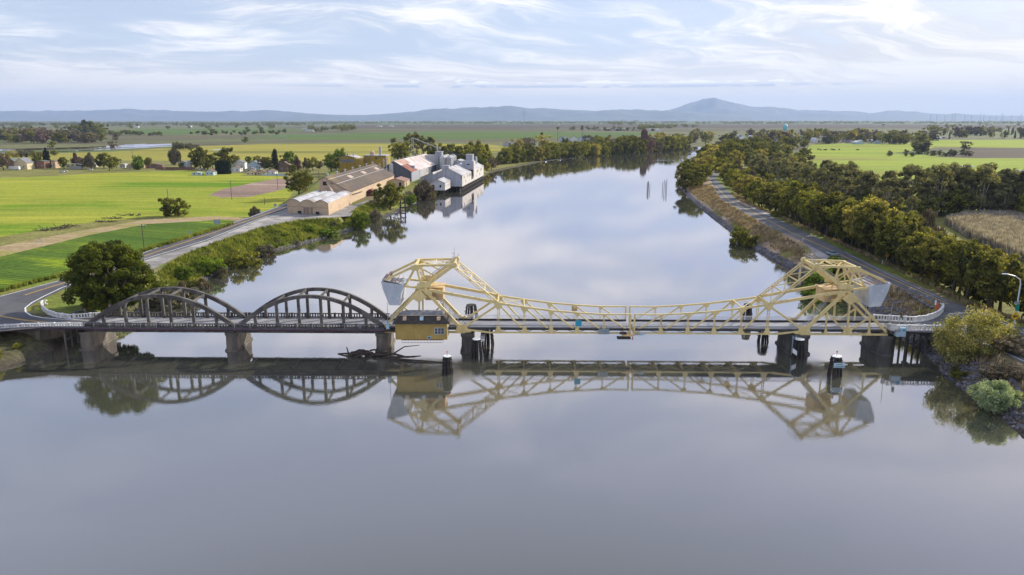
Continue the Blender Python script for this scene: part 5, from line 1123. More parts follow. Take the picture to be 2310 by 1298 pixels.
# golden bush, silver bush, bank shrubs right
rs = np.random.RandomState(8)
def bigbush(p, lab, cw_, ch, n, per, size, mt, seed, h0=.5, name='bush'):
    rs = np.random.RandomState(seed); r = empty(name, p, lab, 'bush'); Cc = []; Rr = []
    while len(Cc) < n:
        d = rs.normal(size=3); d /= np.linalg.norm(d); q = .35 + .65 * rs.rand() ** .5; z_ = h0 + ch * (.5 + .5 * d[2] * q)
        Cc.append((d[0] * q * cw_, d[1] * q * cw_ * .85, z_)); r_ = cw_ * rs.uniform(.12, .24); Rr.append((r_, r_, r_ * 1.2))
    link('crown', leaf_mesh('crown', Cc, Rr, per, size, rs), mt, r); link('trunk', limbs(ch * .85, h0 + .6, cw_ * .7, rs, .2, 8), None, r); return r
q = P(2195, 815, 2.4); bigbush((q.x + .9, q.y + 1.0, 1.0), 'large golden green bush spreading over the east river bank', 8.0, 11.0, 170, 120, .3, foliage('tawny_bush_leaves', (.115, .12, .04), (.35, .325, .12), rnd=.3), 5, 0)
q = P(2243, 935, .4); bigbush((q.x + 1.0, q.y + 1.8, .2), 'pale silvery willow bush at the water below the golden bush', 4.0, 4.8, 90, 150, .22, fol_silver, 6, .4)
for k_, (kk, lf, u, v_, z_, h, wd, lab) in enumerate([('bush', 'olive', 1668, 545, 1, 8, 1.0, 'left of a pair of olive shrubs at the water on the dry east bank'), ('bush', 'olive', 1688, 552, 1, 6, .9, 'right of a pair of olive shrubs at the water on the dry east bank'),
        ('bush', 'green', 1862, 650, 1.5, 8.5, 1.0, 'green tree at the water behind the east steel frame'), ('bush', 'green', 1880, 615, 4, 6, 1.0, 'green bush in front of the parked pickup'), ('bush', 'green', 1850, 668, 1, 6.5, 1.1, 'lower green bush at the water behind the steel frame'),
        ('bush', 'dark', 1760, 492, 4.5, 3, 2.2, 'low hedge-like bush beyond the gravel pullout'), ('bush', 'brown', 2285, 830, 2.5, 3.5, 1.6, 'brown bramble beside the golden bush'), ('bush', 'brown', 2250, 870, 1.5, 2.4, 1.6, 'low brown bramble above the silvery bush'),
        ('bush', 'olive', 2160, 850, .8, 2, 1.4, 'small olive shrub below the golden bush'), ('bush', 'brown', 2300, 880, 2, 2.5, 1.5, 'brown scrub at the right edge above the silvery bush')]):
    plant(kk, lf, P3(u, v_, z_), h, lab, 'shrub', 'shrubs on the east bank', rnd=R, wide=wd, sink=.3)
# left edge tree over the water whose reflection shows
plant('oak', 'dark', (-118, 118, None), 13, 'dark tree on the west shore at the left picture edge', 'tree', rnd=R)

# --- distant trees: town on the right, brush and farms on the left
FARC = []; FARR = []
def scatter(n, box, hs, leaves, lab, group, kk='far', seed=1, name=None, cat='tree', cond=None):
    rn = random.Random(seed); q = []
    if seed in (11, 12, 13, 15, 16, 17):           # beyond the 300 that show largest: part of one far mass
        for _ in range(n):
            p_ = P(rn.uniform(box[0], box[1]), rn.uniform(box[2], box[3]), .4); h = rn.uniform(*hs)
            for _k in range(5): FARC.append((p_.x + rn.gauss(0, h * .2), p_.y + rn.gauss(0, h * .2), h * rn.uniform(.3, .75))); FARR.append((h * .28, h * .28, h * .25))
        return
    while len(q) < n:
        u, v_ = rn.uniform(box[0], box[1]), box[2] + (box[3] - box[2]) * rn.random() ** .8
        if cond and not cond(u, v_): continue
        q.append((u, v_))
    q.sort()
    for i, (u, v_) in enumerate(q):
        plant(kk if isinstance(kk, str) else rn.choice(kk), rn.choice(leaves), P3(u, v_, .5), rn.uniform(*hs), nth(i + 1) + ' ' + lab, cat, group, rnd=rn, name=name)
scatter(70, (1555, 1990, 304, 325), (14, 24), ['dark', 'olive', 'grey', 'brown', 'gold'], 'tree from the left among the distant town houses', 'trees in the distant town', seed=2)
scatter(46, (1860, 2110, 308, 327), (14, 22), ['dark', 'olive', 'grey', 'brown'], 'tree from the left round the pasture farms', 'trees round the pasture farms', seed=3, cond=lambda u, v_: not (1890 < u < 1990 and v_ > 322))
scatter(34, (2090, 2330, 301, 314), (14, 28), ['dark', 'olive', 'grey', 'brown'], 'tree from the left on the far right horizon fields', 'trees on the far right fields', seed=4, kk=['far', 'far', 'cyp'])
scatter(22, (2005, 2190, 348, 353.5), (5, 8), ['grey'], 'grey shrub from the left in the thicket inside the bright pasture', 'pasture thicket', seed=5, name='thicket_shrub', cat='shrub')
scatter(3, (2068, 2090, 345, 347), (14, 18), ['grey', 'euc'], 'taller tree of the pasture thicket', 'pasture thicket trees', seed=6)
plant('far', 'brown', P3(2177, 339.5, .5), 14, 'lone grey brown tree on the ploughed field edge', 'tree', rnd=R)
scatter(60, (-40, 170, 306, 324), (16, 28), ['brown', 'red', 'grey', 'red', 'olive'], 'brushy tree from the left beyond the flooded strip', 'brushy trees beyond the flooded strip', seed=7)
scatter(16, (170, 262, 315, 323), (14, 22), ['grey', 'olive', 'brown'], 'willow from the left at the end of the brush beyond the flooded strip', 'willows at the end of the brush', seed=8)
scatter(22, (15, 135, 350, 356), (5, 8), ['olive', 'grey', 'gold'], 'tree from the left in the pale willow line behind the brick house', 'pale willows behind the brick house', seed=9)
scatter(14, (150, 232, 302, 308), (22, 44), ['cyp', 'dark'], 'dark tree from the left in the clump beyond the brush', 'dark clump beyond the brush', seed=10)
scatter(20, (225, 360, 303, 307), (10, 18), ['dark', 'grey'], 'tree from the left in the thin row along the far green field', 'thin row along the far green field', seed=11)
scatter(46, (-20, 640, 284, 296), (18, 38), ['dark', 'grey', 'brown', 'olive'], 'tree from the left on the distant left farmland', 'trees on the distant left farmland', seed=12)
scatter(26, (430, 650, 300, 306), (10, 18), ['dark', 'grey', 'olive'], 'shrub from the left along the middle field drain', 'shrubs along the middle field drain', seed=13)
scatter(12, (390, 450, 334, 338), (8, 12), ['grey', 'olive'], 'shrub from the left on the pasture pond edge', 'shrubs by the pasture pond', seed=14, cat='shrub', name='pond_shrub')
scatter(24, (700, 800, 294, 299), (18, 34), ['dark', 'cyp', 'grey'], 'tree from the left round the distant white barns', 'trees round the distant white barns', seed=15)
scatter(18, (1290, 1450, 292, 297), (14, 24), ['dark', 'brown'], 'tree from the left round the distant farm row', 'trees round the distant farm row', seed=16)
scatter(16, (1365, 1440, 282, 285), (30, 50), ['cyp', 'dark'], 'tree from the left in the dark grove near the hills', 'dark grove near the hills', seed=17)
plant('far', 'dark', P3(118, 335, .5), 12, 'small dark tree between the two flooded strips', 'tree', rnd=R); plant('far', 'brown', P3(254, 337, .5), 13, 'lone tree at the flooded strip edge', 'tree', rnd=R); plant('far', 'dark', P3(554, 322, .5), 13, 'lone dark shrub on the ploughed strip', 'tree', rnd=R)
tag(link('far_trees', leaf_mesh('far_trees', FARC, FARR, 34, 3.2, np.random.RandomState(3)), fol_dark), 'dark dots of trees and groves on the distant plain', 'trees', kind='stuff')
# hedge block
r = empty('clipped_hedge', P(504, 393, .4), 'tall dark clipped hedge block in front of the domed tree', 'hedge')
rs = np.random.RandomState(2); Cc = [(rs.uniform(-7, 7), rs.uniform(-2, 2), rs.uniform(.5, 12.5)) for _ in range(240)]
link('crown', leaf_mesh('crown', Cc, [(1.1, 1.1, 1.3)] * 240, 30, .6, rs), fol_cyp, r); MB().box(-6.5, 6.5, -1.6, 1.6, -.2, 11.5).build('core', fol_cyp, r)
# far-off woods near the horizon read as one mass
rs = np.random.RandomState(77); Cc = []; Rr = []
for (ua, ub, va, vb, n) in ((-300, 700, 277, 284, 330), (700, 1500, 274.5, 280, 200), (1500, 2600, 274.5, 280, 280), (1450, 1560, 285, 290, 20), (2100, 2600, 283, 300, 60)):
    for _ in range(n):
        u, v_ = rs.uniform(ua, ub), rs.uniform(va, vb); q = P(u, v_, .4)
        for _k in range(rs.randint(2, 7)):
            Cc.append((q.x + rs.normal() * 40, q.y + rs.normal() * 40, 6 + rs.rand() * 5)); Rr.append((14, 14, 9))
tag(link('far_treeline', leaf_mesh('far_treeline', Cc, Rr, 12, 9, rs), fol_dark), kind='stuff')
tag(bpy.data.objects['far_treeline'], 'thin dark lines of distant trees below the blue hills', 'treeline')

# --- grass on the banks, corn, riprap: stuff
def tufts(name, pts, per, size, mat, seed, lab, cat, up=(0, 0, 1.2), spread=.5, aspect=3):
    rs = np.random.RandomState(seed); Cc = np.array(pts); Cc[:, 2] += size * .3
    me = leaf_mesh(name, Cc, np.full((len(Cc), 3), spread) * np.array([1, 1, .3]), per, size, rs, aspect=aspect, updir=up)
    return tag(link(name, me, mat), lab, cat, kind='stuff')
rs = np.random.RandomState(9)
def bank_pts(n, blk, top, xr, yr, dmax=40, dmin=1.5, maxtop=1e9):
    x = rs.uniform(*xr, n * 6); y = rs.uniform(*yr, n * 6)
    ok = (inside(x, y, blk) | (pdist(x, y, blk) < 12)) & ~inside(x, y, top) & ~inside(x, y, RIVER) & (pdist(x, y, RIVER) > dmin) & (pdist(x, y, RIVER) < dmax)
    x, y = x[ok][:n], y[ok][:n]; return [(a, b, zat(a, b)) for a, b in zip(x, y)]
tufts('bank_grass', bank_pts(5200, LBLOCK, LTOP, (-135, -70), (170, 420)), 8, .65, grassm, 5, 'lush green grass and weeds on the left river bank', 'grass')
tufts('dry_grass', bank_pts(4200, RBLOCK, RTOP, (80, 135), (120, 560), 26, 3.5), 8, .5, foliage('dry_bank_grass', (.25, .19, .11), (.48, .38, .24), trans=.2, scale=.25), 6, 'dry brown grass on the east levee bank', 'grass')
pts = []
while len(pts) < 1500:
    q = P(rs.uniform(1600, 2400), rs.uniform(400, 760), 4.5)
    if 2 < q.x - np.interp(q.y, [150, 175, 212, 250, 343, 447, 565], [128, 112, 114, 118, 128, 138, 155]) < 14: pts.append((q.x, q.y, zat(q.x, q.y)))
tufts('roadside_grass', pts, 8, .6, grassm, 7, 'bright green grass under the east roadside trees', 'grass')
pts = []
corn = [tuple(P(u, v_, FZ)[:2]) for u, v_ in [(2130, 505), (2180, 493), (2310, 490), (2600, 490), (2800, 700), (2420, 640), (2330, 600), (2240, 560), (2180, 535)]]
cxs = [c[0] for c in corn]; cys = [c[1] for c in corn]
x = rs.uniform(min(cxs), min(max(cxs), 330), 60000); y = rs.uniform(min(cys), max(cys), 60000); y = np.round(y / .9) * .9 + rs.normal(size=y.size) * .12
ok = inside(x, y, corn) & (x < y * .72 + 4); x, y = x[ok][:16000], y[ok][:16000]
tufts('corn_stalks', [(a, b, FZ + .3) for a, b in zip(x, y)], 5, 1.5, cornm, 8, 'rows of dry pale corn stalks behind the east trees', 'crop', spread=.35, aspect=4)
# riprap
def rocks(name, pts, seed, lab, smin=.25, smax=.7):
    rs = np.random.RandomState(seed); ico = bmesh.new(); bmesh.ops.create_icosphere(ico, subdivisions=1, radius=1); iv = np.array([v.co[:] for v in ico.verts]); fi = np.array([[v.index for v in f.verts] for f in ico.faces]); ico.free()
    V = []; Fs = []; n = len(iv)
    for i, p_ in enumerate(pts):
        s = rs.uniform(smin, smax) * np.array([1, rs.uniform(.6, 1.1), rs.uniform(.45, .8)]); j = 1 + rs.normal(size=(n, 1)) * .18; a = rs.rand() * 6.28
        q = iv * s * j; q = np.stack([q[:, 0] * math.cos(a) - q[:, 1] * math.sin(a), q[:, 0] * math.sin(a) + q[:, 1] * math.cos(a), q[:, 2]], 1) + np.array(p_)
        V.append(q); Fs.append(fi + i * n)
    return tag(link(name, rawmesh(name, np.concatenate(V), np.concatenate(Fs)), rockm), lab, 'rocks', kind='stuff')
x = rs.uniform(78, 135, 90000); y = rs.uniform(98, 560, 90000); dR = pdist(x, y, WRIGHT, False); ok = ~inside(x, y, RIVER) & (dR < np.where(y < 215, 6.0, 2.0)) & (x > 60)
x, y = x[ok][:4200], y[ok][:5200]; rocks('riprap', [(a, b, zat(a, b)) for a, b in zip(x, y)], 3, 'grey riprap boulders along the east waterline')
x = rs.uniform(-125, -60, 60000); y = rs.uniform(125, 420, 60000); dR = pdist(x, y, WLEFT, False); ok = ~inside(x, y, RIVER) & (dR < 1.5) & (y > 165); x, y = x[ok][:1500], y[ok][:1500]
rocks('shore_stones', [(a, b, zat(a, b)) for a, b in zip(x, y)], 4, 'dark stones along the left waterline', .2, .5)
# boulders along the road edge east
q0 = [P(u, v_, 5.5) for u, v_ in [(2030, 652), (2060, 667), (2085, 683), (2105, 694)]]
L = path_len(q0)
for i in range(13):
    p_, d = along(q0, L * i / 12.); rn = random.Random(i); bmk = bmesh.new(); bmesh.ops.create_icosphere(bmk, subdivisions=2, radius=rn.uniform(.4, .6))
    for v_ in bmk.verts: v_.co *= 1 + rn.uniform(-.15, .15); v_.co.z *= .8
    me = bpy.data.meshes.new('boulder'); bmk.to_mesh(me); bmk.free(); b = link('boulder', me, rockm); b.location = p_ + Vector((-.8, -.6, .25))
    tag(b, nth(i + 1) + ' dark boulder of the row edging the east road, counted towards the bridge', 'boulder', 'boulders edging the east road')

# ------------------------------------------------------------------ buildings
def poly_block(base, z0, z1): return [Vector((x, y, z0)) for x, y in base], (0, 0, z1 - z0)
def frame(o, dx_, dy_):
    L = math.hypot(dx_, dy_); return math.atan2(dy_, dx_)
def gable(name, lab, cat, corner, yaw, wx_, ly_, z0, eave, ridge_, wallm, roofm, over=.4, group=None, off=.5):
    """local x = width (front), local y = length; ridge along y. corner = front-left"""
    r = empty(name, (corner[0], corner[1], z0), lab, cat, group, yaw); e, g_ = eave - z0, ridge_ - z0; xr = wx_ * off
    MB().prism([(0, 0, -1), (wx_, 0, -1), (wx_, 0, e), (xr, 0, g_), (0, 0, e)], (0, ly_, 0)).build('wall', wallm, r)
    sl = (g_ - e); t_ = .16
    m = MB(); y0, y1 = -over, ly_ + over
    kx = over / xr * sl; kx2 = over / (wx_ - xr) * sl
    m.prism([(-over, y0, e - kx + .02), (xr, y0, g_ + .02), (wx_ + over, y0, e - kx2 + .02), (wx_ + over, y0, e - kx2 + .02 + t_), (xr, y0, g_ + t_ + .05), (-over, y0, e - kx + .02 + t_)], (0, y1 - y0, 0))
    rf_ = m.build('roof', roofm, r); return r, rf_
def win(r, x, y, z_, w_, h_, axis='x', mat=glass, fr=frame_w, name='window', t_=.06):
    if axis == 'x': f_ = MB().box(x - w_ / 2 - .12, x + w_ / 2 + .12, y - t_, y - .002, z_ - .12, z_ + h_ + .12).build(name, fr, r); MB().box(x - w_ / 2, x + w_ / 2, y - t_ - .02, y - t_ - .001, z_, z_ + h_).build('pane', mat, f_)
    else: f_ = MB().box(x + .002, x + t_, y - w_ / 2 - .12, y + w_ / 2 + .12, z_ - .12, z_ + h_ + .12).build(name, fr, r); MB().box(x + t_ + .001, x + t_ + .02, y - w_ / 2, y + w_ / 2, z_, z_ + h_).build('pane', mat, f_)
    return f_
# bow-roofed warehouse: parallelogram plan
A0, A1 = Vector((-108.9, 358.6, 0)), Vector((-86.9, 350.1, 0)); fw = (A1 - A0); bk = Vector((.6, 49, 0))
r = empty('bow_roofed_warehouse', (A0.x, A0.y, 5.4), 'tan warehouse with three white bowed roofs beside the left road', 'warehouse')
def wp(s, t_, z_): q = fw * s + bk * t_; return Vector((q.x, q.y, z_))
prof = [(0, 5.7)]
for b_ in range(3):
    for k_ in range(1, 9): prof.append(((b_ + k_ / 8) / 3, 5.7 + 1.35 * math.sin(math.pi * k_ / 8)))
m = MB(); m.prism([wp(0, 0, -1.2), wp(1, 0, -1.2)] + [wp(s, 0, z_) for s, z_ in prof[::-1]], bk); m.build('wall', tanwall, r)
m = MB(); m.prism([wp(s, -.006, z_ + .03) for s, z_ in prof] + [wp(s, -.006, z_ + .16) for s, z_ in prof[::-1]], bk * 1.012); m.build('roof', whiteroof, r)
nrm = Vector((fw.y, -fw.x, 0)).normalized()
def fbox(s0, s1, z0, z1, t_, name, mt, par=None):
    m = MB(); m.prism([wp(s0, 0, z0) + nrm * .003, wp(s1, 0, z0) + nrm * .003, wp(s1, 0, z1) + nrm * .003, wp(s0, 0, z1) + nrm * .003], nrm * t_); return m.build(name, mt, par or r)
dr_ = fbox(.41, .60, 0.05, 3.2, .12, 'door', surf('grey_tan_door', (.34, .26, .19), (.27, .2, .15), .5, .8)); 
for s in (.405, .60, .50): fbox(s, s + .01, 0, 3.3, .16, 'door_frame', barkm, dr_)
fbox(0.0, 1.0, 3.35, 3.5, .05, 'trim_band', surf('brown_band', (.26, .18, .12), None, 1, .8))
for s in (.30, .735): fbox(s - .035, s + .045, .3, 1.5, .5, 'vent_fan', black); fbox(s + .05, s + .08, .4, 1.3, .3, 'vent_cover', galv)
m = MB()
for k_ in range(9):
    t_ = .18 + k_ * .052; a_ = wp(.52, t_, 6.6); m.beam(a_, a_ + Vector((0, 0, 1.7)), .14, .14)
    if k_ < 8: b_ = wp(.52, t_ + .052, 6.6); m.beam(a_, b_ + Vector((0, 0, 1.7)), .1, .1); m.beam(a_ + Vector((1.5, 0, 0)), b_ + Vector((1.5, 0, 1.7)), .1, .1)
    m.beam(a_ + Vector((1.5, 0, 0)), a_ + Vector((1.5, 0, 1.7)), .14, .14); m.beam(a_ + Vector((0, 0, 1.7)), a_ + Vector((1.5, 0, 1.7)), .1, .1)
for x_ in (0, 1.5): m.beam(wp(.52, .17, 8.3) + Vector((x_, 0, 0)), wp(.52, .60, 8.3) + Vector((x_, 0, 0)), .16, .16)
m.build('roof_truss', frame_w, r)
# long mossy-roofed warehouse: high monitor on the left, one long slope down to the river side
yaw = -math.radians(2.1)
r = empty('long_warehouse', (-104, 401, 5.4), 'long tan warehouse with brown mossy roof behind the bow-roofed one', 'warehouse', None, yaw)
MB().prism([(0, 0, -1.5), (16.6, 0, -1.5), (16.6, 0, 6.3), (5.2, 0, 12.7), (3.2, 0, 14.0), (0, 0, 12.6)], (0, 124, 0)).build('wall', tanwall, r)
rp = [(-.4, 12.5), (3.2, 14.05), (5.2, 12.75), (17.1, 6.07)]
MB().prism([(x_, -.5, z_) for x_, z_ in rp] + [(x_, -.5, z_ + .22) for x_, z_ in rp[::-1]], (0, 125, 0)).build('roof', mossroof, r)
sl = 6.68 / 11.9; zr = lambda x_: 12.75 - (x_ - 5.2) * sl
for xx in (5.25, 9.6): MB().box(xx - .12, xx + .12, -.4, 124, zr(xx) + .2, zr(xx) + .36).build('roof_seam', silom, r)
for k_, yy in enumerate((34, 68, 106)):
    MB().prism([(6.4, yy, zr(6.4) + .24), (8.8, yy, zr(8.8) + .24), (8.8, yy, zr(8.8) + .34), (6.4, yy, zr(6.4) + .34)], (0, 8, 0)).build('skylight', surf('tan_skylight', (.42, .33, .26), (.36, .28, .22), .5, .6) if k_ == 0 else MAT['tan_skylight'], r)
for k_ in range(7):
    v_ = MB().tube([(3.2, 6 + k_ * 18.5, 14.1), (3.2, 6 + k_ * 18.5, 15.2)], .45, 10).build('roof_vent', galv, r); MB().tube([(3.2, 6 + k_ * 18.5, 15.2), (3.2, 6 + k_ * 18.5, 15.6), (3.2, 6 + k_ * 18.5, 15.8)], [.75, .7, .2], 10).build('cowl', galv, v_)
MB().box(2.2, 4.6, -.1, -.003, 9.8, 11.8).build('loft_door', black, r)
MB().beam((8.5, -4, 6.6), (4.6, -.3, 11.3), .9, .7).build('chute', tanwall, r)
m = MB(); m.beam((6.5, -.4, 11.2), (17.2, 4, 4.6), .28, .28); m.beam((17.2, 4, 4.6), (17.2, 26, 4.2), .28, .28); m.build('duct', steeldark, r)
# small annex with brownish flat gable at far right end
r, _ = gable('brick_annex', 'small tan annex with reddish roof at the end of the long warehouse', 'outbuilding', (-84, 500), yaw, 12, 20, 5.4, 9.2, 11.0, tanwall, surf('reddish_roof', (.27, .16, .12), (.2, .12, .09), .5, .8))
win(r, 9, 0, .2, 1.8, 3, mat=black, name='door'); win(r, 4, 0, 1.4, 1.6, 1.4, mat=black); win(r, 12, 6, .2, 2.5, 3, 'y', mat=black, name='door')
r, _ = gable('red_machine', 'rusty red machinery hopper against the long warehouse wall', 'machinery', (-85.6, 440), yaw, 3.2, 5, 4.5, 8.5, 9.5, redp if False else surf('rust_red_paint', (.22, .06, .045), (.14, .05, .04), 1, .8), MAT['rust_red_paint'])
m = MB(); m.beam((3.6, .5, 0), (3.6, .5, 3.5), .25, .25); m.beam((-.6, -.5, 3.2), (4.2, -.5, 3.4), .3, .3); m.beam((1, -.8, 0), (1, -.8, 4.5), .2, .2); m.build('frame', steeldark, r)
# ochre mill
oc = surf('ochre_mill_wall', (.36, .24, .03), (.28, .19, .03), .3, .7, stretch=(2, 2, .3), c3=(.20, .14, .04), s3=.1)
r = empty('ochre_mill', (-113, 572, 5), 'tall ochre mill block with sunlit end wall behind the long warehouse', 'mill', None, -.05)
MB().box(0, 17, 0, 16, -1, 17.6).build('wall', oc, r); MB().box(-.3, 17.3, -.3, 16.3, 17.6, 18.1).build('roof', whiteroof, r)
MB().box(-8, -.003, 2, 14, -1, 15.4).build('side_block', oc, r)
MB().tube([(5.5, 5, 18.1), (5.5, 5, 20.2), (5.5, 5, 21.6)], [1.9, 1.9, .4], 12).build('roof_tank', tanwall, r); m = MB(); m.box(11, 12.6, 4, 5.6, 18.1, 24.5); m.box(10.4, 13.2, 3.4, 6.2, 21.5, 21.7); m.build('elevator_head', galv, r)
MB().tube([(-1, -1.6, -1), (-1, -1.6, 14.5), (-1, -1.6, 15.4)], [1.9, 1.9, .6], 14).build('tank', oc, r)
win(r, 17, 3, 14.5, .9, 1.6, 'y'); MB().box(9, 10.2, -.1, -.003, 15.2, 16.4).build('loft_door', black, r)
r, _ = gable('ochre_mill_annex', 'lower ochre annex with pale grey roof left of the tall mill', 'mill', (-136, 590), -.05, 14, 16, 5, 20.0, 22.0, oc, whiteroof)
for x_ in (3.5, 9.5): MB().tube([(x_, 8, 16.0), (x_, 8, 18.6)], .6, 8).build('roof_vent', galv, r)
m = MB(); m.box(1, 13, -.1, -.003, 11.6, 14.2); m.build('louvre_band', roofgrey, r)
# steel tanks and legs between
r = empty('tank_cluster', (-88, 545, 5), 'cluster of small steel tanks and elevator legs beside the mill', 'tanks')
for x_, y_, h, rr_ in ((0, 0, 13, 1.6), (-3.6, 2, 9.5, 1.5), (-6.6, 4, 9, 1.4)): MB().tube([(x_, y_, -1), (x_, y_, h), (x_, y_, h + 1)], [rr_, rr_, .3], 12).build('tank', silom, r)
for x_, h in ((-5, 17), (-3, 18.5), (-8, 14)):
    m = MB(); m.box(x_ - .3, x_ + .3, -2, -1.4, -1, h); m.box(x_ - .8, x_ + .8, -2.5, -.9, h - 1.6, h - 1.4); m.build('elevator_leg', galv, r)
m = MB(); m.beam((-9, -1.8, 9), (1, -1.8, 9), .3, .3); m.beam((-9, -1.8, 5), (1, -1.8, 5), .3, .3); m.build('catwalk', galv, r)
# rusty shed
yr = -math.radians(5.0)
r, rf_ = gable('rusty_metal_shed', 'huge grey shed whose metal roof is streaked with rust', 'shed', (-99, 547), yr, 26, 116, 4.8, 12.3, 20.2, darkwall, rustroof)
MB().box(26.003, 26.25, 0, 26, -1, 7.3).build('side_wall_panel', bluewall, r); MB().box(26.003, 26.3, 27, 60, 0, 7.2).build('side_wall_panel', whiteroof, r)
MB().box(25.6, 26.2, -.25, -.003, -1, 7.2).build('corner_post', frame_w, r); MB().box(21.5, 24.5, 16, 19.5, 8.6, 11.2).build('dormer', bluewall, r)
sl_ = 7.9 / 13; zq = lambda x_: 15.4 - (x_ - 13) * sl_ + .26
MB().prism([(18.5, -.3, zq(18.5)), (26.3, -.3, zq(26.3)), (26.3, -.3, zq(26.3) + .08), (18.5, -.3, zq(18.5) + .08)], (0, 22, 0)).build('rusty_roof_sheet', surf('bare_rust', (.27, .10, .06), (.19, .075, .05), .4, .85, stretch=(1, .4, 1)), rf_)
MB().prism([(13.4, 8, zq(13.4)), (18.4, 8, zq(18.4)), (18.4, 8, zq(18.4) + .06), (13.4, 8, zq(13.4) + .06)], (0, 24, 0)).build('rusty_roof_sheet', surf('faded_rust', (.40, .26, .20), (.34, .20, .15), .4, .85, stretch=(1, .4, 1)), rf_)
for k_ in range(9): MB().tube([(13, 6 + k_ * 12, 15.4), (13, 6 + k_ * 12, 16.8)], .5, 8).build('roof_vent', galv, r)
# elevator tower + bins
r = empty('grain_elevator', (-65.5, 640, 5), 'grey grain elevator tower with a row of tall pale bins', 'grain elevator', None, -.08)
MB().box(0, 5.6, 0, 8, -1, 17.5).build('tower', bluewall, r); MB().box(-.3, 5.9, -.3, 8.3, 17.5, 18).build('tower_roof', whiteroof, r); MB().box(-9, -.003, 2, 9, -1, 15).build('side_block', silom, r)
for k_ in range(5): 
    b_ = MB().tube([(8.2 , -8 + k_ * 5.6, -1), (8.2, -8 + k_ * 5.6, 13.6), (8.2, -8 + k_ * 5.6, 15.4)], [2.7, 2.7, .5], 16).build('bin', silom, r, sm=False)
for k_ in range(5): MB().tube([(13.4, -8 + k_ * 5.6, -1), (13.4, -8 + k_ * 5.6, 13.6), (13.4, -8 + k_ * 5.6, 15.4)], [2.6, 2.6, .5], 16).build('bin', whiteroof, r)
m = MB(); m.box(1, 2, 2, 3, 18, 23); m.box(3.4, 4.2, 2, 3, 18, 22); m.box(.2, 5, 1.4, 3.8, 20.8, 21.0); m.build('elevator_head', galv, r); MB().box(2, 2.5, -1.2, -.3, -1, 17.6).build('leg_casing', galv, r)
MB().beam((3, 2, 19.5), (27, 16, 13.0), .9, .9).build('conveyor', steeldark, r); MB().beam((1, 2, 21.5), (-24, 22, 29), .5, .5).build('spout', galv, r)
m = MB(); 
for x_, y_ in ((-25.4, 21), (-22.6, 21), (-25.4, 24), (-22.6, 24)): m.beam((x_, y_, -1), (-24 + (x_ + 24) * .4, 22.5 + (y_ - 22.5) * .4, 29), .25, .25)
m.build('spout_tower', galv, r)
r, _ = gable('white_shed', 'small white metal shed between the bins and the waterside building', 'shed', (-54, 640), yr, 15, 18, 5, 13.5, 16, bluewall, whiteroof)
win(r, 8.5, 0, 4.0, 3.0, 4.0, mat=darkwall, fr=bluewall, name='door')
# white waterside building on piles
yw = -math.radians(5.9)
r, rf_ = gable('waterside_building', 'long white metal building standing on dark piles over the river', 'mill building', (-55.8, 526.0), yw, 20.8, 108, 4.7, 11.5, 16.6, bluewall, whiteroof)
MB().box(20.803, 20.95, 0, 107.5, -1, 6.7).build('river_wall', surf('sun_tinted_siding', (.50, .465, .42), (.40, .37, .34), .3, .7, stretch=(2, 2, .3), c3=(.36, .32, .29), s3=.1, lo3=.58, hi3=.75), r)  # warm sunlit tone put into the colour of the sun-facing walls
MB().box(6.5, 11.5, -.02, 4.5, 10.4, 13.6).build('roof_stub', bluewall, r)
tz = 4.7
m = MB(); m.prism([(13.5, 42, 8), (22.6, 42, 8), (22.6, 42, 14.2), (18, 42, 15.6), (13.5, 42, 14.2)], (0, 12, 0)); t2 = m.build('tower', bluewall, r); MB().box(22.603, 22.7, 42, 54, 2, 14.0).build('tower_side', MAT['sun_tinted_siding'], t2)
m = MB(); m.box(16.5, 21.6, 44, 50, 14.3, 19.0); t3 = m.build('cupola', bluewall, r); MB().box(16.2, 21.9, 43.7, 50.3, 19.0, 19.3).build('cupola_roof', whiteroof, t3); MB().box(21.9, 23.4, 52, 55, 12, 17.2).build('chimney', bluewall, r)
win(r, 18.5, 42, 11.4, 2.2, .9, mat=black, fr=bluewall)
for yy in (8, 24, 31, 36, 62, 70, 75, 90, 96): win(r, 20.95, yy, 4.0, 2.0, 1.8, 'y', mat=black, fr=MAT['sun_tinted_siding'])
for yy in (14, 44, 66, 82, 86): win(r, 20.95, yy, 1.0, .9, 1.6, 'y', mat=black, fr=MAT['sun_tinted_siding'])
win(r, 20.3, 0, 4.4, .5, 1.6, mat=black, fr=bluewall)
m = MB()
for yy in range(0, 108, 4):
    m.beam((20.3, yy + .5, -7.5), (20.3, yy + .5, -1.02), .4, .4)
    if yy % 8 == 0: m.beam((13, yy + .5, -7.5), (13, yy + .5, -1.02), .4, .4); m.beam((20.3, yy + .5, -6), (20.3, yy + 4.5, -1.6), .18, .18)
for xx in (2, 6, 10, 14, 17): m.beam((xx, .5, -7.5), (xx, .5, -1.02), .4, .4)
m.box(0, 20.9, 0.05, 107.5, -1.5, -1.02); m.beam((20.5, 0, -3.2), (20.5, 107, -3.2), .3, .4); m.beam((20.5, 0, -5.0), (20.5, 107, -5.0), .3, .4); m.box(18.5, 18.8, 1, 107, -6.5, -1.5); m.build('pile_substructure', darkwood, r)
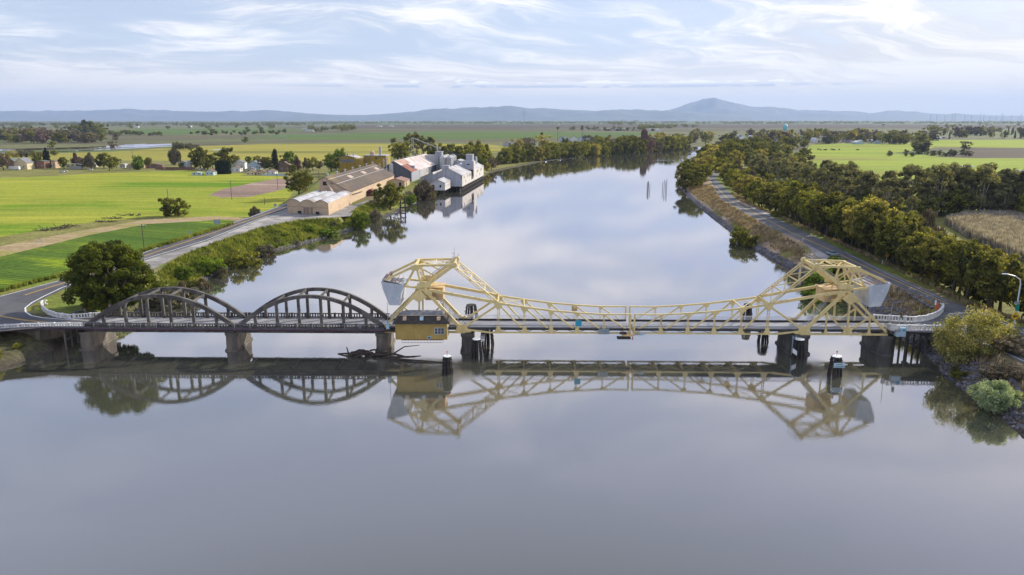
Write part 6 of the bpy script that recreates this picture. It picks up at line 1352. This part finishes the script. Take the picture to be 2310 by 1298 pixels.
# lean-to on its left and small annex in front
r, _ = gable('lean_to', 'pale lean-to roof against the left side of the waterside building', 'shed', (-66, 538), yw, 10, 60, 4.7, 9.0, 12.5, bluewall, whiteroof, off=.9)
r, _ = gable('waterside_annex', 'small white gabled annex on piles in front of the waterside building', 'outbuilding', (-54.6, 500), yw, 9.6, 21, 4.3, 8.3, 10.4, surf('white_siding', (.48, .48, .50), (.41, .41, .44), .4, .7), whiteroof)
MB().box(9.603, 9.72, 0, 21, -1, 3.9).build('side_wall', MAT['sun_tinted_siding'], r)
for x_ in (2, 6.6): win(r, x_, 0, .8, 1.3, 1.9, mat=black)
for y_ in (3, 10, 14): win(r, 9.72, y_, 1.2, .8, 1.4, 'y', mat=black)
m = MB()
for x_ in (.5, 3.4, 6.4, 9.2):
    for y_ in (.5, 10, 20): m.beam((x_, y_, -6.5), (x_, y_, -1.02), .35, .35)
m.beam((.5, .4, -5), (9.2, .4, -2), .2, .2); m.build('pile_substructure', darkwood, r)
# conveyor bridge from wall to dock, with its timber tower
a_, b_ = P(832, 456, 6.5), P(908, 449, 6.5)
r = empty('conveyor_bridge', a_, 'rusty lattice conveyor bridge reaching out from the warehouse over the bank', 'conveyor'); m = MB(); d = b_ - a_
m.laced((0, 0, 0), d, .8, 1.5, .16, .1, 22, (0, 0, 1)); m.laced((0, 1.6, 0), d + Vector((0, 1.6, 0)), .3, 1.5, .16, .1, 22, (0, 0, 1)); m.build('truss', surf('rusty_tan_steel', (.28, .19, .10), (.18, .12, .07), 1, .8), r)
for t_ in (.05, .5):
    q = d * t_; MB().beam((q.x, q.y, -6), (q.x, q.y, -.7), .25, .25).build('post', steeldark, r)
r = empty('loading_tower', (b_.x, b_.y, 0), 'dark timber loading tower at the river end of the conveyor', 'tower'); m = MB()
for x_ in (-1.6, 1.6):
    for y_ in (-1.4, 1.4): m.beam((x_, y_, -2), (x_ * .7, y_ * .7, 7.5), .4, .4)
for z_ in (1.5, 4, 6.5): m.box(-1.8, 1.8, -1.6, -1.3, z_, z_ + .3); m.box(-1.8, 1.8, 1.3, 1.6, z_, z_ + .3)
m.beam((-1.6, -1.5, 1.5), (1.4, -1.5, 6), .25, .25); m.build('frame', darkwood, r); MB().tube([(0, 0, 7), (1, -1, 10.5)], .25, 6).build('spout', frame_w, r)
r = empty('river_pilings', P(939, 452, 0), 'three dark mooring piles beside the loading tower', 'pilings')
for x_, y_ in ((-.8, 0), (.8, .4), (0, -1)): MB().tube([(x_, y_, -2), (x_ * .5, y_ * .5, 5.8)], [.35, .3], 7).build('pile', darkwood, r)
r = empty('floating_boom', P(920, 458, .2), 'pale floating boom between the loading tower and the mooring piles', 'boom'); MB().tube([(-4, -1.5, .1), (0, 0, .15), (5, 1.4, .1)], .28, 8).build('pontoon', frame_w, r)

# houses
def house(lab, p, w_, l_, eave, ridge_, wm_, rm_, yaw=0, cat='house', group=None, windows=2, name='house'):
    r, rf_ = gable(name, lab, cat, (p.x, p.y), yaw, w_, l_, FZ, FZ + eave, FZ + ridge_, wm_, rm_, group=group)
    for k_ in range(windows): win(r, w_ * (k_ + .5) / windows, 0, eave * .35, 1.2, 1.2)
    if w_ > 6: win(r, w_, l_ * .5, eave * .35, 1.2, 1.2, 'y')
    return r
G1 = 'houses and sheds round the far left road'
house('cream gabled house with a grey roof at the far left', P(33, 383, FZ), 13, 12, 6.5, 11.5, plast[1], hroof[0], 0, group=G1)
house('lower grey roofed wing of the cream gabled house', P(15, 380, FZ), 10, 10, 6, 10, brickm, hroof[2], 0, group=G1)
r = empty('box_trailer', P(20, 384, FZ), 'white box trailer parked in front of the cream house', 'trailer'); MB().box(0, 10, 0, 3, .6, 3.6).build('box', carwhite, r); 
for x_ in (1.5, 8): MB().tube([(x_, -.05, .45), (x_, .3, .45)], .45, 10).build('wheel', tyre, r)
house('two storey brown brick house between the cypresses', P(79, 381, FZ), 10, 10, 7.5, 8.2, brickm, hroof[2], 0, group=G1)
house('narrow tan house end just right of the cypress trio', P(118, 380, FZ), 3.5, 8, 7, 8.5, tanwall, hroof[1], 0, group=G1, windows=1)
r = empty('white_awning', P(147, 382, FZ), 'long white arched awning by the road', 'awning', G1); m = MB()
m.prism([(0, 0, 3), (4, 0, 4.8), (13, 0, 5.2), (17, 0, 4.2), (17, 0, 4.4), (13, 0, 5.5), (4, 0, 5.1), (0, 0, 3.2)], (0, 7, 0)); m.build('canopy', frame_w, r)
m = MB(); [m.beam((x_, .5, 0), (x_, .5, 3.2), .15, .15) for x_ in (.5, 6, 11, 16.5)]; m.build('poles', galv, r); MB().box(2, 15, 3, 6.5, 0, 3).build('stall', plast[3], r)
house('small white shed behind the bare grey tree', P(199, 377, FZ), 8, 6, 3, 4, plast[0], hroof[3], 0, group=G1)
house('white trailer house beside the dark tree', P(271, 379, FZ), 5.5, 5, 3.6, 3.9, plast[0], hroof[3], 0, group=G1)
house('low tan roofed barn left of the green bushy tree', P(285, 381, FZ), 14, 14, 3, 6, plast[4], hroof[1], .2, group=G1)
house('long tan low shed past the green bushy tree', P(330, 380, FZ), 16, 8, 3, 4.5, brickm, hroof[1], .1, group=G1)
r = empty('timber_fence', P(372, 384, FZ), 'long dark timber yard fence near the steel tank', 'fence'); m = MB(); [m.beam((x_, 0, 0), (x_, 0, 3), .25, .2) for x_ in range(0, 31, 3)]; m.build('posts', darkwood, r); MB().box(0, 30, .12, .25, .1, 2.9).build('boards', brickm, r)
r = empty('fence', P(350, 383, FZ), 'low brown block wall left of the timber fence', 'wall'); MB().box(0, 9, 0, .4, 0, 2.4).build('block_wall', brickm, r); MB().box(-.1, 9.1, -.05, .45, 2.4, 2.6).build('coping', concrete, r)
r = empty('steel_tank', P(428, 381, FZ), 'round pale grey steel tank below the tall dark tree', 'tank'); MB().tube([(0, 0, 0), (0, 0, 7.6)], 2.4, 18).build('shell', silom, r); MB().tube([(0, 0, 7.6), (0, 0, 8.6)], [2.5, .4], 18).build('roof', galv, r)
house('pale blue grey shed roofed yard building by the tank', P(404, 378, FZ), 9, 6, 5, 6.5, plast[2], hroof[0], 0, group=G1)
house('white roofed low shed on the field edge', P(433, 396, FZ), 8.5, 5, 2.2, 2.8, plast[2], hroof[3], 0, group=G1, cat='shed')
house('blue grey gabled shed against the hedge block', P(464, 396, FZ), 7.0, 9, 3.2, 5.4, plast[2], hroof[1], 0, group=G1, cat='shed')
house('white two storey farmhouse with grey roof right of the hedge', P(523, 382, FZ), 13, 10, 6.5, 9, plast[0], hroof[0], .1, group=G1)
house('white farmhouse porch wing with bright wall', P(518, 388, FZ), 10, 8, 3.4, 5.0, plast[0], hroof[1], 0, group=G1)
house('pale blue house with grey gabled roof', P(558, 383, FZ), 13, 10, 5.5, 8.5, plast[2], hroof[0], .1, group=G1)
house('small grey roofed shed before the pale blue house', P(556, 389, FZ), 8, 8, 3, 4.6, plast[3], hroof[0], .2, group=G1)
house('cream bungalow with tan gable', P(555, 396, FZ), 8, 9, 2.8, 4.6, plast[1], hroof[1], 0, group=G1); house('second tan bungalow in the row by the dirt lot', P(578, 396, FZ), 9, 9, 2.8, 4.6, plast[4], hroof[1], 0, group=G1)
house('white bungalow closest to the long pale fence', P(598, 395, FZ), 9, 9, 3, 4.8, plast[0], hroof[1], 0, group=G1)
house('weathered brown barn with tall open side', P(630, 388, FZ), 10, 12, 6.5, 9.5, surf('weathered_barn_boards', (.17, .11, .08), (.12, .08, .06), .6, .9), hroof[1], .15, group=G1, cat='barn')
r = empty('pale_fence', P(592, 397, FZ), 'long pale blue board fence in front of the bungalows', 'fence'); MB().box(0, 22, 0, .1, .1, 1.9).build('boards', plast[2], r); m = MB(); [m.beam((x_, -.1, 0), (x_, -.1, 2.1), .15, .15) for x_ in range(0, 23, 3)]; m.build('posts', frame_w, r)
G2 = 'houses on the far bank behind the tree line'
for i, (u, v_, w_, e_, g_, wm_, rm_, lab) in enumerate([(1135, 331, 26, 7, 12, 3, 1, 'grey house with dark gabled roof, leftmost behind the far bank'), (1149, 331, 22, 8, 13, 0, 0, 'white gabled house beside the radio mast'), (1160, 331, 16, 7, 12, 3, 1, 'brown roofed house just left of the radio mast'), (1185, 331, 24, 7, 12, 1, 0, 'cream house right of the radio mast'),
        (1198, 331, 20, 8, 14, 0, 0, 'white double gabled house right of the mast'), (1222, 330, 22, 6, 10, 1, 0, 'cream low house under the palm'), (1262, 324, 17, 14, 19, 2, 0, 'blue grey end house of the white terrace'), (1268, 324, 26, 14, 21, 0, 0, 'white terrace house with grey roof'), (1285, 324, 30, 13, 20, 0, 0, 'second white terrace house with grey roof'),
        (1303, 324, 32, 13, 20, 2, 0, 'turquoise walled terrace house'), (1320, 323, 26, 13, 19, 2, 0, 'light blue terrace house'), (1334, 323, 26, 13, 20, 0, 0, 'white gable house ending the terrace'), (1540, 321, 60, 5, 7, 0, 3, 'long white low building by the river end')]):
    house(lab, P(u, v_, FZ), w_ * .55, 14, e_ * .75, g_ * .75, plast[wm_], hroof[rm_], 0, group=G2)
G3 = 'small houses of the distant town'
rn = random.Random(5)
for i in range(30):
    u = 1640 + i * 12.5 + rn.uniform(-4, 4); v_ = rn.uniform(309, 321) if u < 1880 else rn.uniform(315, 326)
    house(nth(i + 1) + ' small house from the left in the distant town', P(u, v_, FZ), rn.uniform(9, 16), 12, rn.uniform(3, 5), rn.uniform(6, 8), plast[rn.choice((0, 0, 1, 3, 2))], hroof[rn.choice((0, 3, 1, 3))], rn.uniform(-.5, .5), group=G3, windows=2)
house('pale blue roofed barn beside the bright pasture', P(1932, 326, FZ), 17, 12, 4, 7, plast[2], hroof[3], .3, cat='barn'); house('cream house behind the pasture edge', P(2027, 322, FZ), 17, 12, 6, 10, plast[1], hroof[1], .1); house('white roofed barn at the right of the pasture farms', P(2085, 322, FZ), 18, 20, 4, 9, plast[0], hroof[3], .9, cat='barn')
G4 = 'distant farm buildings near the hills'
for i in range(16):
    u = 1345 + i * 9 + rn.uniform(-3, 3); house(nth(i + 1) + ' tiny farm building from the left in the row below the dark grove', P(u, 295.5, FZ), rn.uniform(14, 26), 14, 6, 9, plast[rn.choice((0, 1, 4))], hroof[rn.choice((0, 3, 1))], 0, group=G4, windows=0)
for i, (u, v_, w_) in enumerate([(682, 292, 40), (690, 297, 30), (850, 286.5, 30), (876, 286.5, 30), (1258, 283, 20), (1966, 276.5, 60), (20, 306, 35), (88, 308, 20), (2090, 280, 40), (1835, 279, 60), (1440, 275.5, 80), (300, 288, 30), (420, 287, 30)]):
    house(nth(i + 1) + ' isolated pale barn on the far plain, counted by size group', P(u, v_, FZ), w_, 20, 6, 9, plast[0], hroof[3], 0, group='isolated pale barns on the far plain', windows=0, cat='barn', name='barn')

# ------------------------------------------------------------------ poles, masts, towers, signs, vehicles, animals
polewood = surf('weathered_pole_wood', (.12, .09, .07), (.09, .07, .055), 2, .9)
def pole(lab, u, v_, h, arms=1, z_=FZ, lit=False, group='utility poles on the left'):
    p = P(u, v_, z_); r = empty('utility_pole', (p.x, p.y, zat(p.x, p.y)), lab, 'utility pole', group)
    MB().tube([(0, 0, -.5), (0, 0, h)], [.19, .13], 8).build('pole', polewood, r)
    for k_ in range(arms):
        a = MB().box(-1.5, 1.5, -.08, .08, h - .9 - k_ * 1.4, h - .72 - k_ * 1.4).build('crossarm', polewood, r); m = MB()
        for x_ in (-1.35, -.5, .5, 1.35): m.tube([(x_, 0, h - .72 - k_ * 1.4), (x_, 0, h - .42 - k_ * 1.4)], .11, 6)
        m.build('insulators', frame_w, a)
    if lit: MB().tube([(.35, 0, h - 2.2), (.35, 0, h - 1.2)], .26, 8).build('transformer', galv, r)
pole('utility pole in the green crop near the big dark tree', 328, 585, 11.2, 1); pole('utility pole standing in front of the dirt patch', 523, 451, 12, 1); pole('utility pole behind the lone dark tree', 382, 478, 12.5, 0, lit=True)
pole('utility pole at the edge of the dirt lot', 627, 428, 12, 0); pole('utility pole behind the bow-roofed warehouse', 721, 425, 11, 0, z_=4); pole('thin pole before the timber fence', 409, 383, 15, 0); pole('pole above the tan barn roofs', 302, 381, 18, 1); pole('pole at the left picture edge', -4, 545, 12, 1); pole('short pole before the big dark tree near the warehouse', 597, 462, 4.5, 0)
p = P(1182, 330, FZ); r = empty('radio_mast', p, 'tall thin lattice radio mast behind the far left bank houses', 'mast'); m = MB()
for x_, y_ in ((-.6, -.4), (.6, -.4), (0, .7)): m.beam((x_, y_, 0), (x_ * .8, y_ * .8, 68), .16, .16)
for k_ in range(34): m.beam((-.6, -.4, k_ * 2), (.6, -.4, k_ * 2 + 2), .1, .1); m.beam((.6, -.4, k_ * 2), (0, .7, k_ * 2 + 2), .1, .1)
m.build('lattice', galv, r)
p = P(1770, 309, FZ); r = empty('water_tower', p, 'turquoise water tower above the distant town', 'water tower'); s_ = 1.0
MB().tube([(0, 0, 18), (0, 0, 20), (0, 0, 31), (0, 0, 34), (0, 0, 35.5)], [4, 6.6, 6.6, 4, .4], 18).build('tank', wtower, r)
for k_ in range(4): MB().beam((math.cos(k_ * 1.57 + .8) * 6.3, math.sin(k_ * 1.57 + .8) * 6.3, 0), (math.cos(k_ * 1.57 + .8) * 5, math.sin(k_ * 1.57 + .8) * 5, 20), .8, .8).build('leg', wtower, r)
p = P(1988, 325, FZ); r = empty('light_mast', p, 'tall thin floodlight mast by the pasture farms', 'mast'); MB().tube([(0, 0, 0), (0, 0, 38)], [.6, .4], 8).build('pole', galv, r); MB().box(-3, 3, -.5, .5, 37.5, 39).build('light_bank', steeldark, r)
for i, (u, v_, h) in enumerate([(1222, 327, 22), (1258, 322, 31), (1313, 320, 33)]):
    p = P(u, v_, FZ); r = empty('palm_tree', p, ['low palm', 'taller palm', 'tallest palm'][i] + ' standing over the far left bank houses', 'palm tree', 'palms over the far bank houses'); MB().tube([(0, 0, 0), (0, 0, h)], [.5, .35], 7).build('trunk', barkm, r)
    link('crown', leaf_mesh('crown', [(0, 0, h)], [(2.6, 2.6, 2.2)], 90, 1.6, np.random.RandomState(i), aspect=2.5), fol_dark, r)
for i, u in enumerate([1955, 2098, 2112, 2130, 2147, 2153, 2175, 2190, 2210, 2218, 2232, 2246, 2258, 2262, 2280, 2296, 2302, 2312]):
    p = P(u, 275.5, FZ); h = 95 + (i * 37) % 50; r = empty('wind_turbine', p, nth(i + 1) + ' tiny wind turbine from the left on the horizon at the right', 'wind turbine', 'wind turbines on the right horizon')
    MB().tube([(0, 0, 0), (0, 0, h)], [4.0, 2.5], 6).build('tower', galv, r); m = MB()
    for k_ in range(3): t_ = k_ * 2.094 + i; m.beam((0, -5, h), (math.cos(t_) * 32, -5, h + math.sin(t_) * 32), 2.4, 1)
    m.build('rotor', galv, r)
for i, (u, h) in enumerate([(1299, 60), (1380, 75), (1575, 60), (942, 42), (967, 42)]):
    p = P(u, 277 if i < 3 else 294.5, FZ); r = empty('transmission_tower', p, nth(i + 1) + ' transmission tower on the far plain', 'pylon', 'transmission towers on the far plain'); h = h if i < 3 else 24; m = MB(); b_ = h * .09; tk = .9 if i < 3 else .35
    for x_, y_ in ((-b_, -b_), (b_, -b_), (-b_, b_), (b_, b_)): m.beam((x_, y_, 0), (0, 0, h), tk, tk)
    for q_ in (.7, .85): m.beam((-h * .14, 0, h * q_), (h * .14, 0, h * q_), tk, tk)
    m.build('lattice', galv, r)
def sign(lab, u, v_, z_, w_, h_, H, mat, dia=False, back=None, legs=1, yaw=0, group=None):
    p = P(u, v_, z_); r = empty('road_sign', (p.x, p.y, zat(p.x, p.y)), lab, 'sign', group, yaw)
    for x_ in ([0] if legs == 1 else [-w_ * .35, w_ * .35]): MB().beam((x_, 0, -.3), (x_, 0, H), .1, .1).build('post', polewood if legs > 1 else galv, r)
    if dia: MB().prism([(0, -.08, H - w_ * .7), (w_ * .7, -.08, H), (0, -.08, H + w_ * .7), (-w_ * .7, -.08, H)], (0, -.04, 0)).build('panel', mat, r)
    else: MB().box(-w_ / 2, w_ / 2, -.12, -.07, H - h_, H).build('panel', mat, r)
    return r
greyback = surf('grey_sign_back', (.33, .38, .42), (.28, .33, .37), 2, .5, metal=.2)
sign('wide grey sign back on two posts at the dirt track', 490, 503, 2, 3.2, 2.2, 3.2, greyback, legs=2); sign('small grey sign back left of the wide one', 429, 528, 2, 1.1, 1.1, 2.8, greyback); sign('smallest grey sign back nearest the big dark tree', 382, 551, 2, .8, 1.0, 2.6, greyback)
sign('white roadside sign by the bare grey shrub', 588, 474, 4, 1.1, 1.3, 3.0, frame_w); sign('grey sign back closest to the warehouse', 621, 466, 4, 1.4, 1.4, 3.0, greyback); sign('thin white marker post beside the left road', 545, 497, 4.5, .3, .5, 2, frame_w)
sign('white square sign on the east bank by the parked pickup', 1807, 588, 4.4, 1.3, 1.5, 3.8, frame_w, yaw=.2); sign('yellow diamond sign under the trees past the gravel pullout', 1824, 521, 5, 1.0, 1, 2.6, yellp, dia=True, yaw=.3); sign('yellow diamond sign under the trees nearer the bridge', 1998, 600, 5, 1.3, 1, 2.8, yellp, dia=True, yaw=.3)
sign('slim white marker post beside the near trees', 1989, 601, 5.4, .25, 1.2, 1.9, frame_w); sign('slim white marker post on the road edge before the pickup', 1810, 548, 5.4, .25, 1.2, 1.7, frame_w); sign('pale sign beside the boulder row', 2101, 684, 5.4, .9, .8, 2.4, greyback)
p = P(2287, 738, 5.5); r = empty('street_lamp', p, 'grey street lamp with a curved arm and signs at the east junction', 'street lamp')
lampm = surf('pale_lamp_paint', (.62, .66, .70), (.55, .6, .64), 2, .4); MB().tube([(0, 0, 0), (0, 0, 9.6), (-.2, 0, 10.6), (-1.4, 0, 11.4), (-3.4, 0, 11.9)], [.19, .14, .12, .1, .09], 8).build('pole', lampm, r); MB().box(-4.3, -3.3, -.17, .17, 11.8, 12.0).build('lamp_head', lampm, r)
MB().box(-.9, .35, -.25, -.21, 5.3, 5.75).build('street_sign', greyback, r); MB().box(-.4, .35, -.26, -.21, 3.7, 5.2).build('green_sign', greenp, r)
m = MB().prism([(-.2, -.24, 1.5), (.8, -.24, 2.5), (-.2, -.24, 3.5), (-1.2, -.24, 2.5)], (0, -.04, 0)).build('yellow_sign', yellp, r)
MB().prism([(.3, -.29, 2.4), (-.3, -.29, 2.4), (-.3, -.29, 2.15), (-.8, -.29, 2.5), (-.3, -.29, 2.85), (-.3, -.29, 2.6), (.3, -.29, 2.6)], (0, -.02, 0)).build('arrow', black, m)
def car(lab, p, yaw, paint, pickup=False, name='parked_car', group=None, s=1):
    r = empty(name, p, lab, 'pickup' if pickup else 'car', group, yaw); L = 5.4 if pickup else 4.5
    b_ = MB(); b_.prism([(-L / 2, -.92, .42), (L / 2, -.92, .42), (L / 2 + .03, -.92, .72), (L / 2 - .1, -.92, .98), (L / 2 - 1.2, -.92, 1.05), (-L / 2 + .05, -.92, 1.0), (-L / 2 - .02, -.92, .7)], (0, 1.84, 0)); body = b_.build('body', paint, r)
    x0, x1, x2, x3 = ((L / 2 - 1.3), (L / 2 - 2.0), (L / 2 - 3.2), (L / 2 - 3.5)) if pickup else ((L / 2 - 1.1), (L / 2 - 1.8), (-L / 2 + 1.0), (-L / 2 + .35))
    MB().prism([(x0, -.82, 1.03), (x1, -.72, 1.48), (x2, -.72, 1.48), (x3, -.82, 1.03)], (0, 1.6, 0)).build('windows', glass, r); MB().box(x2 + .05, x1 - .05, -.74, .72 + .1, 1.481, 1.53).build('roof', paint, r)
    for x_ in (-L / 2 + .95, L / 2 - .95):
        for y_ in (-.98, .74): w_ = MB().tube([(x_, y_, .36), (x_, y_ + .24, .36)], .36, 14).build('wheel', tyre, r); MB().tube([(x_, y_ - .01, .36), (x_, y_ + .25, .36)], .2, 10).build('rim', galv, w_)
    for y_ in (-.65, .65): MB().box(L / 2 + .031, L / 2 + .06, y_ - .18, y_ + .18, .66, .84).build('headlight', frame_w, r); MB().box(-L / 2 - .05, -L / 2 - .021, y_ - .18, y_ + .18, .7, .9).build('tail_light', redp, r)
    if pickup: MB().box(-L / 2 + .12, x3 - .1, -.78, .78, .98, 1.005).build('bed', black, r)
    return r
q = P(1881, 577, 5.55); car('blue grey pickup parked on the gravel beside the east road', (q.x - .3, q.y, 5.53), math.radians(100), carpaint, True, 'parked_pickup')
for i, (u, v_, m_, yw_) in enumerate([(140, 389, carwhite, .1), (147, 388, carwhite, .2), (422, 383, carwhite, 0), (430, 383, carwhite, .3), (448, 383, carwhite, .5), (478, 384, carpaint, .2), (204, 384, carwhite, .1), (458, 384, carpaint, .4)]):
    car(['white car at the roadside left of the awning', 'second white car nose to tail at the roadside', 'white car before the steel tank', 'white car right of the steel tank', 'white car under the tall dark tree', 'blue grey car beside the hedge block', 'white car past the awning', 'blue grey car between the tank and the hedge'][i], P(u, v_, FZ + .02), yw_, m_, group='cars parked round the far left farmsteads')
for i, (u, v_) in enumerate([(1846, 339), (1852, 340), (1861, 340.5), (1864, 339.5), (1876, 339), (1881, 340), (1893, 339.5), (1935, 340)]):
    p = P(u, v_, FZ + .3); r = empty('grazing_cow', p, nth(i + 1) + ' dark cow from the left grazing in the bright pasture', 'cow', 'cows grazing in the pasture', i * 1.3)
    m = MB(); m.tube([(-1.3, 0, 1.15), (-.9, 0, 1.2), (0, 0, 1.15), (.8, 0, 1.25), (1.2, 0, 1.2), (1.6, 0, .8), (1.85, 0, .45), (2.1, 0, .3)], [.3, .48, .5, .46, .32, .22, .2, .1], 10)
    for x_, y_ in ((-1.05, -.28), (-1.05, .28), (.85, -.25), (.85, .25)): m.tube([(x_, y_, 1.0), (x_ + .06, y_, .5), (x_, y_, .0)], [.2, .11, .08], 7)
    m.tube([(-1.4, 0, 1.3), (-1.6, 0, .6)], .05, 5); m.build('body', hidem, r, sm=True); r.scale = (1.5, 1.5, 1.5)
# piles of old brush beside the dirt track, and the small frame
for i, (u, v_) in enumerate([(105, 521), (152, 511), (238, 501), (255, 494), (296, 487), (130, 516)]):
    q = P(u, v_, FZ); rs = np.random.RandomState(i); m = MB()
    for k_ in range(26): x_, y_ = rs.normal() * 2.6, rs.normal() * .9; m.beam((x_, y_, .1), (x_ + rs.normal() * 1.6, y_ + rs.normal(), rs.rand() * 1.1 + .1), .2, .2)
    tag(m.build('brush_pile', barkm, None, None), nth(i + 1) + ' dark brush pile from the left along the dirt track', 'brush pile', 'brush piles along the dirt track').location = q
r = empty('metal_frame', P(83, 552, FZ), 'small rusty metal frame beside the dirt track', 'frame'); m = MB()
for x_ in (0, 2.5): m.beam((x_, 0, 0), (x_, 0, 2.3), .12, .12)
m.beam((0, 0, 2.3), (2.5, 0, 2.3), .12, .12); m.beam((0, 0, 1.2), (2.5, 0, 1.2), .1, .1); m.build('bars', galv, r)
r = empty('litter_board', P(862, 0 + 556, 3) if False else P(523, 552, 3.5), 'small white discarded board on the grass bank', 'board'); MB().box(-.6, .6, -.3, .3, .2, .9).build('board', frame_w, r)

# ------------------------------------------------------------------ text to real meshes
dg = bpy.context.evaluated_depsgraph_get()
for ob in [o_ for o_ in COL.objects if o_.type == 'FONT']:
    me = bpy.data.meshes.new_from_object(ob.evaluated_get(dg)); n_ = bpy.data.objects.new('lettering', me); COL.objects.link(n_)
    n_.parent = ob.parent; n_.location = ob.location; n_.rotation_euler = ob.rotation_euler; bpy.data.objects.remove(ob)

# ------------------------------------------------------------------ haze
hz = bpy.data.materials.new('haze_air'); hz.use_nodes = True; t = hz.node_tree; t.nodes.clear()
out = t.nodes.new('ShaderNodeOutputMaterial'); pv = t.nodes.new('ShaderNodeVolumePrincipled'); pv.inputs['Color'].default_value = (.52, .68, .98, 1)
pv.inputs['Density'].default_value = 3.3e-5; pv.inputs['Anisotropy'].default_value = .1; t.links.new(pv.outputs[0], out.inputs['Volume'])
me = bpy.data.meshes.new('haze'); m = MB().box(-45000, 45000, -400, 45000, -4.5, 1250); tag(m.build('haze', hz), 'thin bluish air over the whole delta', 'haze', kind='stuff')
